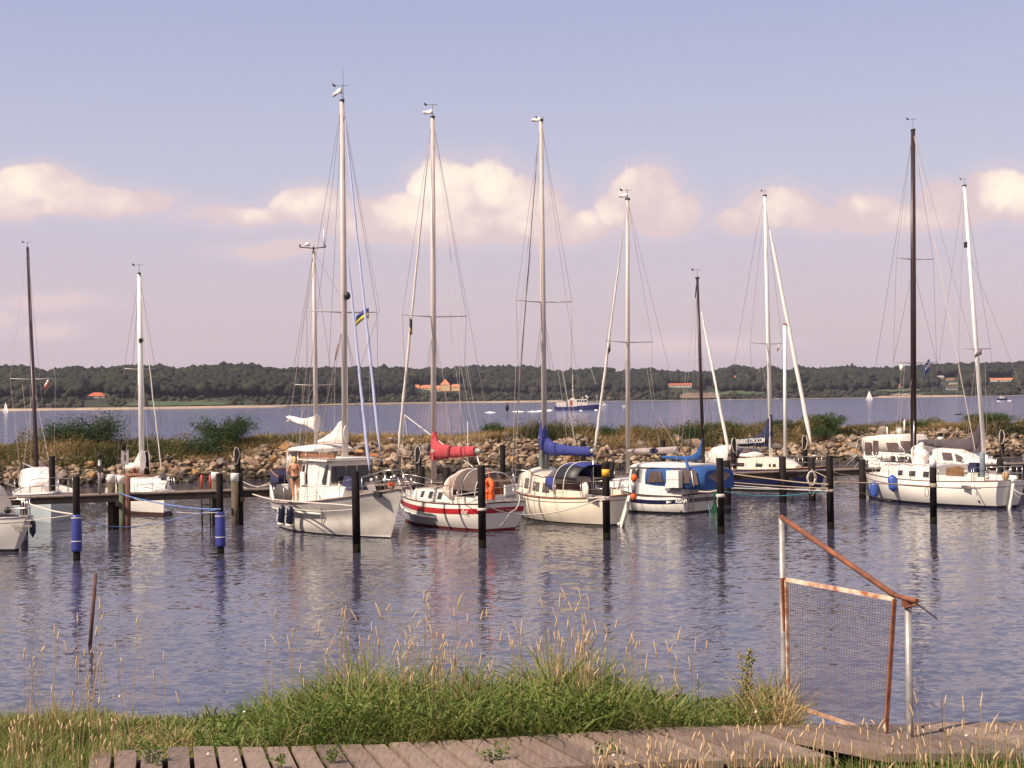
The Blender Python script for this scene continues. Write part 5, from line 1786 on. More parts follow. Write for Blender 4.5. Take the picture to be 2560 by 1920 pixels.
# front windscreens
fx = xb - .10
for y0, y1 in ((-.93, -.28), (-.23, .23), (.28, .93)):
    MB().prism([(fx + .05, y0, 1.95), (fx + .05, y1, 1.95), (fx - .06, y1 * .93, 2.6), (fx - .06, y0 * .93, 2.6)], (.02, 0, 0)).make('windscreen', SMOKE, K.root)
MB().loft([[Vector((x, 1.26 * math.cos(a), 2.80 + .10 * math.sin(a))) for a in [math.pi * k / 8 for k in range(9)]] for x in (xa - .5, xb + .12)], caps=True).make('roof', GEL, K.root, solid=.05)
for sd_ in (1, -1): MB().box(((xa + xb) / 2 - .1, sd_ * 1.17, 2.84), (xb - xa + .5, .05, .09)).make('roof_trim', TEAK, K.root)
MB().box((xb + .1, 0, 2.84), (.05, 2.2, .09)).make('roof_trim', TEAK, K.root)
MB().box(((xa + xb) / 2 - .1, -.98, 2.99), (xb - xa + .9, .06, .13)).make('teak_handrail', TEAK, K.root); MB().box(((xa + xb) / 2 - .1, .98, 2.99), (xb - xa + .9, .06, .13)).make('teak_handrail', TEAK, K.root)
MB().box((K.L - .75, -.62, 1.66), (.5, .10, .20)).make('anchor_pocket', BLKP, K.root)
# bimini over the cockpit
bx0, bx1 = K.P(*Z2(385, 400), -1.0).x, K.P(*Z2(1110, 380), .85).x
K.arch('bimini', WHITEC, [(bx0, 1.08, 3.12, 3.28), ((bx0 + bx1) / 2, 1.10, 3.14, 3.36), (bx1 - .3, 1.02, 3.12, 3.31), (bx1, .9, 3.12, 3.22)], solid=.03, caps=True, p=3.4)
for x in (bx0 + .05, (bx0 + bx1) / 2, bx1 - .2):
    for sd_ in (1, -1): MB().tube([(x, sd_ * 1.08, 3.08), (x, sd_ * 1.12, 1.9 if x < xa else 2.84)], .018, 6).make('bimini_leg', STEEL, K.root)
MB().loft([[Vector((bx0 - .02, sd_ * 1.1, 3.1)), Vector((bx0 - .1, sd_ * 1.1, 2.0))] for sd_ in (-1.0, -.35)]).make('canvas_curtain', CREAMC, K.root, solid=.02)
# masts
MT, MBs = std_rig(K, (855, 254), Z2(1030, 650), .15, [(770, 766, 946, 771, 781, 862)], m=ALU, r=.095, wr=.009)
K.wire(MT, Vector((1.5, .6, 1.3)), .008, name='backstay'); K.wire(MT, Vector((1.5, -.6, 1.3)), .008, name='backstay')
K.vane(MT, .62, .5)
K.flag(MT + Vector((0, 0, .42)), Vector((-math.cos(-K.ang), -math.sin(-K.ang), 0)), .35, .24, [WHITEC])
MB().tube([MT + Vector((.1, 0, 0)), MT + Vector((.13, 0, 1.35))], [.012, .004], 4).make('aerial', BLKP, K.root)
MB().ball(K.P(863, 740) + Vector((.15, 0, 0)), (.14, .14, .16)).make('radar_reflector', BLKP, K.root)
NT_, NBs = std_rig(K, (784, 627), (791, 1137), .1, [(736, 959, 831, 958, 964, 788)], m=ALU, r=.07)
K.wire(NT_, K.P(863, 760), .008, name='triatic_stay'); K.wire(NT_, Vector((.15, .9, 1.7)), .008, name='backstay'); K.wire(NT_, Vector((.15, -.9, 1.7)), .008, name='backstay')
q0, q1 = K.X(NT_.x, 750, 618), K.X(NT_.x, 814, 618)
MB().tube([NT_, NT_ + Vector((0, 0, .18))], .03, 6).tube([q0, NT_ + Vector((0, 0, .1)), q1], .022, 6).tube([q0, q0 + Vector((0, 0, .12))], .03, 5).tube([q1, q1 + Vector((0, 0, .08))], .02, 5).make('antenna_yard', BLKP, K.root)
q2 = K.X(NT_.x, 810, 616)
MB().tube([q2, q2 + Vector((0, 0, .7))], [.035, .028], 6).make('aerial', WHITEP, K.root)
MB().lathe(K.X(NT_.x, 769, 618) + Vector((0, 0, .05)), [(.09, 0), (.12, .05), (.09, .12), (.03, .14)], 8).make('gps_dome', WHITEP, K.root)
# furled headsails with blue strip
bow = Vector((K.L - .05, 0, 1.95))
K.furled(K.P(*Z2(1450, 610)), K.P(858.5, 268), .060, .034, SAILB)
K.furled(K.P(*Z2(1318, 735)), K.P(864.5, 600), .072, .035, SAILB)
K.wire(K.P(858, 262), K.P(949, 775), .007); K.wire(K.P(949, 775), Vector((MBs.x, -1.3, 1.35)), .007)
# sails: bundled mizzen and triangular main
MB().tube([K.P(*Z2(360, 60)), K.P(*Z2(700, 40))], .05, 8).make('mizzen_boom', ALU, K.root)
coverpx(K, 'mizzen_sail', SAILW, [(723, 1039, 1047), (735, 1041, 1056), (750, 1046, 1061), (770, 1046, 1067), (783, 1041, 1074), (793, 1036, 1079)], .16)
MB().tube([K.P(*Z2(725, 312)), K.P(*Z2(1040, 306))], .055, 8).make('boom', ALU, K.root)
coverpx(K, 'main_sail', SAILW, [(797, 1100, 1107), (812, 1092, 1107), (828, 1083, 1107), (842, 1067, 1107), (852, 1052, 1107), (860, 1053, 1107), (866, 1062, 1106)], .10)
wires_px(K, [(787, 700, 742, 1170), (785, 640, 724, 1040), (862, 790, 797, 1104), (786, 960, 722, 1120), (868, 800, 868, 1060), (866, 300, 869, 1050), (790, 720, 762, 1150), (757, 960, 748, 1150), (838, 860, 836, 1090)])
MB().tube([K.P(846, 860, .5), K.P(838, 899, .5)], .035, 6).make('pennant_roll', TEAK, K.root)
# two striped flags under the spreader
fp = K.X(MBs.x - .12, 922, 783)
yb, bb = mat('flag_yellow', (.52, .42, .06), .8), mat('flag_blue', (.05, .08, .30), .8)
u_ = Vector((-math.cos(-K.ang), -math.sin(-K.ang), 0))
K.flag(fp, u_, .50, .40, [bb, yb], drop=.32)
K.wire(fp + Vector((0, 0, .4)), fp + Vector((0, 0, -6.5)), .005, WIREL, 'flag_halyard')
# rails
K.stanchions([.9, 2.3, 3.7, 5.1, 6.4, 7.4], .66, (.36, .64))
K.pulpit(7.4, .66, .018)
MB().box((K.L - .2, 0, 1.90), (1.0, .35, .08)).make('bowsprit_plank', TEAKG, K.root)
MB().box((K.L - .35, -.25, 2.02), (.22, .14, .12)).make('windlass', ORNG, K.root)
for i in range(9): MB().ball((K.L - .3 - .35 * (i % 4) + rng.uniform(-.1, .1), rng.uniform(-.7, .5), 2.0 + rng.uniform(0, .45)), rng.uniform(.04, .09), 6, 4).make('deck_fitting', (STEEL, BLKP, WHITEP)[i % 3], K.root)
K.cr = 0
cv = K.P(*Z2(1050, 740), -.3)
MB().loft([[Vector((x, y, z)) for y, z in ((-.62, 1.70), (-.5, 1.70 + h), (-.2, 1.75 + h), (.05, 1.70 + h), (.15, 1.70))] for x, h in ((xb + .1, .52), (xb + .55, .42), (xb + .9, .05))], caps=True).make('hatch_cover', NAVYC, K.root)
# fenders with lettering and hanging line
for i, (x, y) in enumerate(((310, 1000), (410, 1000))):
    p = K.P(*Z2(x + 30, y), -1.62)
    fy = K.hp(K.tx(p.x), 1.0, -1, .20).y
    p.y = fy
    f = K.fender(Vector((p.x, fy, 1.06)), .155, .80, FENB, (-.18, .02))
    MB().lathe(Vector((p.x - .128, fy + .02, .37)), [(.13, 0), (.168, .03), (.168, .07), (.13, .1)], 14, (-.18, .02, -1)).make('fender_band', CREAMC, f)
    lettering('MAJ BRI', .17, frame((.18, 0, 1), (-1, 0, .18), (0, -1, 0), (p.x - .07, fy - .17, .72)), WHITEP, K.root)
K.wire(K.hp(.62, 1.55, -1, .03), K.hp(.60, .45, -1, .05), .022, WIREL, 'hanging_line')
MB().lathe(K.hp(.8, .55, -1, -.01), [(.05, 0), (.05, .03), (.03, .04)], 8, (0, -1, 0)).make('exhaust', BLKP, K.root)
# wooden anchor-roller piece jutting at the stem
MB().box(K.P(*Z2(1560, 1050)), (.5, .12, .06)).make('stem_fitting', STEEL, K.root)
MB().box((xa + .1, -1.25, 2.1), (.35, .06, .5)).make('hung_towel', WHITEC, K.root)


# ------------------------------------------------------------------ person
def build_person():
    foot = K.P(*Z2(450, 945), -1.32)
    root = empty('person', K.S + K.fwd * foot.x + K.port * foot.y + Vector((0, 0, K.deckz(foot.x) + .02)))
    tag(root, 'woman in a black bikini with tied up blonde hair seen from behind on the ketch', 'person')
    skin = mat('tanned_skin', (0.58, 0.27, 0.155), 0.5, var=.06, scale=6)
    # joints: x to the picture's right, y away from the viewer
    H = 1.66
    J = {'pelvis': (0, 0, .88), 'waist': (0, .0, 1.04), 'chest': (-.01, .0, 1.24), 'neck0': (-.015, .01, 1.41), 'neck1': (-.02, .03, 1.47),
         'hipL': (-.095, 0, .84), 'kneeL': (-.07, .02, .46), 'calfL': (-.06, -.01, .33), 'ankL': (-.045, .0, .09), 'toeL': (-.05, .13, .035),
         'hipR': (.095, 0, .84), 'kneeR': (.10, .03, .46), 'calfR': (.105, .0, .33), 'ankR': (.11, .02, .09), 'toeR': (.13, .14, .035),
         'shL': (-.175, .0, 1.36), 'elL': (-.27, .06, 1.12), 'wrL': (-.235, .25, 1.02), 'haL': (-.22, .31, 1.01),
         'shR': (.165, .0, 1.35), 'elR': (.215, .05, 1.09), 'wrR': (.19, .25, 1.0), 'haR': (.18, .31, .99)}
    Rr = {'pelvis': (.155, .12), 'waist': (.125, .09), 'chest': (.145, .10), 'neck0': (.075, .06), 'neck1': (.048, .048), 'hipL': (.098, .105), 'kneeL': (.054, .054), 'calfL': (.054, .056),
          'ankL': (.034, .036), 'toeL': (.035, .025), 'hipR': (.098, .105), 'kneeR': (.054, .054), 'calfR': (.054, .056), 'ankR': (.034, .036), 'toeR': (.035, .025),
          'shL': (.058, .055), 'elL': (.038, .038), 'wrL': (.026, .024), 'haL': (.034, .016), 'shR': (.058, .055), 'elR': (.038, .038), 'wrR': (.026, .024), 'haR': (.034, .016)}
    E = [('pelvis', 'waist'), ('waist', 'chest'), ('chest', 'neck0'), ('neck0', 'neck1'), ('pelvis', 'hipL'), ('hipL', 'kneeL'), ('kneeL', 'calfL'), ('calfL', 'ankL'), ('ankL', 'toeL'),
         ('pelvis', 'hipR'), ('hipR', 'kneeR'), ('kneeR', 'calfR'), ('calfR', 'ankR'), ('ankR', 'toeR'), ('neck0', 'shL'), ('shL', 'elL'), ('elL', 'wrL'), ('wrL', 'haL'),
         ('neck0', 'shR'), ('shR', 'elR'), ('elR', 'wrR'), ('wrR', 'haR')]
    for s_ in ('L', 'R'):
        h = Vector(J['ha' + s_])
        for k in range(4):
            a = 'f%s%d' % (s_, k); J[a] = tuple(h + Vector((-.03 + .02 * k, .035, .0))); J[a + 'b'] = tuple(h + Vector((-.034 + .022 * k, .075 - .008 * abs(k - 1.4), -.015)))
            Rr[a] = (.010, .010); Rr[a + 'b'] = (.008, .008); E += [('ha' + s_, a), (a, a + 'b')]
        a = 't' + s_; J[a] = tuple(h + Vector((.045 if s_ == 'L' else -.045, .01, -.01))); Rr[a] = (.010, .010); E.append(('ha' + s_, a))
    names = list(J); idx = {n: i for i, n in enumerate(names)}
    me = bpy.data.meshes.new('body')
    me.from_pydata([J[n] for n in names], [(idx[a], idx[b]) for a, b in E], [])
    me.materials.append(skin)
    o = bpy.data.objects.new('body', me); COL.objects.link(o); o.parent = root
    md = o.modifiers.new('skin', 'SKIN'); md.use_smooth_shade = True
    for n in names: me.skin_vertices[0].data[idx[n]].radius = Rr[n]
    me.skin_vertices[0].data[idx['pelvis']].use_root = True
    o.modifiers.new('sub', 'SUBSURF').levels = 2; o.modifiers['sub'].render_levels = 2
    # head, with a face turned away to the left
    hd = MB(); hd.ball((-.03, .05, 1.565), (.072, .088, .105), 14, 10); hd.ball((-.055, .135, 1.55), (.013, .02, .016), 6, 4)
    hd.ball((-.103, .05, 1.56), (.012, .02, .028), 6, 4); hd.ball((.043, .05, 1.56), (.012, .02, .028), 6, 4)
    hd.tube([(-.02, .035, 1.43), (-.025, .045, 1.52)], [.046, .044], 10)
    head = hd.make('head', skin, root)
    MB().ball((-.075, .128, 1.58), .009, 6, 4).ball((-.035, .132, 1.58), .009, 6, 4).make('eye', BLKP, head)
    MB().tube([(-.07, .132, 1.515), (-.04, .135, 1.513)], .006, 5).make('mouth', mat('lips', (.45, .12, .10), .5), head)
    hair = MB(); hair.ball((-.028, .03, 1.60), (.086, .095, .095), 14, 9); hair.ball((.01, -.05, 1.60), (.062, .055, .055), 10, 7); hair.ball((-.015, -.02, 1.53), (.06, .05, .07), 10, 7)
    hair.tube([(.02, -.06, 1.57), (.022, -.075, 1.50), (.015, -.06, 1.44)], [.045, .035, .014], 8)
    hair.make('hair', mat('blonde_hair', (.66, .47, .22), .6, col2=(.50, .34, .14), scale=30), root)
    bk = mat('bikini_black', (.012, .009, .011), .8)
    # bikini bottom: triangle at the back, wrapped round the hips
    L = []
    for i in range(17):
        a = math.pi * 2 * i / 16
        ca, sa = math.cos(a), math.sin(a)
        dep = .19 * max(0, abs(sa)) ** 1.6 if True else 0
        L.append([Vector((.172 * ca, .132 * sa - .005, .965)), Vector((.178 * ca * (1 - .35 * abs(sa)), (.150) * sa - .005, .945 - dep * .55)), Vector((.178 * ca * (1 - .82 * abs(sa)), .125 * sa - .003, .945 - dep))])
    MB().loft(L).make('bikini_bottom', bk, root, solid=.008)
    top = MB()
    ring = [Vector((.150 * math.cos(a) - .01, .107 * math.sin(a), 1.225)) for a in [math.pi * 2 * k / 18 for k in range(19)]]
    top.tube(ring, .007, 5)
    top.tube([(-.02, -.108, 1.225), (-.025, -.118, 1.16), (-.03, -.11, 1.10)], .009, 5).tube([(-.02, -.108, 1.225), (0, -.118, 1.17), (-.01, -.11, 1.13)], .008, 5)
    top.tube([(-.09, .10, 1.25), (-.05, .03, 1.43), (.02, -.05, 1.43), (.04, .04, 1.43), (.07, .10, 1.25)], .006, 5)
    top.ball((-.075, .098, 1.235), (.055, .03, .05), 8, 6).ball((.06, .098, 1.235), (.055, .03, .05), 8, 6)
    top.make('bikini_top', bk, root)
    MB().ball((.112, .05, .035), (.05, .13, .035), 10, 6).ball((-.045, .04, .035), (.05, .13, .035), 10, 6).make('shoes', mat('shoe_white', (.6, .5, .42), .7), root)
    root.rotation_euler.z = R(-4); root.scale = (1.07, 1.07, 1.07)


build_person()

# ------------------------------------------------------------------ 2 red-striped sloop
Sr = Boat('red_striped_sloop', 'white sloop with a broad red stripe, red sail cover and orange lifebuoy at its stern', 'sailboat',
          (-.35, 58.6), (-4.98, 65.3), 2.75, (1.08, 1.0, 1.30), GEL, REDB, tr=.68, ob=1.0, rake=.45, fine=1.2, bulge=.42, full=2.4, dep=.55)
Sr.strip('red_stripe', REDP, .17, .38, .005, rel=True)
Sr.sheer_tube('toe_rail', MAHO, .025, .01)
for sd_ in (1, -1):
    MB().tube([Sr.hp(.35 + .62 * i / 16, Sr.sheer(.35 + .62 * i / 16) - .56, sd_, .02) for i in range(17)], .028, 6, ry=1.5).make('rub_strake', GEL, Sr.root)
xm = Sr.P(*Z3(630, 770)).x
x0, x1 = Sr.P(*Z3(830, 900), .75).x, Sr.P(*Z3(400, 880), .5).x
cr = [(x0, .92, .80, 1.0, 1.50, .10), (x0 + 1.2, .90, .78, 1.0, 1.50, .10), (x0 + 2.2, .82, .70, 1.02, 1.47, .10), (x1 + .1, .55, .35, 1.12, 1.36, .06)]
Sr.house('coachroof', GEL, cr, roof=TEAKG)
sp = (x1 - x0)
for f in (.16, .38, .60):
    Sr.window(cr, x0 + sp * f, x0 + sp * f + .30, .22, .78, SMOKE, sk0=.06, sk1=.06)
for sd_ in (1, -1): MB().tube([Sr.side_pt(cr, x0 + .1 + i * .5, 1.0, sd_, -.1) + Vector((0, 0, .14 if i % 5 else .06)) for i in range(6)], .02, 5).make('handrail', TEAKG, Sr.root)
# cockpit
MB().box((x0 - .02, 0, 1.30), (.06, 1.7, .95)).make('bulkhead', MAHO, Sr.root)
MB().box((x0 - 1.1, -.78, 1.42), (2.1, .05, .5)).make('cockpit_lining', MAHO, Sr.root)
MB().box((x0 - .06, .1, 1.28), (.05, .5, .65)).make('companionway', BLKP, Sr.root)
for sd_ in (1, -1): MB().box((x0 - 1.15, sd_ * .82, 1.12), (2.3, .10, .30)).make('coaming', GEL, Sr.root)
MB().box((x0 - 1.3, 0, 1.06), (2.2, 1.4, .05)).make('cockpit_sole', MAHO, Sr.root)
MB().box((.55, 0, 1.22), (.8, 1.5, .24)).make('aft_deck_locker', GEL, Sr.root)
# cream sprayhood with clear panels, and its arched extension
zt = lambda px, py: Sr.P(px, py, 0).z
hs = [(x0 + .75, .72, 1.45, 1.62), (x0 + .35, .88, 1.42, 2.18), (x0 - .15, .95, 1.32, 2.30)]
Sr.arch('sprayhood', CREAMC, [(x0 + .75, .74, 1.40, 1.55), (x0 + .45, .88, 1.35, 2.10), (x0 - .05, .95, 1.2, 2.28), (x0 - .38, .97, 1.2, 2.33)], solid=.02)
Sr.arch('hood_side_window', VINYL, [(x0 + .2, .93, 1.3, 2.2), (x0 - .3, .98, 1.25, 2.3)], t0=.05, t1=.25, out=.02)
Sr.arch('window', CLEARW, [(x0 + .62, .79, 1.46, 1.86), (x0 + .40, .87, 1.42, 2.12)], t0=.30, t1=.70, out=.015)
hs2 = [(x0 - .16, .96, 1.30, 2.31), (x0 - 1.0, .98, 1.25, 2.34), (x0 - 1.9, .92, 1.22, 2.22)]
Sr.arch('cockpit_tent_roof', VINYL, hs2, t0=.30, t1=.70)
for sd_t in ((.06, .30), (.70, .94)): Sr.arch('tent_side_window', VINYL, [(a, b, c, d) for a, b, c, d in hs2], t0=sd_t[0], t1=sd_t[1])
for x, w, zb, ztp in ((x0 - .16, .97, 1.25, 2.33), (x0 - 1.05, .99, 1.2, 2.36), (x0 - 1.9, .93, 1.2, 2.24)):
    MB().tube([Vector((x, w * math.copysign(abs(math.cos(a)) ** .77, math.cos(a)), zb + (ztp - zb) * abs(math.sin(a)) ** .77)) for a in [math.pi * k / 16 for k in range(17)]], .016, 5).make('hood_bow', WHITEP, Sr.root)
MB().tube([(x0 - .5, .88, 1.72), (x0 + .45, .88, 1.66)], .025, 6).make('grab_bar', REDP, Sr.root)
T2, B2 = std_rig(Sr, (1081.5, 295), Z3(632, 775), .1, [(1005, 786, 1165, 789, 792, 1084)], m=ALU, r=.092, wr=.008)
Sr.wire(T2, Vector((.1, .0, 1.1)), .009, name='backstay')
Sr.vane(T2, .55, .45, flag=WHITEC)
Sr.furled(Sr.P(*Z3(225, 655)), Sr.P(1076, 318), .068, .030)
spinepx(Sr, 'sail_cover', REDC, [(1085, 1080, 7, .10), (1085.5, 1092, 10, .12), (1087, 1106, 13, .15), (1091, 1119, 19, .18), (1098, 1128, 20, .19), (1112, 1129, 17, .18), (1135, 1130, 14.5, .17), (1165, 1129, 13, .15), (1191, 1128, 12, .13)])
MB().box(Sr.P(1085, 1140), (.26, .22, .34)).make('cover_skirt', REDC, Sr.root)
for px in (1114, 1133, 1158): Sr.wire(Sr.P(px, 1115, .172), Sr.P(px + 2, 1140, .172), .012, TEAKG, 'cover_tie')
MB().ball(Sr.P(1194, 1128), (.22, .12, .14)).make('boom_end', GALV, Sr.root)
lettering('lea', .24, frame((-1, 0, 0), (0, 0, 1), (0, 1, 0), Sr.P(1081, 1126, .20)), WHITEP, Sr.root, shear=.3)
Sr.wire(Sr.P(*Z3(310, 75), -.1), Sr.P(*Z3(1060, 645), -.1), .022, WHITEP, 'spinnaker_pole')
wires_px(Sr, [(1011, 1037, 1003, 1176), (1003, 1176, 1036, 1236), (1011, 1037, 1018, 1090)], .014)
wires_px(Sr, [(1092, 560, 1165, 1115), (1095, 620, 1190, 1116), (1086, 300, 1135, 700), (1135, 700, 1190, 1115), (1088, 340, 1145, 790), (1145, 790, 1200, 1100), (1090, 800, 1130, 1115), (1148, 789, 1150, 1115), (1085, 820, 1065, 1150), (1087, 330, 1088, 1080)])
MB().tube([Sr.P(*Z3(1000, 150)), Sr.P(*Z3(1005, 750))], .02, 5).make('flag_staff', WIREL, Sr.root)
Sr.flag(Sr.X(B2.x, 1026, 815), Vector((.6, -.8, 0)), .12, .75, [mat('dark_pennant', (.05, .05, .05), .8)], drop=.1)
Sr.flag(Sr.X(B2.x, 1026, 826), Vector((.6, -.8, 0)), .10, .25, [yb], drop=.1)
MB().tube([Sr.P(*Z3(1100, 520)), Sr.P(*Z3(1140, 650))], .03, 6).make('boom_prop', WHITEP, Sr.root)
Sr.stanchions([1.5, 3.0, 4.4, 5.6, 6.6], .58, (.3, .56), r=.015)
Sr.pulpit(6.6, .58); Sr.pushpit(1.4, .60)
# lettering on quarter and transom
lettering('Ballad', .26, frame((-1, 0, 0), (0, 0, 1), (0, 1, 0), Sr.hp(.13, Sr.sheer(.13) - .28, 1, .02)), WHITEP, Sr.root, shear=.35)
tc_ = Sr.hp(0, Sr.sheer(0) - .30, 1); tc_.y = -.15; tc_.x -= .03
lettering('SXK Malmo', .20, frame((0, -1, 0), (.3, 0, 1), (-1, 0, .3), tc_), mat('pink_letters', (.55, .30, .30), .6), Sr.root)
# horseshoe buoy
hc = Sr.P(*Z3(1235, 870), .86)
pts = [hc + Vector((-.20 * math.cos(a), 0, .27 * math.sin(a) + .02)) for a in [math.radians(-62 + 304 * k / 14) for k in range(15)]]
MB().tube(pts, .10, 8, ry=1.0).make('horseshoe_buoy', ORNG, Sr.root)
for dx in (-.15, .15): MB().box(hc + Vector((dx, .0, -.33)), (.24, .16, .22)).make('horseshoe_buoy', ORNG, Sr.root)
Sr.wire(hc + Vector((-.05, -.02, .3)), Sr.P(*Z3(1215, 650), .8), .012, ORNG, 'buoy_line')
Sr.fender(Sr.hp(.93, 1.1, 1, .2), .20, .72, FENK)
MB().ball(Sr.P(*Z3(60, 0), 0) * 0 + Vector((.7, .3, 1.5)), (.25, .2, .18)).make('sail_bag', CREAMC, Sr.root)
MB().ball(Vector((.35, .5, 1.45)), (.16, .16, .22)).make('bucket', WHITEP, Sr.root)
MB().box((.2, -.4, 1.5), (.1, .5, .5)).make('outboard_bracket', GEL, Sr.root)

# ------------------------------------------------------------------ 3 blue-covered cream sloop
Sb = Boat('cream_sloop', 'cream sloop with tall curved blue sail cover and blue sprayhood', 'sailboat',
          (4.15, 59.9), (.0, 66.6), 2.8, (1.22, 1.08, 1.38), GELC, BLKB, tr=.42, ob=.9, rake=.35, fine=1.15, bulge=.40, full=2.3, dep=.55, sm=.5)
Sb.strip('waterline_stripe', mat('olive_boot', (.16, .15, .07), .5), -.02, .03, .009)
Sb.sheer_tube('rubbing_strake', TEAK, .036, -.02, .02)
Sb.strip('cove_line', mat('brown_line', (.20, .10, .08), .5), .17, .20, .006, rel=True)
xm = Sb.P(*Z4(530, 745)).x
x0, x1 = Sb.P(*Z4(650, 900), .8).x, Sb.P(*Z4(230, 760), .6).x
cr = [(x0 - .1, 1.0, .90, 1.02, 1.76, .10), (x0 + 1.3, .98, .86, 1.04, 1.80, .12), (xm - .35, .92, .80, 1.08, 1.84, .16), (xm + .1, .88, .72, 1.1, 2.00, .20), (x1, .66, .50, 1.16, 1.82, .12), (x1 + .30, .5, .30, 1.2, 1.40, .04)]
Sb.house('coachroof', GELC, cr)
for fx_ in (330, 540):
    pass
wa, wb_ = Sb.P(*Z4(545, 905), .95).x, Sb.P(*Z4(430, 890), .95).x
for xx in (wa, wb_): Sb.window(cr, xx - .24, xx + .24, .30, .66, CLEARW, frame_m=mat('dark_frame', (.12, .08, .07), .5))
Sb.window(cr, wb_ + .75, wb_ + 1.1, .30, .66, CLEARW, frame_m=MATS['dark_frame'])
for sd_ in (1, -1): MB().tube([Sb.side_pt(cr, xm - 1.9 + i * .4, 1.0, sd_, -.02) + Vector((0, 0, .02 + .06 * (i % 2))) for i in range(6)], .025, 5).make('handrail', TEAK, Sb.root)
MB().box((x0 - .16, 0, 1.25), (.06, 1.7, .7)).make('bulkhead', MAHO, Sb.root)
MB().box((x0 - .20, .15, 1.35), (.04, .5, .6)).make('companionway', MAHO, Sb.root)
for sd_ in (1, -1): MB().box((x0 - 1.2, sd_ * .86, 1.22), (2.2, .10, .28)).make('coaming', GELC, Sb.root)
MB().box((x0 - 1.2, 0, 1.1), (2.2, 1.5, .05)).make('cockpit_sole', TEAKG, Sb.root)
hs = [(x0 + .95, .78, 1.66, 1.72), (x0 + .45, .96, 1.50, 2.16), (x0 - .2, 1.04, 1.25, 2.40), (x0 - .9, 1.04, 1.25, 2.46), (x0 - 1.7, .98, 1.25, 2.38)]
Sb.arch('sprayhood', BLUEC, hs, solid=.015, n=20, t0=.36, t1=.64)
Sb.arch('sprayhood_side', BLUEC, hs[:3], solid=.015, n=8, t0=.0, t1=.36); Sb.arch('sprayhood_side', BLUEC, hs[:3], solid=.015, n=8, t0=.64, t1=1)
Sb.arch('tent_side', BLKP, hs[2:], solid=.012, n=6, t0=.12, t1=.36); Sb.arch('tent_side', BLKP, hs[2:], solid=.012, n=6, t0=.64, t1=.88)
Sb.arch('window', CLEARW, [(x0 + .30, .97, 1.48, 2.23), (x0 - .12, 1.03, 1.32, 2.38)], t0=.14, t1=.30, out=.03)
for x, w, zb, ztp in ((x0 - .2, 1.06, 1.2, 2.43), (x0 - .95, 1.06, 1.2, 2.49)):
    MB().tube([Vector((x, w * math.copysign(abs(math.cos(a)) ** .77, math.cos(a)), zb + (ztp - zb) * abs(math.sin(a)) ** .77)) for a in [math.pi * k / 16 for k in range(17)]], .018, 5).make('hood_bow', WHITEP, Sb.root)
MB().ball(Sb.P(*Z4(975, 895), .9), (.22, .08, .33), 12, 8).make('white_buoy', CREAMC, Sb.root)
MB().box(Sb.P(*Z4(1025, 965), 1.0), (.5, .12, .16)).make('grey_box', GALV, Sb.root)
T3, B3 = std_rig(Sb, (1352.5, 303), Z4(533, 745), .1, [(1285.5, 748, 1425, 748, 756, 1356)], m=ALU, r=.092, wr=.008)
Sb.wire(T3, Sb.P(*Z4(1065, 880), 0), .008, name='backstay')
Sb.vane(T3, .15, .3, flag=WHITEC)
Sb.furled(Sb.P(*Z4(178, 770)), Sb.P(1346.5, 335), .030, .018, WIREM, 'furled_cable')
wires_px(Sb, [(1350, 330, 1290, 900), (1290, 900, 1280, 1195), (1352, 400, 1300, 900), (1300, 900, 1288, 1195)], .009)
spinepx(Sb, 'sail_cover', BLUEC, [(1360, 1044, 6, .10), (1358.5, 1060, 9, .13), (1358, 1080, 14, .16), (1359, 1100, 19, .19), (1367, 1115, 21, .20), (1382, 1122, 17, .19), (1405, 1125, 14, .17), (1440, 1128, 12, .15), (1478, 1129, 12, .13)])
MB().ball(Sb.P(1480, 1128), (.14, .1, .12)).make('boom_end', GALV, Sb.root)
MB().box(Sb.P(1360, 1152, .0), (.28, .34, .85)).make('halyard_bag', mat('grey_green_bag', (.13, .15, .14), .9), Sb.root)
MB().ball(Sb.P(1349, 1094, .15), .045, 6, 4).make('snap_button', WHITEP, Sb.root)
wires_px(Sb, [(1362, 320, 1400, 900), (1400, 900, 1440, 1115), (1362, 520, 1374, 760), (1374, 760, 1420, 1115), (1380, 760, 1438, 1115), (1430, 750, 1434, 1160), (1355, 760, 1340, 900), (1400, 700, 1470, 900), (1470, 900, 1490, 960)])
MB().tube([Sb.P(*Z4(1060, 540), 0), Sb.P(*Z4(1062, 880), 0)], .028, 6).make('boom_gallows', STEEL, Sb.root)
MB().tube([Sb.P(*Z4(660, 580), -.5), Sb.P(*Z4(600, 690), -.5)], .02, 5).make('shroud_tail', WIREL, Sb.root)
Sb.stanchions([1.2, 2.6, 4.0, 5.2, 6.4], .58, (.3, .56), r=.013); Sb.pulpit(6.6, .56); Sb.pushpit(1.1, .60)
# rudder hung on the stern with tiller head
r0, r1_ = Sb.P(*Z4(1455, 955)), Sb.P(*Z4(1335, 1268))
d_ = (r1_ - r0)
MB().prism([r0 + Vector((.07, -.03, 0)), r0 + Vector((-.12, -.03, 0)), r0 + d_ + Vector((-.16, -.03, -.3)), r0 + d_ + Vector((.07, -.03, -.3))], (0, .06, 0)).make('rudder', GEL, Sb.root)
MB().ball(r0 + d_ * .99 + Vector((-.10, .05, 0)), .07, 8, 5).make('rudder_fitting', WHITEP, Sb.root)
dp = Sb.P(*Z4(1505, 760), 0)
o = MB().lathe(dp + Vector((0, 0, .15)), [(.02, 0), (.13, .08), (.14, .2), (.06, .32)], 10, (0, 0, -1)).make('danbuoy_float', ORNG, Sb.root)
MB().lathe(dp + Vector((.03, 0, -.18)), [(.08, 0), (.10, .15), (.08, .45)], 10, (0, 0, -1)).make('danbuoy_body', GALV, Sb.root)
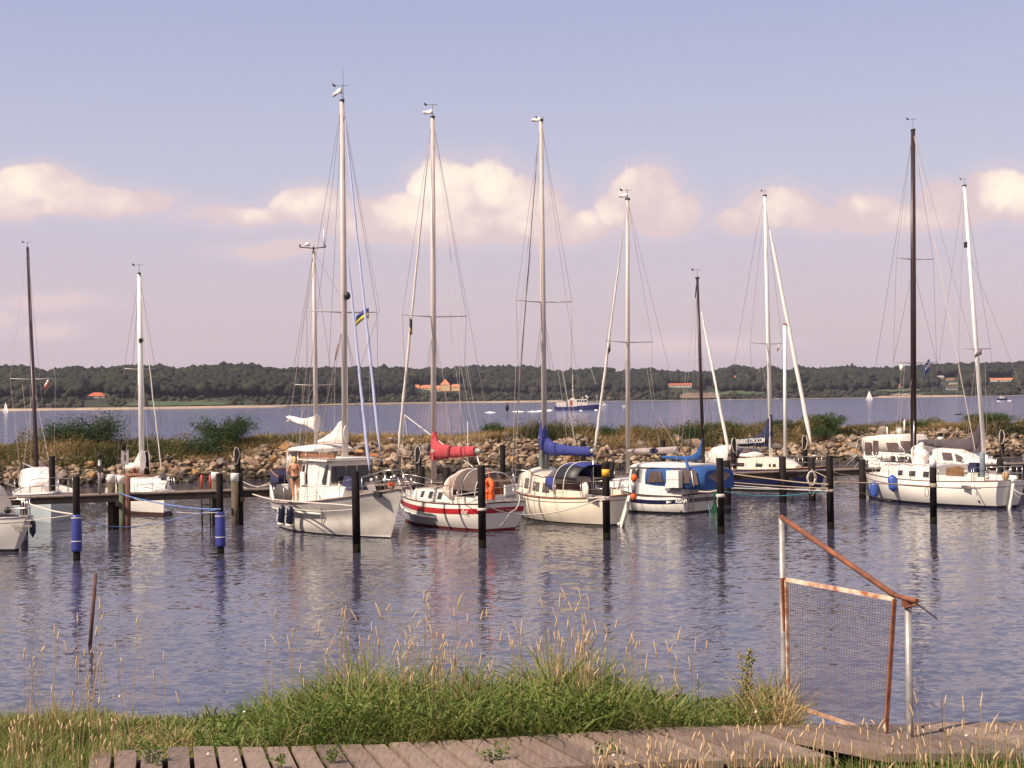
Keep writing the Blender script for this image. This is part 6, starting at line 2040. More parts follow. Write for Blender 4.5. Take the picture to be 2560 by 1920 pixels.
MB().lathe(dp + Vector((.04, 0, -.58)), [(.06, 0), (.12, .1), (.10, .25), (.03, .3)], 10, (0, 0, -1)).make('danbuoy_float', ORNG, Sb.root)
MB().box(Sb.P(*Z4(1265, 835), .85), (.30, .05, .22)).make('vent_louvre', WHITEP, Sb.root)

# ------------------------------------------------------------------ 4 blue-canopied motor sailer
M4 = Boat('blue_canopied_sloop', 'white motor sailer with royal blue cockpit canopy and navy name stripe', 'sailboat',
          (8.1, 66.3), (3.7, 70.4), 2.7, (.82, .80, 1.35), GEL, BLKB, tr=.80, ob=.9, rake=.12, fine=1.2, bulge=.36, full=3.0, dep=.5)
M4.strip('hull_stripe', NAVY, .15, .33, .006, rel=True)
M4.sheer_tube('rub_rail', mat('brown_rubber', (.10, .06, .06), .6), .025, .0, .015)
def xs4(x, y, off=1.2): return M4.P(*Z5(x, y), off).x
# bulwark / cabin side above the rail
cb = [(.05, 1.24, 1.20, .80, 1.18, .02), (1.5, 1.30, 1.24, .80, 1.20, .02), (xs4(300, 990), 1.26, 1.18, .82, 1.30, .04), (xs4(60, 930, 1.0), 1.0, .85, .95, 1.38, .05), (M4.L - .75, .40, .3, 1.1, 1.42, .03)]
M4.house('raised_topside', GEL, cb)
cx0, cx1, cx2 = xs4(1200, 900), xs4(425, 850), xs4(175, 800, 1.0)
wh4 = [(cx1 - .05, 1.16, 1.04, 1.15, 1.98, .08), (cx2 - .45, 1.08, .98, 1.20, 1.98, .08), (cx2 + .05, .98, .80, 1.24, 1.90, .08)]
M4.house('wheelhouse', GEL, wh4)
M4.window(wh4, cx1 + .55, cx2 - .12, .38, .92, SMOKE, sk0=.0, sk1=.05)
MB().prism([(cx2 + .06, -.85, 1.42), (cx2 + .06, .85, 1.42), (cx2 + .04, .76, 1.86), (cx2 + .04, -.76, 1.86)], (.02, 0, 0)).make('windscreen', SMOKE, M4.root)
M4.arch('roof', GEL, [(cx0 + .9, 1.02, 1.98, 2.12), (cx1, 1.12, 1.98, 2.18), (cx2 - .2, 1.0, 1.97, 2.14), (cx2 + .12, .8, 1.92, 2.02)], solid=.03, caps=True, p=3.5)
cn = [(cx0, 1.10, 1.08, 1.92), (cx0 + .7, 1.18, 1.10, 2.05), (cx1 - .6, 1.20, 1.12, 2.10), (cx1 + .1, 1.19, 1.14, 2.05)]
M4.arch('canopy', ROYAL, cn, solid=.012, n=22, p=5, caps=True)
for nm, a0, a1 in (('w', 30, 620), ('w', 905, 1050), ('w', 1065, 1150)):
    pass
def sidepanel(x0_, x1_, z0, z1, m, y=1.24, name='canopy_window', sk=0.0):
    for sd_ in (1, -1):
        MB().prism([(x0_, sd_ * (y - .0), z0), (x1_, sd_ * y, z0), (x1_ + sk, sd_ * (y - .03), z1), (x0_ + sk, sd_ * (y - .03), z1)], (0, sd_ * .012, 0)).make(name, m, M4.root)
for a0, a1, za, zb, sk in ((440, 545, 760, 915, -.05), (560, 650, 760, 915, .12), (905, 1045, 740, 930, .12), (1065, 1140, 745, 950, .16), (790, 890, 735, 755, 0)):
    xa_, xb_ = xs4(a1, 850, 1.24), xs4(a0, 850, 1.24)
    sidepanel(xa_, xb_, M4.P(*Z5(a0, zb), 1.24).z, M4.P(*Z5(a0, za), 1.24).z, CLEARW, sk=sk)
M4.arch('canopy_back_window', CLEARW, [(cx0 - .01, .95, 1.25, 1.82), (cx0 - .03, .2, 1.3, 1.36)], t0=.2, t1=.8)
# white canister and fittings
p0, p1 = M4.P(*Z5(725, 985), 1.40), M4.P(*Z5(890, 757), 1.40)
MB().box((p0 + p1) / 2, (abs(p0.x - p1.x), .30, abs(p1.z - p0.z))).make('white_canister', mat('canister', (.80, .77, .72), .6, var=.05), M4.root)
MB().box((p0 + p1) / 2 + Vector((0, .155, .0)), (abs(p0.x - p1.x) * 1.01, .02, .03)).make('canister_strap', CREAMC, M4.root)
MB().box(((p0 + p1) / 2).xyz * 1 - Vector((-.15, .1, abs(p1.z - p0.z) / 2 + .10)), (.8, .12, .12)).make('grey_locker', GALV, M4.root)
MB().tube([M4.P(*Z5(965, 580), 1.0), M4.P(*Z5(1050, 970), 1.25)], .07, 6).make('rolled_flap', ROYAL, M4.root)
MB().tube([M4.P(*Z5(1040, 760), 1.28), M4.P(*Z5(1075, 980), 1.28)], .03, 6).make('boathook', WHITEP, M4.root)
T4, B4 = std_rig(M4, (1569, 500), Z5(165, 790), .1, [(1515, 852, 1630, 850, 856, 1571)], m=ALU, r=.085)
M4.wire(T4, Vector((.1, 0, 1.2)), .008, name='backstay')
M4.vane(T4, .45, .45, flag=WHITEC)
MB().tube([T4 + Vector((.05, 0, 0)), T4 + Vector((.05, 0, 1.6))], [.016, .006], 5).make('aerial', WHITEP, M4.root)
M4.furled(M4.P(1484, 1150), M4.P(1562, 543), .072, .032)
coverpx(M4, 'furled_main_sail', TAUPE, [(1570, 1124, 1131), (1580, 1122, 1134), (1600, 1121, 1134), (1640, 1119, 1134), (1675, 1117, 1133), (1690, 1116, 1131), (1693, 1119, 1127)], .13)
MB().ball(M4.P(1634, 1127, .13), (.26, .02, .12), 10, 6).make('sail_emblem', NAVYC, M4.root)
wires_px(M4, [(1575, 520, 1640, 1030), (1640, 1030, 1690, 1118), (1573, 600, 1606, 855), (1606, 855, 1650, 1120), (1572, 870, 1570, 1120), (1690, 1130, 1692, 1158), (1563, 870, 1566, 1120)])
M4.flag(M4.X(B4.x, 1526, 868), Vector((math.cos(-M4.ang + 2.8), math.sin(-M4.ang + 2.8), 0)), .10, .40, [mat('dark_green_flag', (.06, .08, .05), .8)], drop=.2)
M4.stanchions([.9, 4.2, 5.2], .55, (.3, .53)); M4.pulpit(5.2, .58); M4.pushpit(.9, .62)
g = M4.hp(.16, M4.sheer(.16) - .24, 1, .02)
g2 = M4.P(*Z5(912, 1178), 0); 
def txt_at(b, px, py, s_, dz, t_guess):
    best = None
    for k in range(60):
        t = k / 60; p = b.hp(t, b.sheer(t) - dz, s_, .015); w = b.S + b.fwd * p.x + b.port * p.y + Vector((0, 0, p.z))
        q = ray_px(w)
        if best is None or abs(q[0] - px) < best[0]: best = (abs(q[0] - px), p, t)
    p, t = best[1], best[2]
    a = b.hp(t + .04, b.sheer(t + .04) - dz, s_, .015); c = b.hp(max(t - .04, 0), b.sheer(max(t - .04, 0)) - dz, s_, .015)
    return p, (c - a).normalized() if s_ > 0 else (a - c).normalized()


def ray_px(w):
    d = w - CAM
    z = -d.dot(CZ)
    return 1280 + FPX * d.dot(CX) / z, 960 - FPX * d.dot(CY) / z


p_, X_ = txt_at(M4, 1704, 1252, 1, .24, .2)
lettering('AGAPI', .20, frame(X_, (0, 0, 1), X_.cross(Vector((0, 0, 1))), p_ + Vector((0, .02, 0))), WHITEP, M4.root, bold=.006)
p_, X_ = txt_at(M4, 1674, 1252, 1, .24, .3)
q_ = X_ * .13; n_ = X_.cross(Vector((0, 0, 1))) * .012; u1 = Vector((0, 0, .065))
MB().prism([p_ + n_ - q_ - u1, p_ + n_ + q_, p_ + n_ - q_ + u1], n_).make('pennant_emblem', WHITEP, M4.root)
# boarding ladder at the transom
for y in (-.15, .15): MB().tube([(-.06, .7 + y, .9), (-.06, .7 + y, .1)], .015, 5).make('ladder_rail', STEEL, M4.root)
for z in (.25, .5, .75): MB().tube([(-.06, .55, z), (-.06, .85, z)], .015, 5).make('ladder_rung', STEEL, M4.root)
MB().ball(M4.P(1703, 1279, 1.2), (.05, .05, .04), 6, 4).make('exhaust', BLKP, M4.root)

# ------------------------------------------------------------------ green hulled sloop with small black mast
Gn = Boat('green_sloop', 'small green hulled sloop with a black mast and bright blue sail cover', 'sailboat',
          (7.6, 79.8), (10.75, 74.0), 2.3, (.9, .85, 1.15), mat('green_paint', (.010, .16, .055), .3, var=.05), BLKB, tr=.6, ob=.8, rake=.3)
Gn.house('coachroof', GEL, [(2.2, .7, .6, .9, 1.3, .06), (4.2, .6, .5, .95, 1.32, .06), (5.2, .3, .2, 1.05, 1.2, .03)])
T5, B5 = std_rig(Gn, (1743.4, 697), Z5(1212, 690), .1, [(1733, 900, 1752, 900, 900, 1751)], m=DARKM, r=.07)
Gn.vane(T5, .45, .4)
Gn.furled(Gn.P(*Z6(402, 690)), Gn.P(1750.6, 765), .085, .05)
Gn.wire(Gn.P(1741, 712), Gn.P(1738, 745), .03, BLKP, 'halyard_block')
wires_px(Gn, [(1738, 748, 1690, 1140), (1740, 750, 1700, 1145), (1771, 995, 1755, 1090)], .008)
spinepx(Gn, 'sail_cover', ROYAL, [(1757, 1096, 3.5, .08), (1756, 1110, 5, .12), (1753, 1125, 9, .15), (1748, 1138, 12, .17), (1735, 1144, 8, .16), (1715, 1146, 6, .14), (1690, 1145, 5, .12), (1657, 1143, 4, .1)])
MB().box(Gn.P(*Z5(1130, 500), .15), (.12, .03, .2)).make('cover_label', WHITEP, Gn.root)
Gn.stanchions([.6, 2.2, 3.8, 5.2], .55); Gn.pushpit(.6, .6); Gn.pulpit(5.4, .55)
q = Gn.X(Gn.L - .4, *Z6(190, 900))
of = MB().lathe(Vector((q.x, q.y, q.z + .42)), [(.05, 0), (.12, .08), (.13, .28), (.08, .36), (.13, .5), (.12, .66), (.04, .74)], 10, (0, 0, -1)).make('orange_fender', ORNG, Gn.root)

# ------------------------------------------------------------------ 5 navy hulled sloop
Nv = Boat('navy_sloop', 'navy hulled sloop with navy lettered sail cover and white sloping furled sail', 'sailboat',
          (10.7, 84.5), (16.35, 79.3), 2.7, (1.2, 1.12, 1.32), NAVY, None, tr=.6, ob=.7, rake=.2, fine=1.2)
Nv.strip('waterline_stripe', WHITEP, .10, .17, .008); Nv.strip('boot_stripe', BLKB, -.4, .09, .006)
Nv.sheer_tube('toe_rail', TEAK, .03, .02)
x0, x1 = Nv.P(*Z6(480, 800), -.9).x, Nv.P(*Z6(1190, 800), -.3).x
cr = [(x0 - .2, .95, .88, 1.1, 1.72, .10), (x0 + 2.2, .90, .80, 1.12, 1.66, .10), (x1 - .7, .70, .58, 1.15, 1.6, .10), (x1, .45, .2, 1.2, 1.3, .03)]
Nv.house('coachroof', GELC, cr)
for a0, a1 in ((490, 580), (705, 790), (860, 935)):
    xa_, xb_ = Nv.P(*Z6(a0, 820), -.9).x, Nv.P(*Z6(a1, 820), -.85).x
    Nv.window(cr, xa_, xb_, .30, .62, SMOKE)
MB().ball((x0 + .4, -.2, 1.85), (.8, .7, .22)).make('inflated_tender', WHITEC, Nv.root)
hx0, hx1 = Nv.P(*Z6(250, 640), 0).x, Nv.P(*Z6(740, 640), 0).x
Nv.arch('sprayhood', CREAMC, [(hx0, .9, 1.3, 2.28), (hx0 + .7, .95, 1.3, 2.40), (hx0 + 1.3, .92, 1.4, 2.32)], solid=.02)
Nv.arch('hood_window', CLEARW, [(hx0 + 1.3, .92, 1.4, 2.32), (hx1 - .3, .85, 1.6, 2.20), (hx1, .75, 1.65, 1.85)], solid=.01)
T6, B6 = std_rig(Nv, (1912, 491), Z6(890, 700), .1, [(1875, 852, 1955, 854, 860, 1921)], m=ALUW, r=.10, wr=.009)
Nv.wire(T6, Nv.P(1893, 572), .009); Nv.wire(Nv.P(1893, 572), Nv.P(1790, 1180), .009, name='backstay')
Nv.vane(T6, .3, .3)
Nv.furled(Nv.P(2034, 1140), Nv.P(1920.5, 556), .115, .085, WHITEC)
wires_px(Nv, [(1917, 560, 1960, 805), (1912, 600, 1879, 860), (1895, 860, 1925, 1010), (1965, 805, 1970, 1140), (1880, 860, 1900, 930)])
a_, b_ = Nv.P(1961.5, 812, -.2), Nv.P(1963, 1170, -.2)
MB().tube([b_, a_], .085, 10).make('upright_pole', ALUW, Nv.root); MB().tube([a_, a_ + Vector((0, 0, .08))], .095, 10).make('pole_cap', REDP, Nv.root)
spinepx(Nv, 'sail_cover', NAVYC, [(1926, 1037, 4, .12), (1924, 1052, 6, .15), (1921, 1070, 10, .18), (1917, 1088, 17, .2), (1908, 1100, 16, .2), (1890, 1103, 12, .18), (1868, 1105, 10.5, .16), (1845, 1107, 7, .12)])
MB().prism([Nv.P(1931, 1040), Nv.P(1932, 1120), Nv.P(1905, 1116), Nv.P(1912, 1080)], (0, -.08, 0)).make('cover_front', NAVYC, Nv.root)
Nv.wire(Nv.P(1925, 1040, -.18), Nv.P(1924, 1118, -.18), .018, WHITEP, 'cover_lacing')
d0, d1 = Nv.P(1848, 1107, -.17), Nv.P(1903, 1099, -.17)
X_ = (d1 - d0).normalized()
lettering('HENRIKE STROCOM', .36, frame(X_, (0, 0, 1), (0, -1, 0), (d0 + d1) / 2 + Vector((0, -.05, 0))), WHITEP, Nv.root, bold=.004, sx=.62)
Nv.flag(Nv.X(B6.x, 1948, 868), Vector((math.cos(-Nv.ang + 2.6), math.sin(-Nv.ang + 2.6), 0)), .12, .32, [WHITEC], drop=.15)
Nv.stanchions([.8, 2.2, 3.6, 5.0, 6.4], .6); Nv.pulpit(6.6, .6); Nv.pushpit(.9, .65)
for k in range(7):
    q = Nv.P(*Z6(110 + 19 * k, 590 + 4 * abs(k - 3) ** 2), -.4 - .1 * k)
    MB().tube([q, q + Vector((rng.uniform(-.1, .1), 0, -1.0)), q + Vector((.1, .05, -1.2)), q + Vector((.12, .05, -.3))], .016, 5).make('coiled_line', ROPEW, Nv.root)

# ------------------------------------------------------------------ 6 large white sloop
Wh = Boat('white_sloop', 'large white sloop with tall dark mast, stern hung rudder and two blue fenders', 'sailboat',
          (21.75, 66.4), (17.05, 75.2), 3.2, (1.22, 1.12, 1.38), GEL, BLUB, tr=.50, ob=1.2, rake=.45, fine=1.2, bulge=.40, full=2.5, dep=.55)
Wh.strip('boot_top', BLKB, .03, .13, .009)
Wh.sheer_tube('toe_rail', mat('grey_brown_rail', (.20, .14, .12), .7), .022, .02)
Wh.strip('cove_line', MATS['brown_line'], .24, .27, .006, rel=True)
x0, x1 = Wh.P(*Z7(1120, 900), .95).x, Wh.P(*Z7(430, 800), .5).x
cr = [(x0 - .1, 1.08, 1.0, 1.05, 1.72, .10), (x0 + 2.0, 1.05, .95, 1.08, 1.70, .10), (x0 + 3.4, .92, .8, 1.12, 1.66, .10), (x1 - .3, .6, .45, 1.2, 1.55, .08), (x1, .4, .2, 1.25, 1.38, .03)]
Wh.house('coachroof', GEL, cr)
for a0, a1 in ((680, 740), (820, 895), (990, 1060)):
    xa_, xb_ = Wh.P(*Z7(a1, 900), 1.02).x, Wh.P(*Z7(a0, 890), 1.02).x
    Wh.window(cr, xa_, xb_, .30, .68, SMOKE, frame_m=CREAMC)
for sd_ in (1, -1): MB().tube([Wh.side_pt(cr, x0 + .5 + i * .55, 1.0, sd_, -.05) + Vector((0, 0, .12 if i % 2 else .05)) for i in range(7)], .02, 5).make('handrail', TEAKG, Wh.root)
for sd_ in (1, -1): MB().box((x0 - 1.6, sd_ * .98, 1.22), (3.0, .10, .34)).make('coaming', GEL, Wh.root)
tk = mat('varnished_cockpit', (.24, .13, .06), .5, col2=(.16, .08, .04), scale=6)
mb = MB(); cA, cB = Wh.P(*Z7(1490, 900), .93).x, Wh.P(*Z7(1280, 900), .93).x
mb.prism([(cA, 1.05, 1.38), (cB, 1.05, 1.38), (cB, 1.05, 1.72), (cB - .5, 1.05, 1.80), (cA + .3, 1.05, 1.82), (cA, 1.05, 1.75)], (0, -.04, 0)); mb.make('cockpit_side_panel', tk, Wh.root)
MB().box((x0 - 1.6, 0, 1.12), (3.0, 1.7, .05)).make('cockpit_sole', TEAKG, Wh.root)
T7, B7 = std_rig(Wh, (2282.5, 327), Z7(872, 765), .1, [(2233, 905, 2341, 903, 908, 2283), (2238, 647, 2330, 648, 649, 2283)], m=DARKM, r=.115, wr=.009)
Wh.vane(T7, .55, .4)
Wh.wire(T7, Wh.P(*Z7(1600, 590), 0), .020, WIREL, 'topping_lift'); Wh.wire(T7, Vector((.15, 0, 1.3)), .009, name='backstay')
Wh.wire(T7, Vector((Wh.L - .1, 0, 1.42)), .010, name='forestay')
wires_px(Wh, [(2276, 340, 2236, 900), (2290, 340, 2310, 650), (2290, 500, 2291, 900), (2277, 1100, 2270, 980), (2255, 910, 2240, 1080), (2262, 912, 2248, 1090)], .008)
MB().tube([Wh.X(B7.x + .2, 2254, 912), Wh.X(B7.x + .2, 2254, 926)], .10, 6).make('rolled_pennant', WHITEC, Wh.root)
p = Wh.X(B7.x, 2324, 912); Wh.wire(p + Vector((0, 0, .3)), Wh.X(B7.x, 2340, 1120), .006, WIREL, 'flag_halyard')
Wh.flag(p, Vector((math.cos(-Wh.ang + math.pi), math.sin(-Wh.ang + math.pi), 0)), .28, .55, [mat('swatch_blue', (.07, .13, .42), .8), WHITEC, MATS['swatch_blue']], drop=.55, name='courtesy_flag')
for k, (x, y) in enumerate(((2280, 1075), (2281, 1140))): pass
MB().tube([Wh.P(2283, 1160, .3), Wh.P(2285, 1052, .3)], .03, 6).make('track_pole', STEEL, Wh.root)
# crumpled white sail bag on the foredeck, two fenders
bag = MB()
bag.ball((0, 0, 0), (.40, .34, .74), 22, 16)
c_ = Wh.P(*Z7(945, 700), 0)
for i, v in enumerate(bag.v):
    v = Vector(v); k = 1 + .55 * mnoise.noise(v * 2.6 + Vector((3, 1, 0))) + .35 * mnoise.noise(v * 6.0)
    bag.v[i] = tuple(c_ + Vector((v.x * k, v.y * k, v.z * (1 + .25 * mnoise.noise(v * 3)))))
bag.make('sail_bag', WHITEC, Wh.root)
MB().box(Wh.P(*Z7(600, 830), .75), (.55, .3, .42)).make('white_locker', GEL, Wh.root)
Wh.fender(Wh.P(*Z7(615, 885), 1.72), .21, .78, FENL, (-.12, 0), rope_to=Wh.P(*Z7(640, 800), 1.3))
Wh.fender(Wh.P(*Z7(405, 960), 1.3), .20, .82, FENL, (0, 0), rope_to=Wh.P(*Z7(430, 760), 1.1))
MB().ball(Wh.hp(.08, .32, 1, .0), (.06, .05, .05), 6, 4).make('exhaust', BLKP, Wh.root)
Wh.stanchions([1.2, 2.9, 4.6, 6.2, 7.8, 9.0], .62, (.3, .6), r=.015); Wh.pulpit(9.0, .62); Wh.pushpit(1.1, .62)
r0, r1_ = Wh.P(*Z7(2045, 985)), Wh.P(*Z7(1960, 1240))
d_ = r1_ - r0
MB().prism([r0 + Vector((.12, -.04, 0)), r0 + Vector((-.14, -.04, 0)), r0 + d_ + Vector((-.22, -.04, -.5)), r0 + d_ + Vector((.16, -.04, -.5))], (0, .08, 0)).make('rudder', GEL, Wh.root)
MB().ball(r0 + Vector((0, 0, .12)), .09, 8, 5).make('rudder_head', WHITEP, Wh.root)
# wind-vane steering and engine on the stern quarter
MB().lathe(Vector((.9, .8, 1.3)), [(.05, 0), (.11, .1), (.12, 1.1), (.06, 1.2)], 8).make('stern_post', mat('blue_grey_cover', (.22, .27, .30), .8), Wh.root)
MB().box((1.4, .75, 1.78), (.45, .30, .42)).make('winch_cover', NAVYC, Wh.root)
for k in range(10): MB().ball((.4 + .25 * k, rng.uniform(.4, 1.1), 1.35 + rng.uniform(0, .4)), rng.uniform(.04, .10), 6, 4).make('deck_gear', (STEEL, WHITEP, CREAMC, BLKP)[k % 4], Wh.root)
MB().tube([Wh.hp(.09, 1.0, 1, .15), Wh.hp(.05, .62, 1, .45)], .025, 5).make('boarding_step', STEEL, Wh.root)
MB().box(Wh.hp(.13, .95, 1, .12), (.35, .2, .12)).make('boarding_step', STEEL, Wh.root)
MB().ball((.25, .1, 1.42), (.18, .16, .20)).make('coiled_hose', mat('ochre_hose', (.55, .33, .15), .7), Wh.root)

# ------------------------------------------------------------------ 7 grey sloop behind it, 8 white canopied cruiser
Gy = Boat('grey_sloop', 'grey hulled sloop with white mast and dark grey sail cover behind the large white sloop', 'sailboat',
          (22.3, 85.4), (27.4, 77.2), 2.9, (1.1, 1.0, 1.3), mat('warm_grey_paint', (.36, .32, .30), .4), NAVY, tr=.7, ob=.8, rake=.2)
Gy.sheer_tube('toe_rail', BLKP, .03, .02)
x0, x1 = Gy.P(*Z7(1150, 760), -.9).x, Gy.P(*Z7(1640, 770), -.6).x
cr = [(x0 - .3, 1.0, .9, 1.05, 2.0, .1), (x0 + 1.2, .98, .86, 1.06, 1.95, .1), (x0 + 2.2, .9, .8, 1.1, 1.55, .08), (x1 + 1.4, .5, .3, 1.15, 1.3, .03)]
Gy.house('coachroof', GEL, cr)
for a0, a1 in ((1200, 1320), (1350, 1440)):
    Gy.window(cr, Gy.P(*Z7(a0, 700), -.95).x, Gy.P(*Z7(a1, 700), -.9).x, .45, .9, CLEARW, sk0=.15, sk1=.15)
T8, B8 = std_rig(Gy, (2411, 466), (2463, 1170), .1, [(2384, 872, 2464, 869, 873, 2442)], m=ALUW, r=.10, wr=.009)
Gy.vane(T8, .4, .35); MB().box(Gy.P(2418, 612), (.25, .25, .3)).make('mast_fitting', BLKP, Gy.root)
Gy.wire(Gy.P(2408, 476), Gy.P(2345, 920), .009, name='backstay'); Gy.wire(Gy.P(2345, 920), Vector((.2, 0, 1.2)), .009, name='backstay')
Gy.wire(Gy.P(2425, 640), Vector((Gy.L - .1, 0, 1.35)), .012, name='forestay')
spinepx(Gy, 'sail_cover', GREYC, [(2452, 1056, 5, .14), (2449, 1072, 8, .18), (2444, 1090, 13, .22), (2436, 1106, 19, .25), (2418, 1113, 17, .25), (2390, 1112, 14, .24), (2355, 1109, 11, .22), (2325, 1107, 9, .2), (2299, 1105, 5, .14)])
MB().prism([Gy.P(2456, 1060), Gy.P(2462, 1134), Gy.P(2425, 1130), Gy.P(2440, 1095)], (0, -.08, 0)).make('cover_front', GREYC, Gy.root)
MB().tube([Gy.P(2350, 1119, 0), Gy.P(2440, 1137, 0)], .04, 6).make('boom', WHITEP, Gy.root)
Gy.flag(Gy.X(B8.x, 2454, 880), Vector((math.cos(-Gy.ang + 2.9), math.sin(-Gy.ang + 2.9), 0)), .35, .30, [mat('grey_flag', (.16, .12, .14), .8)], drop=.25)
wires_px(Gy, [(2440, 880, 2420, 1090), (2420, 700, 2390, 1000), (2462, 880, 2468, 1120)])
Gy.stanchions([1, 3, 5, 7, 8.5], .6); Gy.pushpit(.9, .6)
MB().tube([Gy.P(*Z7(1735, 650), -.9), Gy.P(*Z7(1740, 900), -.9)], [.09, .07], 8).make('stern_lamp', WHITEP, Gy.root)

Mc = Boat('canopied_cruiser', 'white motor cruiser with tall cream canvas pilothouse behind the dark mast', 'motorboat',
          (22.3, 92.2), (27.2, 86.2), 2.8, (1.1, 1.05, 1.45), GEL, BLUB, tr=.85, ob=1.0, rake=.1)
y8 = -1.2
x0, xm1, xm2, x1 = Mc.P(*Z7(270, 500), y8).x, Mc.P(*Z7(470, 500), y8).x, Mc.P(*Z7(740, 500), y8).x, Mc.P(*Z7(1080, 450), 1.0).x
zt_, zm_, zb_ = Mc.P(*Z7(600, 412), y8).z, Mc.P(*Z7(600, 615), y8).z, 1.1
sec = [(x0, 1.15, 1.12, zb_, zm_, .02), (xm1, 1.25, 1.2, zb_, zm_, .02), (x1 - .3, 1.22, 1.15, zb_, zm_, .02), (x1 + .5, 1.0, .7, zb_, zm_ - .35, .02), (x1 + 1.2, .6, .3, 1.2, 1.5, .02)]
Mc.house('superstructure', GEL, sec)
Mc.arch('canvas_pilothouse', CREAMC, [(x0 - .15, 1.10, zm_ - .1, zt_ - .16), (xm1, 1.18, zm_, zt_ - .02), ((xm1 + xm2) / 2, 1.2, zm_, zt_), (xm2, 1.18, zm_, zt_ - .01), (x1 - .4, 1.1, zm_, zt_ - .06), (x1 + .5, .9, zm_, zm_ + .05)], solid=.02, p=9, n=24, caps=True)
def mpanel(a, b, z0, z1, sk0=0, sk1=0, y=-1.225, nm='canvas_window', m=CLEARW):
    xa_, xb_ = Mc.P(*Z7(a, 550), y).x, Mc.P(*Z7(b, 550), y).x
    za, zb = Mc.P(*Z7(a, z0), y).z, Mc.P(*Z7(a, z1), y).z
    for sd_ in (1, -1):
        MB().prism([(xa_ + sk0, -sd_ * y, zb), (xb_ - sk1, -sd_ * y, zb), (xb_, -sd_ * y, za), (xa_, -sd_ * y, za)], (0, -sd_ * -.0 + sd_ * .012, 0)).make(nm, m, Mc.root)
mpanel(295, 370, 500, 645, y=-1.215); mpanel(392, 452, 480, 645, y=-1.22)
mpanel(545, 690, 505, 600, .15, 0); mpanel(720, 860, 485, 600, 0, .05)
mpanel(675, 835, 668, 748, .1, 0, y=-1.27, nm='cabin_window', m=SMOKE); mpanel(598, 650, 662, 760, y=-1.27, nm='door_opening', m=SMOKE); mpanel(930, 1020, 700, 750, .2, 0, y=-1.27, nm='cabin_window', m=SMOKE)
MB().tube([Mc.P(*Z7(675, 490), -1.24), Mc.P(*Z7(770, 615), -1.24)], .035, 5).make('canvas_stay', WHITEP, Mc.root)
lettering('Windela J', .30, frame((1, 0, 0), (0, 0, 1), (0, -1, 0), Mc.P(*Z7(535, 697), -1.27)), BLKP, Mc.root, shear=.2)
MB().tube([Mc.P(*Z7(760, 410), 0), Mc.P(*Z7(768, 230), 0)], .02, 5).make('flag_staff', WHITEP, Mc.root)
Mc.flag(Mc.P(*Z7(765, 290), 0), Vector((-.7, .7, 0)), .28, .45, [WHITEC], drop=.3)
MB().tube([Mc.P(*Z7(560, 415), 0), Mc.P(*Z7(558, 320), 0)], .045, 6).make('flue', WHITEP, Mc.root)
MB().lathe(Mc.P(*Z7(703, 400), 0), [(.03, 0), (.14, .05), (.15, .28), (.04, .34)], 10).make('horn', WHITEP, Mc.root)
Mc.pushpit(.6, .6); Mc.stanchions([1, 3, 5, 7], .6)
for a, b in (((0, 850), (215, 640)), ((90, 900), (260, 700)), ((130, 860), (210, 480)), ((60, 740), (200, 640))):
    MB().tube([Mc.P(*Z7(*a), -.9), Mc.P(*Z7(*b), -.9)], .035, 5).make('davit', GALV, Mc.root)

# ------------------------------------------------------------------ left: A, B, C
Aw = Boat('cut_off_sloop', 'white yacht stern with pale lettering and canvas cockpit tent cut off at the left edge', 'sailboat',
          (-16.75, 52.6), (-24.3, 57.6), 2.9, (1.22, 1.1, 1.4), GEL, BLKB, tr=.10, ob=1.2, rake=1.0, fine=1.2, bulge=.42, full=2.6, dep=.5, sm=.55)
Aw.sheer_tube('toe_rail', GALV, .02, .02)
Aw.strip('cove_line', MATS['brown_line'], .16, .175, .006, rel=True)
Aw.arch('cockpit_tent', CREAMC, [(2.0, .85, 1.3, 1.9), (2.4, 1.0, 1.3, 2.35), (3.2, 1.1, 1.3, 2.55), (4.6, 1.05, 1.3, 2.5)], solid=.02, caps=True, p=3)
for sd_ in (1, -1):
    MB().prism([(2.7, sd_ * 1.08, 1.5), (3.9, sd_ * 1.12, 1.5), (3.9, sd_ * 1.05, 2.2), (2.9, sd_ * 1.0, 2.1)], (0, sd_ * .03, 0)).make('tent_window', CLEARW, Aw.root)
Aw.house('coachroof', GEL, [(3.9, 1.0, .9, 1.2, 1.8, .1), (6.2, .8, .6, 1.25, 1.7, .1), (7.2, .4, .2, 1.3, 1.4, .03)])
Aw.pushpit(1.3, .62, .018); Aw.stanchions([1.3, 2.8, 4.4, 6.0, 7.6], .6)
p_, X_ = txt_at(Aw, 57, 1312, 1, .30, .1)
gold = mat('pale_gold_letters', (.50, .42, .34), .6)
lettering('Windrose', .18, frame(X_, (0, 0, 1), X_.cross(Vector((0, 0, 1))), p_ + Vector((0, .03, 0))), gold, Aw.root)
p_, X_ = txt_at(Aw, 54, 1318, 1, .46, .1)
lettering('SXK', .14, frame(X_, (0, 0, 1), X_.cross(Vector((0, 0, 1))), p_ + Vector((0, .03, 0))), gold, Aw.root)
Aw.fender(Aw.hp(.03, 1.12, -1, .10), .11, .62, FENB)
MB().ball((.7, .35, 1.45), (.13, .13, .13)).make('winch', BLKP, Aw.root)

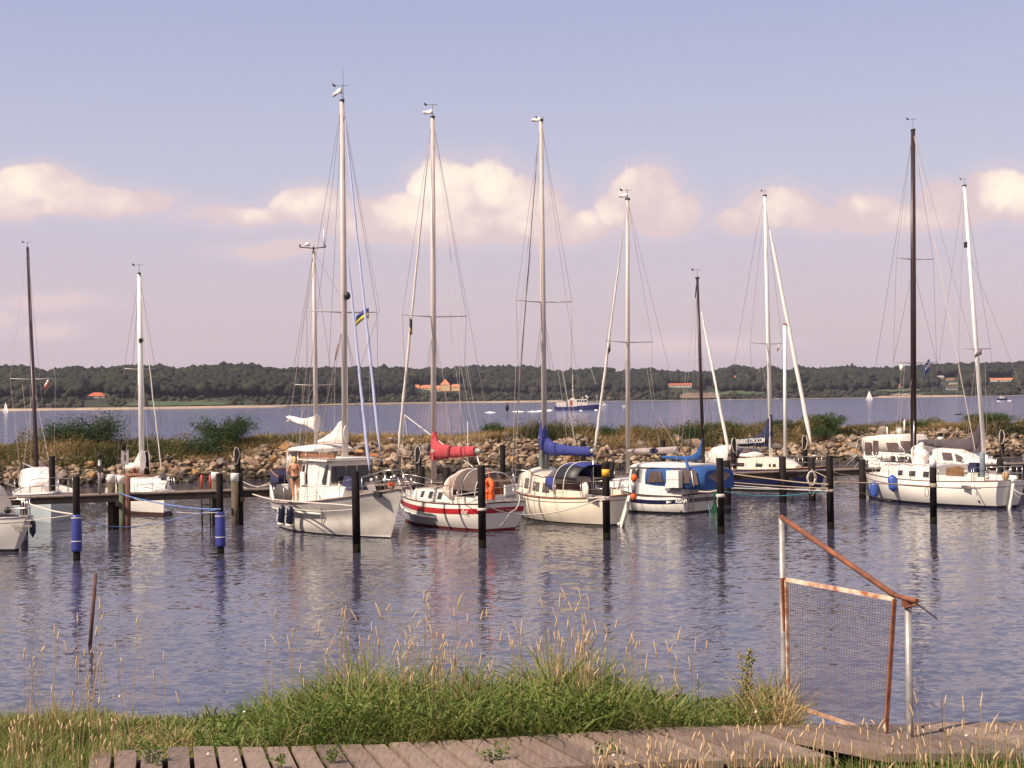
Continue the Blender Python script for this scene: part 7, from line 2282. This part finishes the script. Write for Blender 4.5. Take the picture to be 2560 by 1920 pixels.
Bl = Boat('pale_blue_sloop', 'pale blue hulled sloop with white dome cabin pointing its bow at the walkway, dark mast', 'sailboat',
          (-22.7, 73.2), (-19.95, 65.6), 2.8, (1.15, 1.08, 1.28), PALEB, None, tr=.6, ob=.25, rake=.2, fine=1.3, pb=2.4)
Bl.sheer_tube('toe_rail', GEL, .04, .0)
xd = Bl.P(*ZA(560, 640)).x
Bl.house('coachroof', GEL, [(xd - 2.6, .95, .85, 1.1, 1.75, .2), (xd - .6, .95, .8, 1.1, 1.82, .22), (xd + .4, .8, .6, 1.12, 1.7, .2), (xd + 1.3, .5, .3, 1.18, 1.35, .05)])
MB().prism([Bl.P(*ZA(570, 620), 0), Bl.P(*ZA(700, 720), 0), Bl.P(*ZA(560, 720), 0)], (0, .5, 0)).make('fore_hatch_cover', TAUPE, Bl.root)
T9, B9 = std_rig(Bl, (69, 621), ZA(520, 665), .1, [(25, 945, 140, 945, 948, 84)], m=DARKM, r=.09)
Bl.vane(T9, .35, .45)
Bl.wire(T9, Vector((Bl.L - .1, 0, 1.3)), .009, name='forestay'); Bl.wire(T9, Vector((.1, 0, 1.2)), .009, name='backstay')
MB().tube([Bl.P(*ZA(250, 290)), Bl.P(*ZA(490, 400))], .06, 6).make('boom', GALV, Bl.root)
wires_px(Bl, [(75, 960, 78, 1160), (76, 700, 78, 960), (56, 960, 66, 1060)])
Bl.flag(Bl.X(B9.x, 122, 956), Vector((math.cos(-Bl.ang + 2.8), math.sin(-Bl.ang + 2.8), 0)), .25, .28, [WHITEC, mat('flag_red', (.4, .06, .05), .8)], drop=.25)
Bl.stanchions([2.2, 4.0, 5.6, 6.6], .6); Bl.pulpit(6.7, .62)

Cw = Boat('small_white_sloop', 'small white sloop with white mast and bunched white sail beyond the walkway', 'sailboat',
          (-19.2, 75.0), (-15.7, 68.4), 2.6, (1.0, .98, 1.15), GEL, BRNB, tr=.7, ob=.35, rake=.25, fine=1.3, pb=2.6)
Cw.strip('boot_top', BRNB, .03, .16, .009)
xc = Cw.P(*ZC(800, 975)).x
x1c = Cw.P(*ZC(1060, 1050), 0).x
Cw.house('coachroof', GEL, [(xc - 2.4, .95, .85, .95, 1.60, .08), (xc, .88, .76, .98, 1.58, .08), (x1c - .4, .7, .55, 1.0, 1.45, .06), (x1c + .1, .45, .25, 1.05, 1.15, .03)])
MB().box((xc - .8, 0, 1.70), (2.2, 1.3, .06)).make('hatch_garage', TEAK, Cw.root)
MB().box(Cw.P(*ZC(850, 1040), -.2) + Vector((0, 0, .05)), (.7, .6, .05)).make('fore_hatch', GALV, Cw.root)
Tc, Bc = std_rig(Cw, (348, 686), ZC(800, 975), .1, [(310, 923, 388, 923, 924, 350)], m=ALUW, r=.095)
Cw.vane(Tc, .45, .45)
MB().box(Cw.P(352, 851), (.3, .18, .18)).make('mast_lamp', BLKP, Cw.root)
Cw.wire(Tc, Vector((.1, 0, 1.0)), .009, name='backstay')
Cw.furled(Cw.P(*ZC(1110, 985)), Cw.P(351, 720), .032, .016, WIREL)
coverpx(Cw, 'bunched_sail', SAILW, [(314, 1160, 1176), (322, 1157, 1174), (335, 1158, 1173), (343, 1145, 1173), (350, 1130, 1174), (357, 1128, 1174)], .14)
MB().box(Cw.P(*ZC(690, 850), .2), (.12, .12, .8)).make('tiller_pilot', REDP, Cw.root)
Cw.stanchions([.8, 2.4, 4.2, 5.8], .6); Cw.pulpit(6.0, .62); Cw.pushpit(.8, .6)
MB().tube([Cw.P(*ZC(1150, 1070)), Cw.P(*ZC(1190, 910))], .05, 6).make('bow_pole', WHITEP, Cw.root)
MB().box(Cw.P(*ZC(60, 1345), -1.2) * 1.0, (.5, .3, .35)).make('outboard_engine', GALV, Cw.root)
wires_px(Cw, [(352, 870, 372, 1150), (350, 930, 300, 1170), (356, 700, 360, 1130)])

# ------------------------------------------------------------------ mooring ropes
rope([(43, 1246, 53.0), (80, 1262, 52.5), (130, 1277, 51), (184, 1286, 49.9)], ROPEW, .030, 'thick white rope from the cut off yacht to the left blue sleeved pile')
rope([(20, 1305, 54), (85, 1300, 52), (135, 1294, 51), (184, 1287, 49.9)], ROPEW, .014, 'thin white rope along the cut off yacht stern to the left blue sleeved pile')
rope([(299, 1232, 61.2), (330, 1243, 59), (420, 1262, 55), (490, 1271, 52.5), (552, 1273, 51)], ROPEB, .024, 'blue rope from the algae covered pier post to the right blue sleeved pile')
rope([(314, 1238, 61.2), (360, 1255, 59), (420, 1276, 56), (480, 1283, 53), (545, 1281, 51)], ROPEW, .012, 'thin pale rope sagging from the pier post to the right blue sleeved pile')
rope([(205, 1300, 49.8), (260, 1314, 51), (330, 1317, 52), (400, 1306, 52), (470, 1290, 51.5), (545, 1273, 51)], ROPEB, .014, 'thin blue rope sagging between the two blue sleeved piles')
rope([(590, 1222, 64), (640, 1238, 63), (680, 1248, 61.5), (760, 1256, 57), (840, 1261, 54), (888, 1266, 51.2)], ROPEW, .030, 'thick white rope from the pier post past the ketch stern to its pile')
rope([(690, 1262, 61), (770, 1277, 57), (850, 1276, 53), (888, 1272, 51.2)], ROPEW, .016, 'second thin white rope under the thick one along the ketch hull')
rope([(604, 1203, 65), (640, 1216, 64), (680, 1210, 63)], ROPEW, .016, 'pale rope between the capped pier post and the ketch stern')
rope([(604, 1216, 65), (630, 1222, 64.5), (676, 1206, 63)], ROPEW, .014, 'slack pale rope above the walkway beside the ketch')
rope([(1214, 1263, 52), (1240, 1274, 53), (1274, 1284, 54), (1320, 1287, 55), (1390, 1280, 55), (1460, 1262, 54.5), (1512, 1243, 54)], ROPEW, .024, 'white rope sagging between the lifebuoy pile and the yellow banded pile')
rope([(1299, 1240, 58), (1298, 1255, 56.5), (1290, 1272, 55), (1274, 1284, 54), (1262, 1304, 54.5), (1250, 1316, 56)], ROPEW, .024, 'white rope looping down behind the red striped sloop transom')
rope([(1130, 1240, 59.3), (1180, 1232, 56), (1206, 1229, 52)], ROPEW, .016, 'thin rope from the red striped sloop cockpit to the lifebuoy pile')
rope([(1470, 1246, 58.5), (1490, 1245, 57), (1512, 1242, 54)], ROPEW, .030, 'bundle of white rope tied to the yellow banded pile')
rope([(1745, 1229, 65.5), (1775, 1230, 60), (1790, 1227, 58), (1803, 1227, 56)], ROPEW, .034, 'thick white rope from the blue canopied boat to the pile at its right')
rope([(1765, 1238, 66), (1772, 1268, 65), (1777, 1298, 64.5)], ROPET, .016, 'turquoise line trailing into the water at the blue canopied boat stern')
rope([(1812, 1229, 56), (1860, 1237, 56.5), (1930, 1240, 57), (2000, 1236, 57), (2060, 1227, 57.3)], ROPET, .018, 'turquoise rope sagging between the two piles before the navy hull')
rope([(1795, 1268, 56), (1793, 1250, 56), (1800, 1232, 56)], ROPEW, .014, 'short loose rope end hanging from the pile left of the navy hull')
rope([(1825, 1184, 71), (1900, 1194, 66), (1990, 1205, 61), (2070, 1211, 57.3)], ROPEY, .028, 'upper tan rope crossing in front of the navy hull')
rope([(1790, 1202, 72), (1880, 1210, 66), (1980, 1217, 61), (2070, 1221, 57.3)], ROPEY, .020, 'middle tan rope crossing in front of the navy hull')
rope([(1775, 1209, 72), (1880, 1217, 66), (1980, 1224, 61), (2070, 1227, 57.3)], ROPEW, .018, 'lower pale rope crossing in front of the navy hull')
rope([(2086, 1205, 57.4), (2180, 1208, 58), (2260, 1212, 58.5), (2326, 1216, 59)], ROPEY, .026, 'tan rope from the pile right of the navy hull to the white topped pile')
rope([(2086, 1210, 57.4), (2140, 1228, 60), (2200, 1246, 64), (2227, 1252, 67)], ROPEY, .016, 'tan rope running down towards the large white sloop waterline')
rope([(2086, 1180, 57.4), (2105, 1186, 60), (2145, 1192, 72)], ROPEY, .018, 'tan rope from the pile to the large white sloop bow')
rope([(2086, 1206, 57.4), (2060, 1190, 62), (2035, 1178, 71), (2028, 1172, 72)], ROPEY, .022, 'pale rope from the pile back to the coiled rope post')
rope([(2342, 1218, 59), (2400, 1221, 62), (2452, 1222, 65.5)], ROPEY, .018, 'rope from the white topped pile to the large white sloop quarter')
rope([(2316, 1215, 59.5), (2312, 1235, 59.5), (2318, 1242, 59.5), (2322, 1232, 59.4), (2318, 1216, 59.3)], ROPEY, .014, 'slack rope loop hanging beside the white topped pile')
rope([(2534, 1222, 66), (2548, 1232, 65), (2575, 1240, 63)], ROPEW, .018, 'rope leading off the right edge from the large white sloop rudder')
rope([(2534, 1222, 66), (2540, 1238, 66), (2551, 1246, 66)], ROPEW, .014, 'slack rope end behind the large white sloop rudder')
# coil hung on the pier post
root = empty('rope_coil', at(2026, 1195, 71.8)); tag(root, 'pale coil of rope hung on the pier post between the navy hull and the pile', 'rope coil')
for k in range(6):
    a0 = rng.uniform(0, 1); rx, rz_ = rng.uniform(.16, .22), rng.uniform(.26, .36)
    MB().tube([(rx * math.cos(a) + rng.uniform(-.02, .02), -.25 - .02 * k, rz_ * math.sin(a)) for a in [2 * math.pi * j / 14 for j in range(15)]], .02, 5).make('rope_turn', ROPEW, root)
MB().tube([(-.05, -.25, -.3), (-.12, -.25, -.6), (.02, -.25, -.85), (.15, -.25, -.6)], .022, 5).make('rope_tail', ROPEY, root)

# ================================================================== FAR BOATS
def far_sail(px, py_w, hpx, name, label, wpx=19):
    p = onz(px, py_w, 0); s = p.y / FPX
    root = empty(name, p, R(-35)); tag(root, label, 'sailboat', 'boats out on the water')
    h = hpx * s; w = wpx * s * .55
    MB().loft([[Vector((-w, 0, .5)), Vector((-w * .9, 0, 0))], [Vector((0, -.5, .5)), Vector((0, -.4, 0))], [Vector((w, 0, .6)), Vector((w * .9, 0, 0))]]).loft([[Vector((-w, 0, .5)), Vector((-w * .9, 0, 0))], [Vector((0, .5, .5)), Vector((0, .4, 0))], [Vector((w, 0, .6)), Vector((w * .9, 0, 0))]]).make('hull', GEL, root)
    MB().tube([(0, 0, .3), (0, 0, h)], .06, 6).make('mast', ALU, root)
    MB().prism([(0.05, 0, h * .98), (w * .95, .2, h * .12), (.05, 0, h * .1)], (0, .04, 0)).make('jib', WHITEC, root)
    MB().prism([(-.05, 0, h), (-.05, 0, h * .12), (-w * .8, -.2, h * .14), (-w * .45, -.1, h * .5)], (0, .04, 0)).make('mainsail', WHITEC, root)


far_sail(14, 1031, 26, 'distant_sailboat', 'white sailing boat out on the fjord at the far left')
far_sail(2173, 999.5, 23, 'distant_sailboat', 'white sailing boat out on the fjord left of the tall dark mast', 17)


def far_motor(px, py_w, wpx, label, hm=GEL, cab=True):
    p = onz(px, py_w, 0); s = p.y / FPX; L = wpx * s
    root = empty('distant_motorboat', p); tag(root, label, 'motorboat', 'boats out on the water')
    secs = [[Vector((x * L, -b * L * .15, z * 1.0)), Vector((x * L * .96, -b * L * .10, 0))] for x, b, z in ((-.5, .8, 1.0), (0, 1, 1.0), (.35, .7, 1.15), (.5, 0, 1.3))]
    secs2 = [[Vector((a.x, -a.y, a.z)) for a in q] for q in secs]
    MB().loft(secs).loft(secs2).loft([[a[0], b[0]] for a, b in zip(secs, secs2)]).make('hull', hm, root)
    if cab:
        MB().prism([(-.25 * L, -.08 * L, 1), (.22 * L, -.08 * L, 1), (.08 * L, -.08 * L, 2.3), (-.2 * L, -.08 * L, 2.3)], (0, .16 * L, 0)).make('cabin', GEL, root)
        MB().box((-.03 * L, -.082 * L, 1.75), (.2 * L, .03, .5)).make('window', SMOKE, root)
    return root


far_motor(2506, 1000, 26, 'white motorboat with dark hull near the right edge of the fjord', NAVY)
far_motor(1541, 1004, 18, 'low white boat near the far shore right of the ship', cab=False)
far_motor(1561, 1018, 8, 'tiny white dinghy on the fjord right of the ship', cab=False)
far_motor(1788, 1000.5, 9, 'small white boat moored under the bare slope', cab=False)
far_motor(1944, 998, 10, 'small white boat moored near the white leaning pole', cab=False)
far_motor(1826, 999.5, 5, 'tiny moored boat right of the one under the bare slope', cab=False)
r = far_motor(1508, 1017, 34, 'white motorboat passing just ahead of the blue ship')


def build_ship():
    w = onz(1440, 1025, 0); s = w.y / FPX
    root = empty('patrol_ship', w); tag(root, 'blue hulled passenger ship with white superstructure and mast steaming on the fjord', 'ship')
    def q(zx, zy, y=0):   # from the 12.29x enlargement of x 1380.., y 930..
        p = at(1380 + zx / 12.29, 930 + zy / 12.29, w.y); return Vector((p.x - w.x, y, p.z))
    B = 2.6
    st = [(70, 1060, .8), (300, 1080, 1), (600, 1075, 1), (900, 1035, 1), (1200, 1010, .85), (1400, 1000, .5), (1500, 995, 0)]
    A = [[q(x, y, -B * b), q(x + 30 * (x < 100) - 40 * (x > 1300), 1185, -B * b * .8)] for x, y, b in st]
    A2 = [[Vector((p.x, -p.y, p.z)) for p in r_] for r_ in A]
    hb = mat('ship_blue', (.07, .085, .22), .4)
    MB().loft(A).loft(A2).loft([A[0], A2[0]]).loft([[a[0], b[0]] for a, b in zip(A, A2)]).make('hull', hb, root)
    WS = mat('ship_white', (.74, .66, .58), .6, var=.05, scale=.5)
    def blk(x0_, y0, x1_, y1, b, nm='deckhouse', m=WS):
        a, c = q(x0_, y1), q(x1_, y0)
        MB().box(((a.x + c.x) / 2, 0, (a.z + c.z) / 2), (c.x - a.x, 2 * b, c.z - a.z)).make(nm, m, root)
    blk(500, 850, 760, 1060, 1.9); blk(760, 830, 1080, 1030, 1.8); blk(560, 800, 700, 860, 1.5); blk(150, 930, 430, 1070, 1.2, 'aft_gear')
    for x0_, x1_ in ((765, 820), (840, 890), (915, 960), (985, 1060)): blk(x0_, 860, x1_, 925, 1.83, 'window', SMOKE)
    blk(545, 870, 625, 1030, 1.93, 'door', mat('ship_red', (.5, .12, .08), .6))
    MB().tube([q(650, 830), q(640, 480), q(630, 60)], [.28, .16, .05], 6).make('mast', WS, root)
    for zy in (430, 560): MB().tube([q(600, zy), q(680, zy)], .08, 5).make('yard', WS, root)
    MB().ball(q(1090, 780), .45, 8, 5).ball(q(1050, 740), .38, 8, 5).ball(q(940, 795), .3, 8, 5).make('radar_dome', WS, root)
    MB().tube([q(1380, 1000), q(1380, 700)], .08, 5).make('fore_mast', WS, root)
    for side in (-1, 1):
        MB().tube([q(1080, 950, side * 1.8), q(1500, 950, 0)], .06, 4).tube([q(80, 990, side * 2.0), q(480, 1000, side * 2.2)], .06, 4).make('railing', WS, root)
    for i in range(7):
        c = q(1110 + 58 * i, 985, -1.5 * (1 - i / 8)); MB().box(c, (.3, .3, 1.0)).make('rail_post', WS, root)


build_ship()
# wake and bow wave
fm = mat('foam', (.85, .82, .80), .9, var=.05)
mb = MB()
for px, py, wp, hp_ in ((1356, 1026.5, 44, 1.6), (1374, 1024.5, 18, 2.6), (1296, 1028, 36, .9), (1225, 1030, 32, .5), (1490, 1024, 12, 1.6), (1452, 1025.5, 9, 1.0), (2524, 1001.5, 14, 1.0), (2496, 1002, 10, .8), (1332, 1028, 40, .6)):
    n = 14; a = []
    for i in range(n):
        t = 2 * math.pi * i / n
        p = onz(px + wp / 2 * math.cos(t) * rng.uniform(.75, 1.1), py + hp_ / 2 * math.sin(t) * rng.uniform(.6, 1.1), .25)
        a.append(Vector((p.x, p.y, .02)))
    o = len(mb.v); mb.add(a + [Vector((sum(v.x for v in a) / n, sum(v.y for v in a) / n, .45))], [(i, (i + 1) % n, n) for i in range(n)])
tag(mb.make('foam', fm), 'white wake and bow foam around the passing ship', 'foam', kind='stuff')
# gull on the sea, marker pole in the water, low islet stone
g0 = onz(2396, 1037, 0); MB_ = MB(); MB_.ball(g0 + Vector((0, 0, .1)), (.9, .3, .22), 8, 5)
tag(MB_.make('sea_stone', MATS['wet_stone']), 'dark stone awash beyond the breakwater near the right', 'stone')
m0 = onz(1268, 1040, 0)
mk = empty('marker_pole', m0); tag(mk, 'thin channel marker with a dark top standing beyond the breakwater', 'marker')
MB().tube([(0, 0, -.5), (0, 0, at(1268, 1040 - 12, m0.y).z)], .14, 6).make('pole', WOODP, mk)
MB().lathe((0, 0, at(1268, 1040 - 12, m0.y).z), [(.2, 0), (.6, .7), (.5, 1.6), (.1, 2.6)], 8).make('top_mark', BLKP, mk)

# ================================================================== HAZE
def build_haze():
    m = bpy.data.materials.new('haze'); m.use_nodes = True
    N, K = m.node_tree.nodes, m.node_tree.links
    for n in list(N):
        if n.type != 'OUTPUT_MATERIAL': N.remove(n)
    v = N.new('ShaderNodeVolumePrincipled')
    v.inputs['Color'].default_value = (.80, .80, 1.0, 1)
    v.inputs['Density'].default_value = 0.00005
    v.inputs['Anisotropy'].default_value = 0.2
    K.new(v.outputs[0], N['Material Output'].inputs['Volume'])
    o = MB().box((0, 2500, 45), (9000, 5600, 96)).make('haze', m)
    tag(o, kind='stuff', label='thin pale summer haze over the fjord')


build_haze()
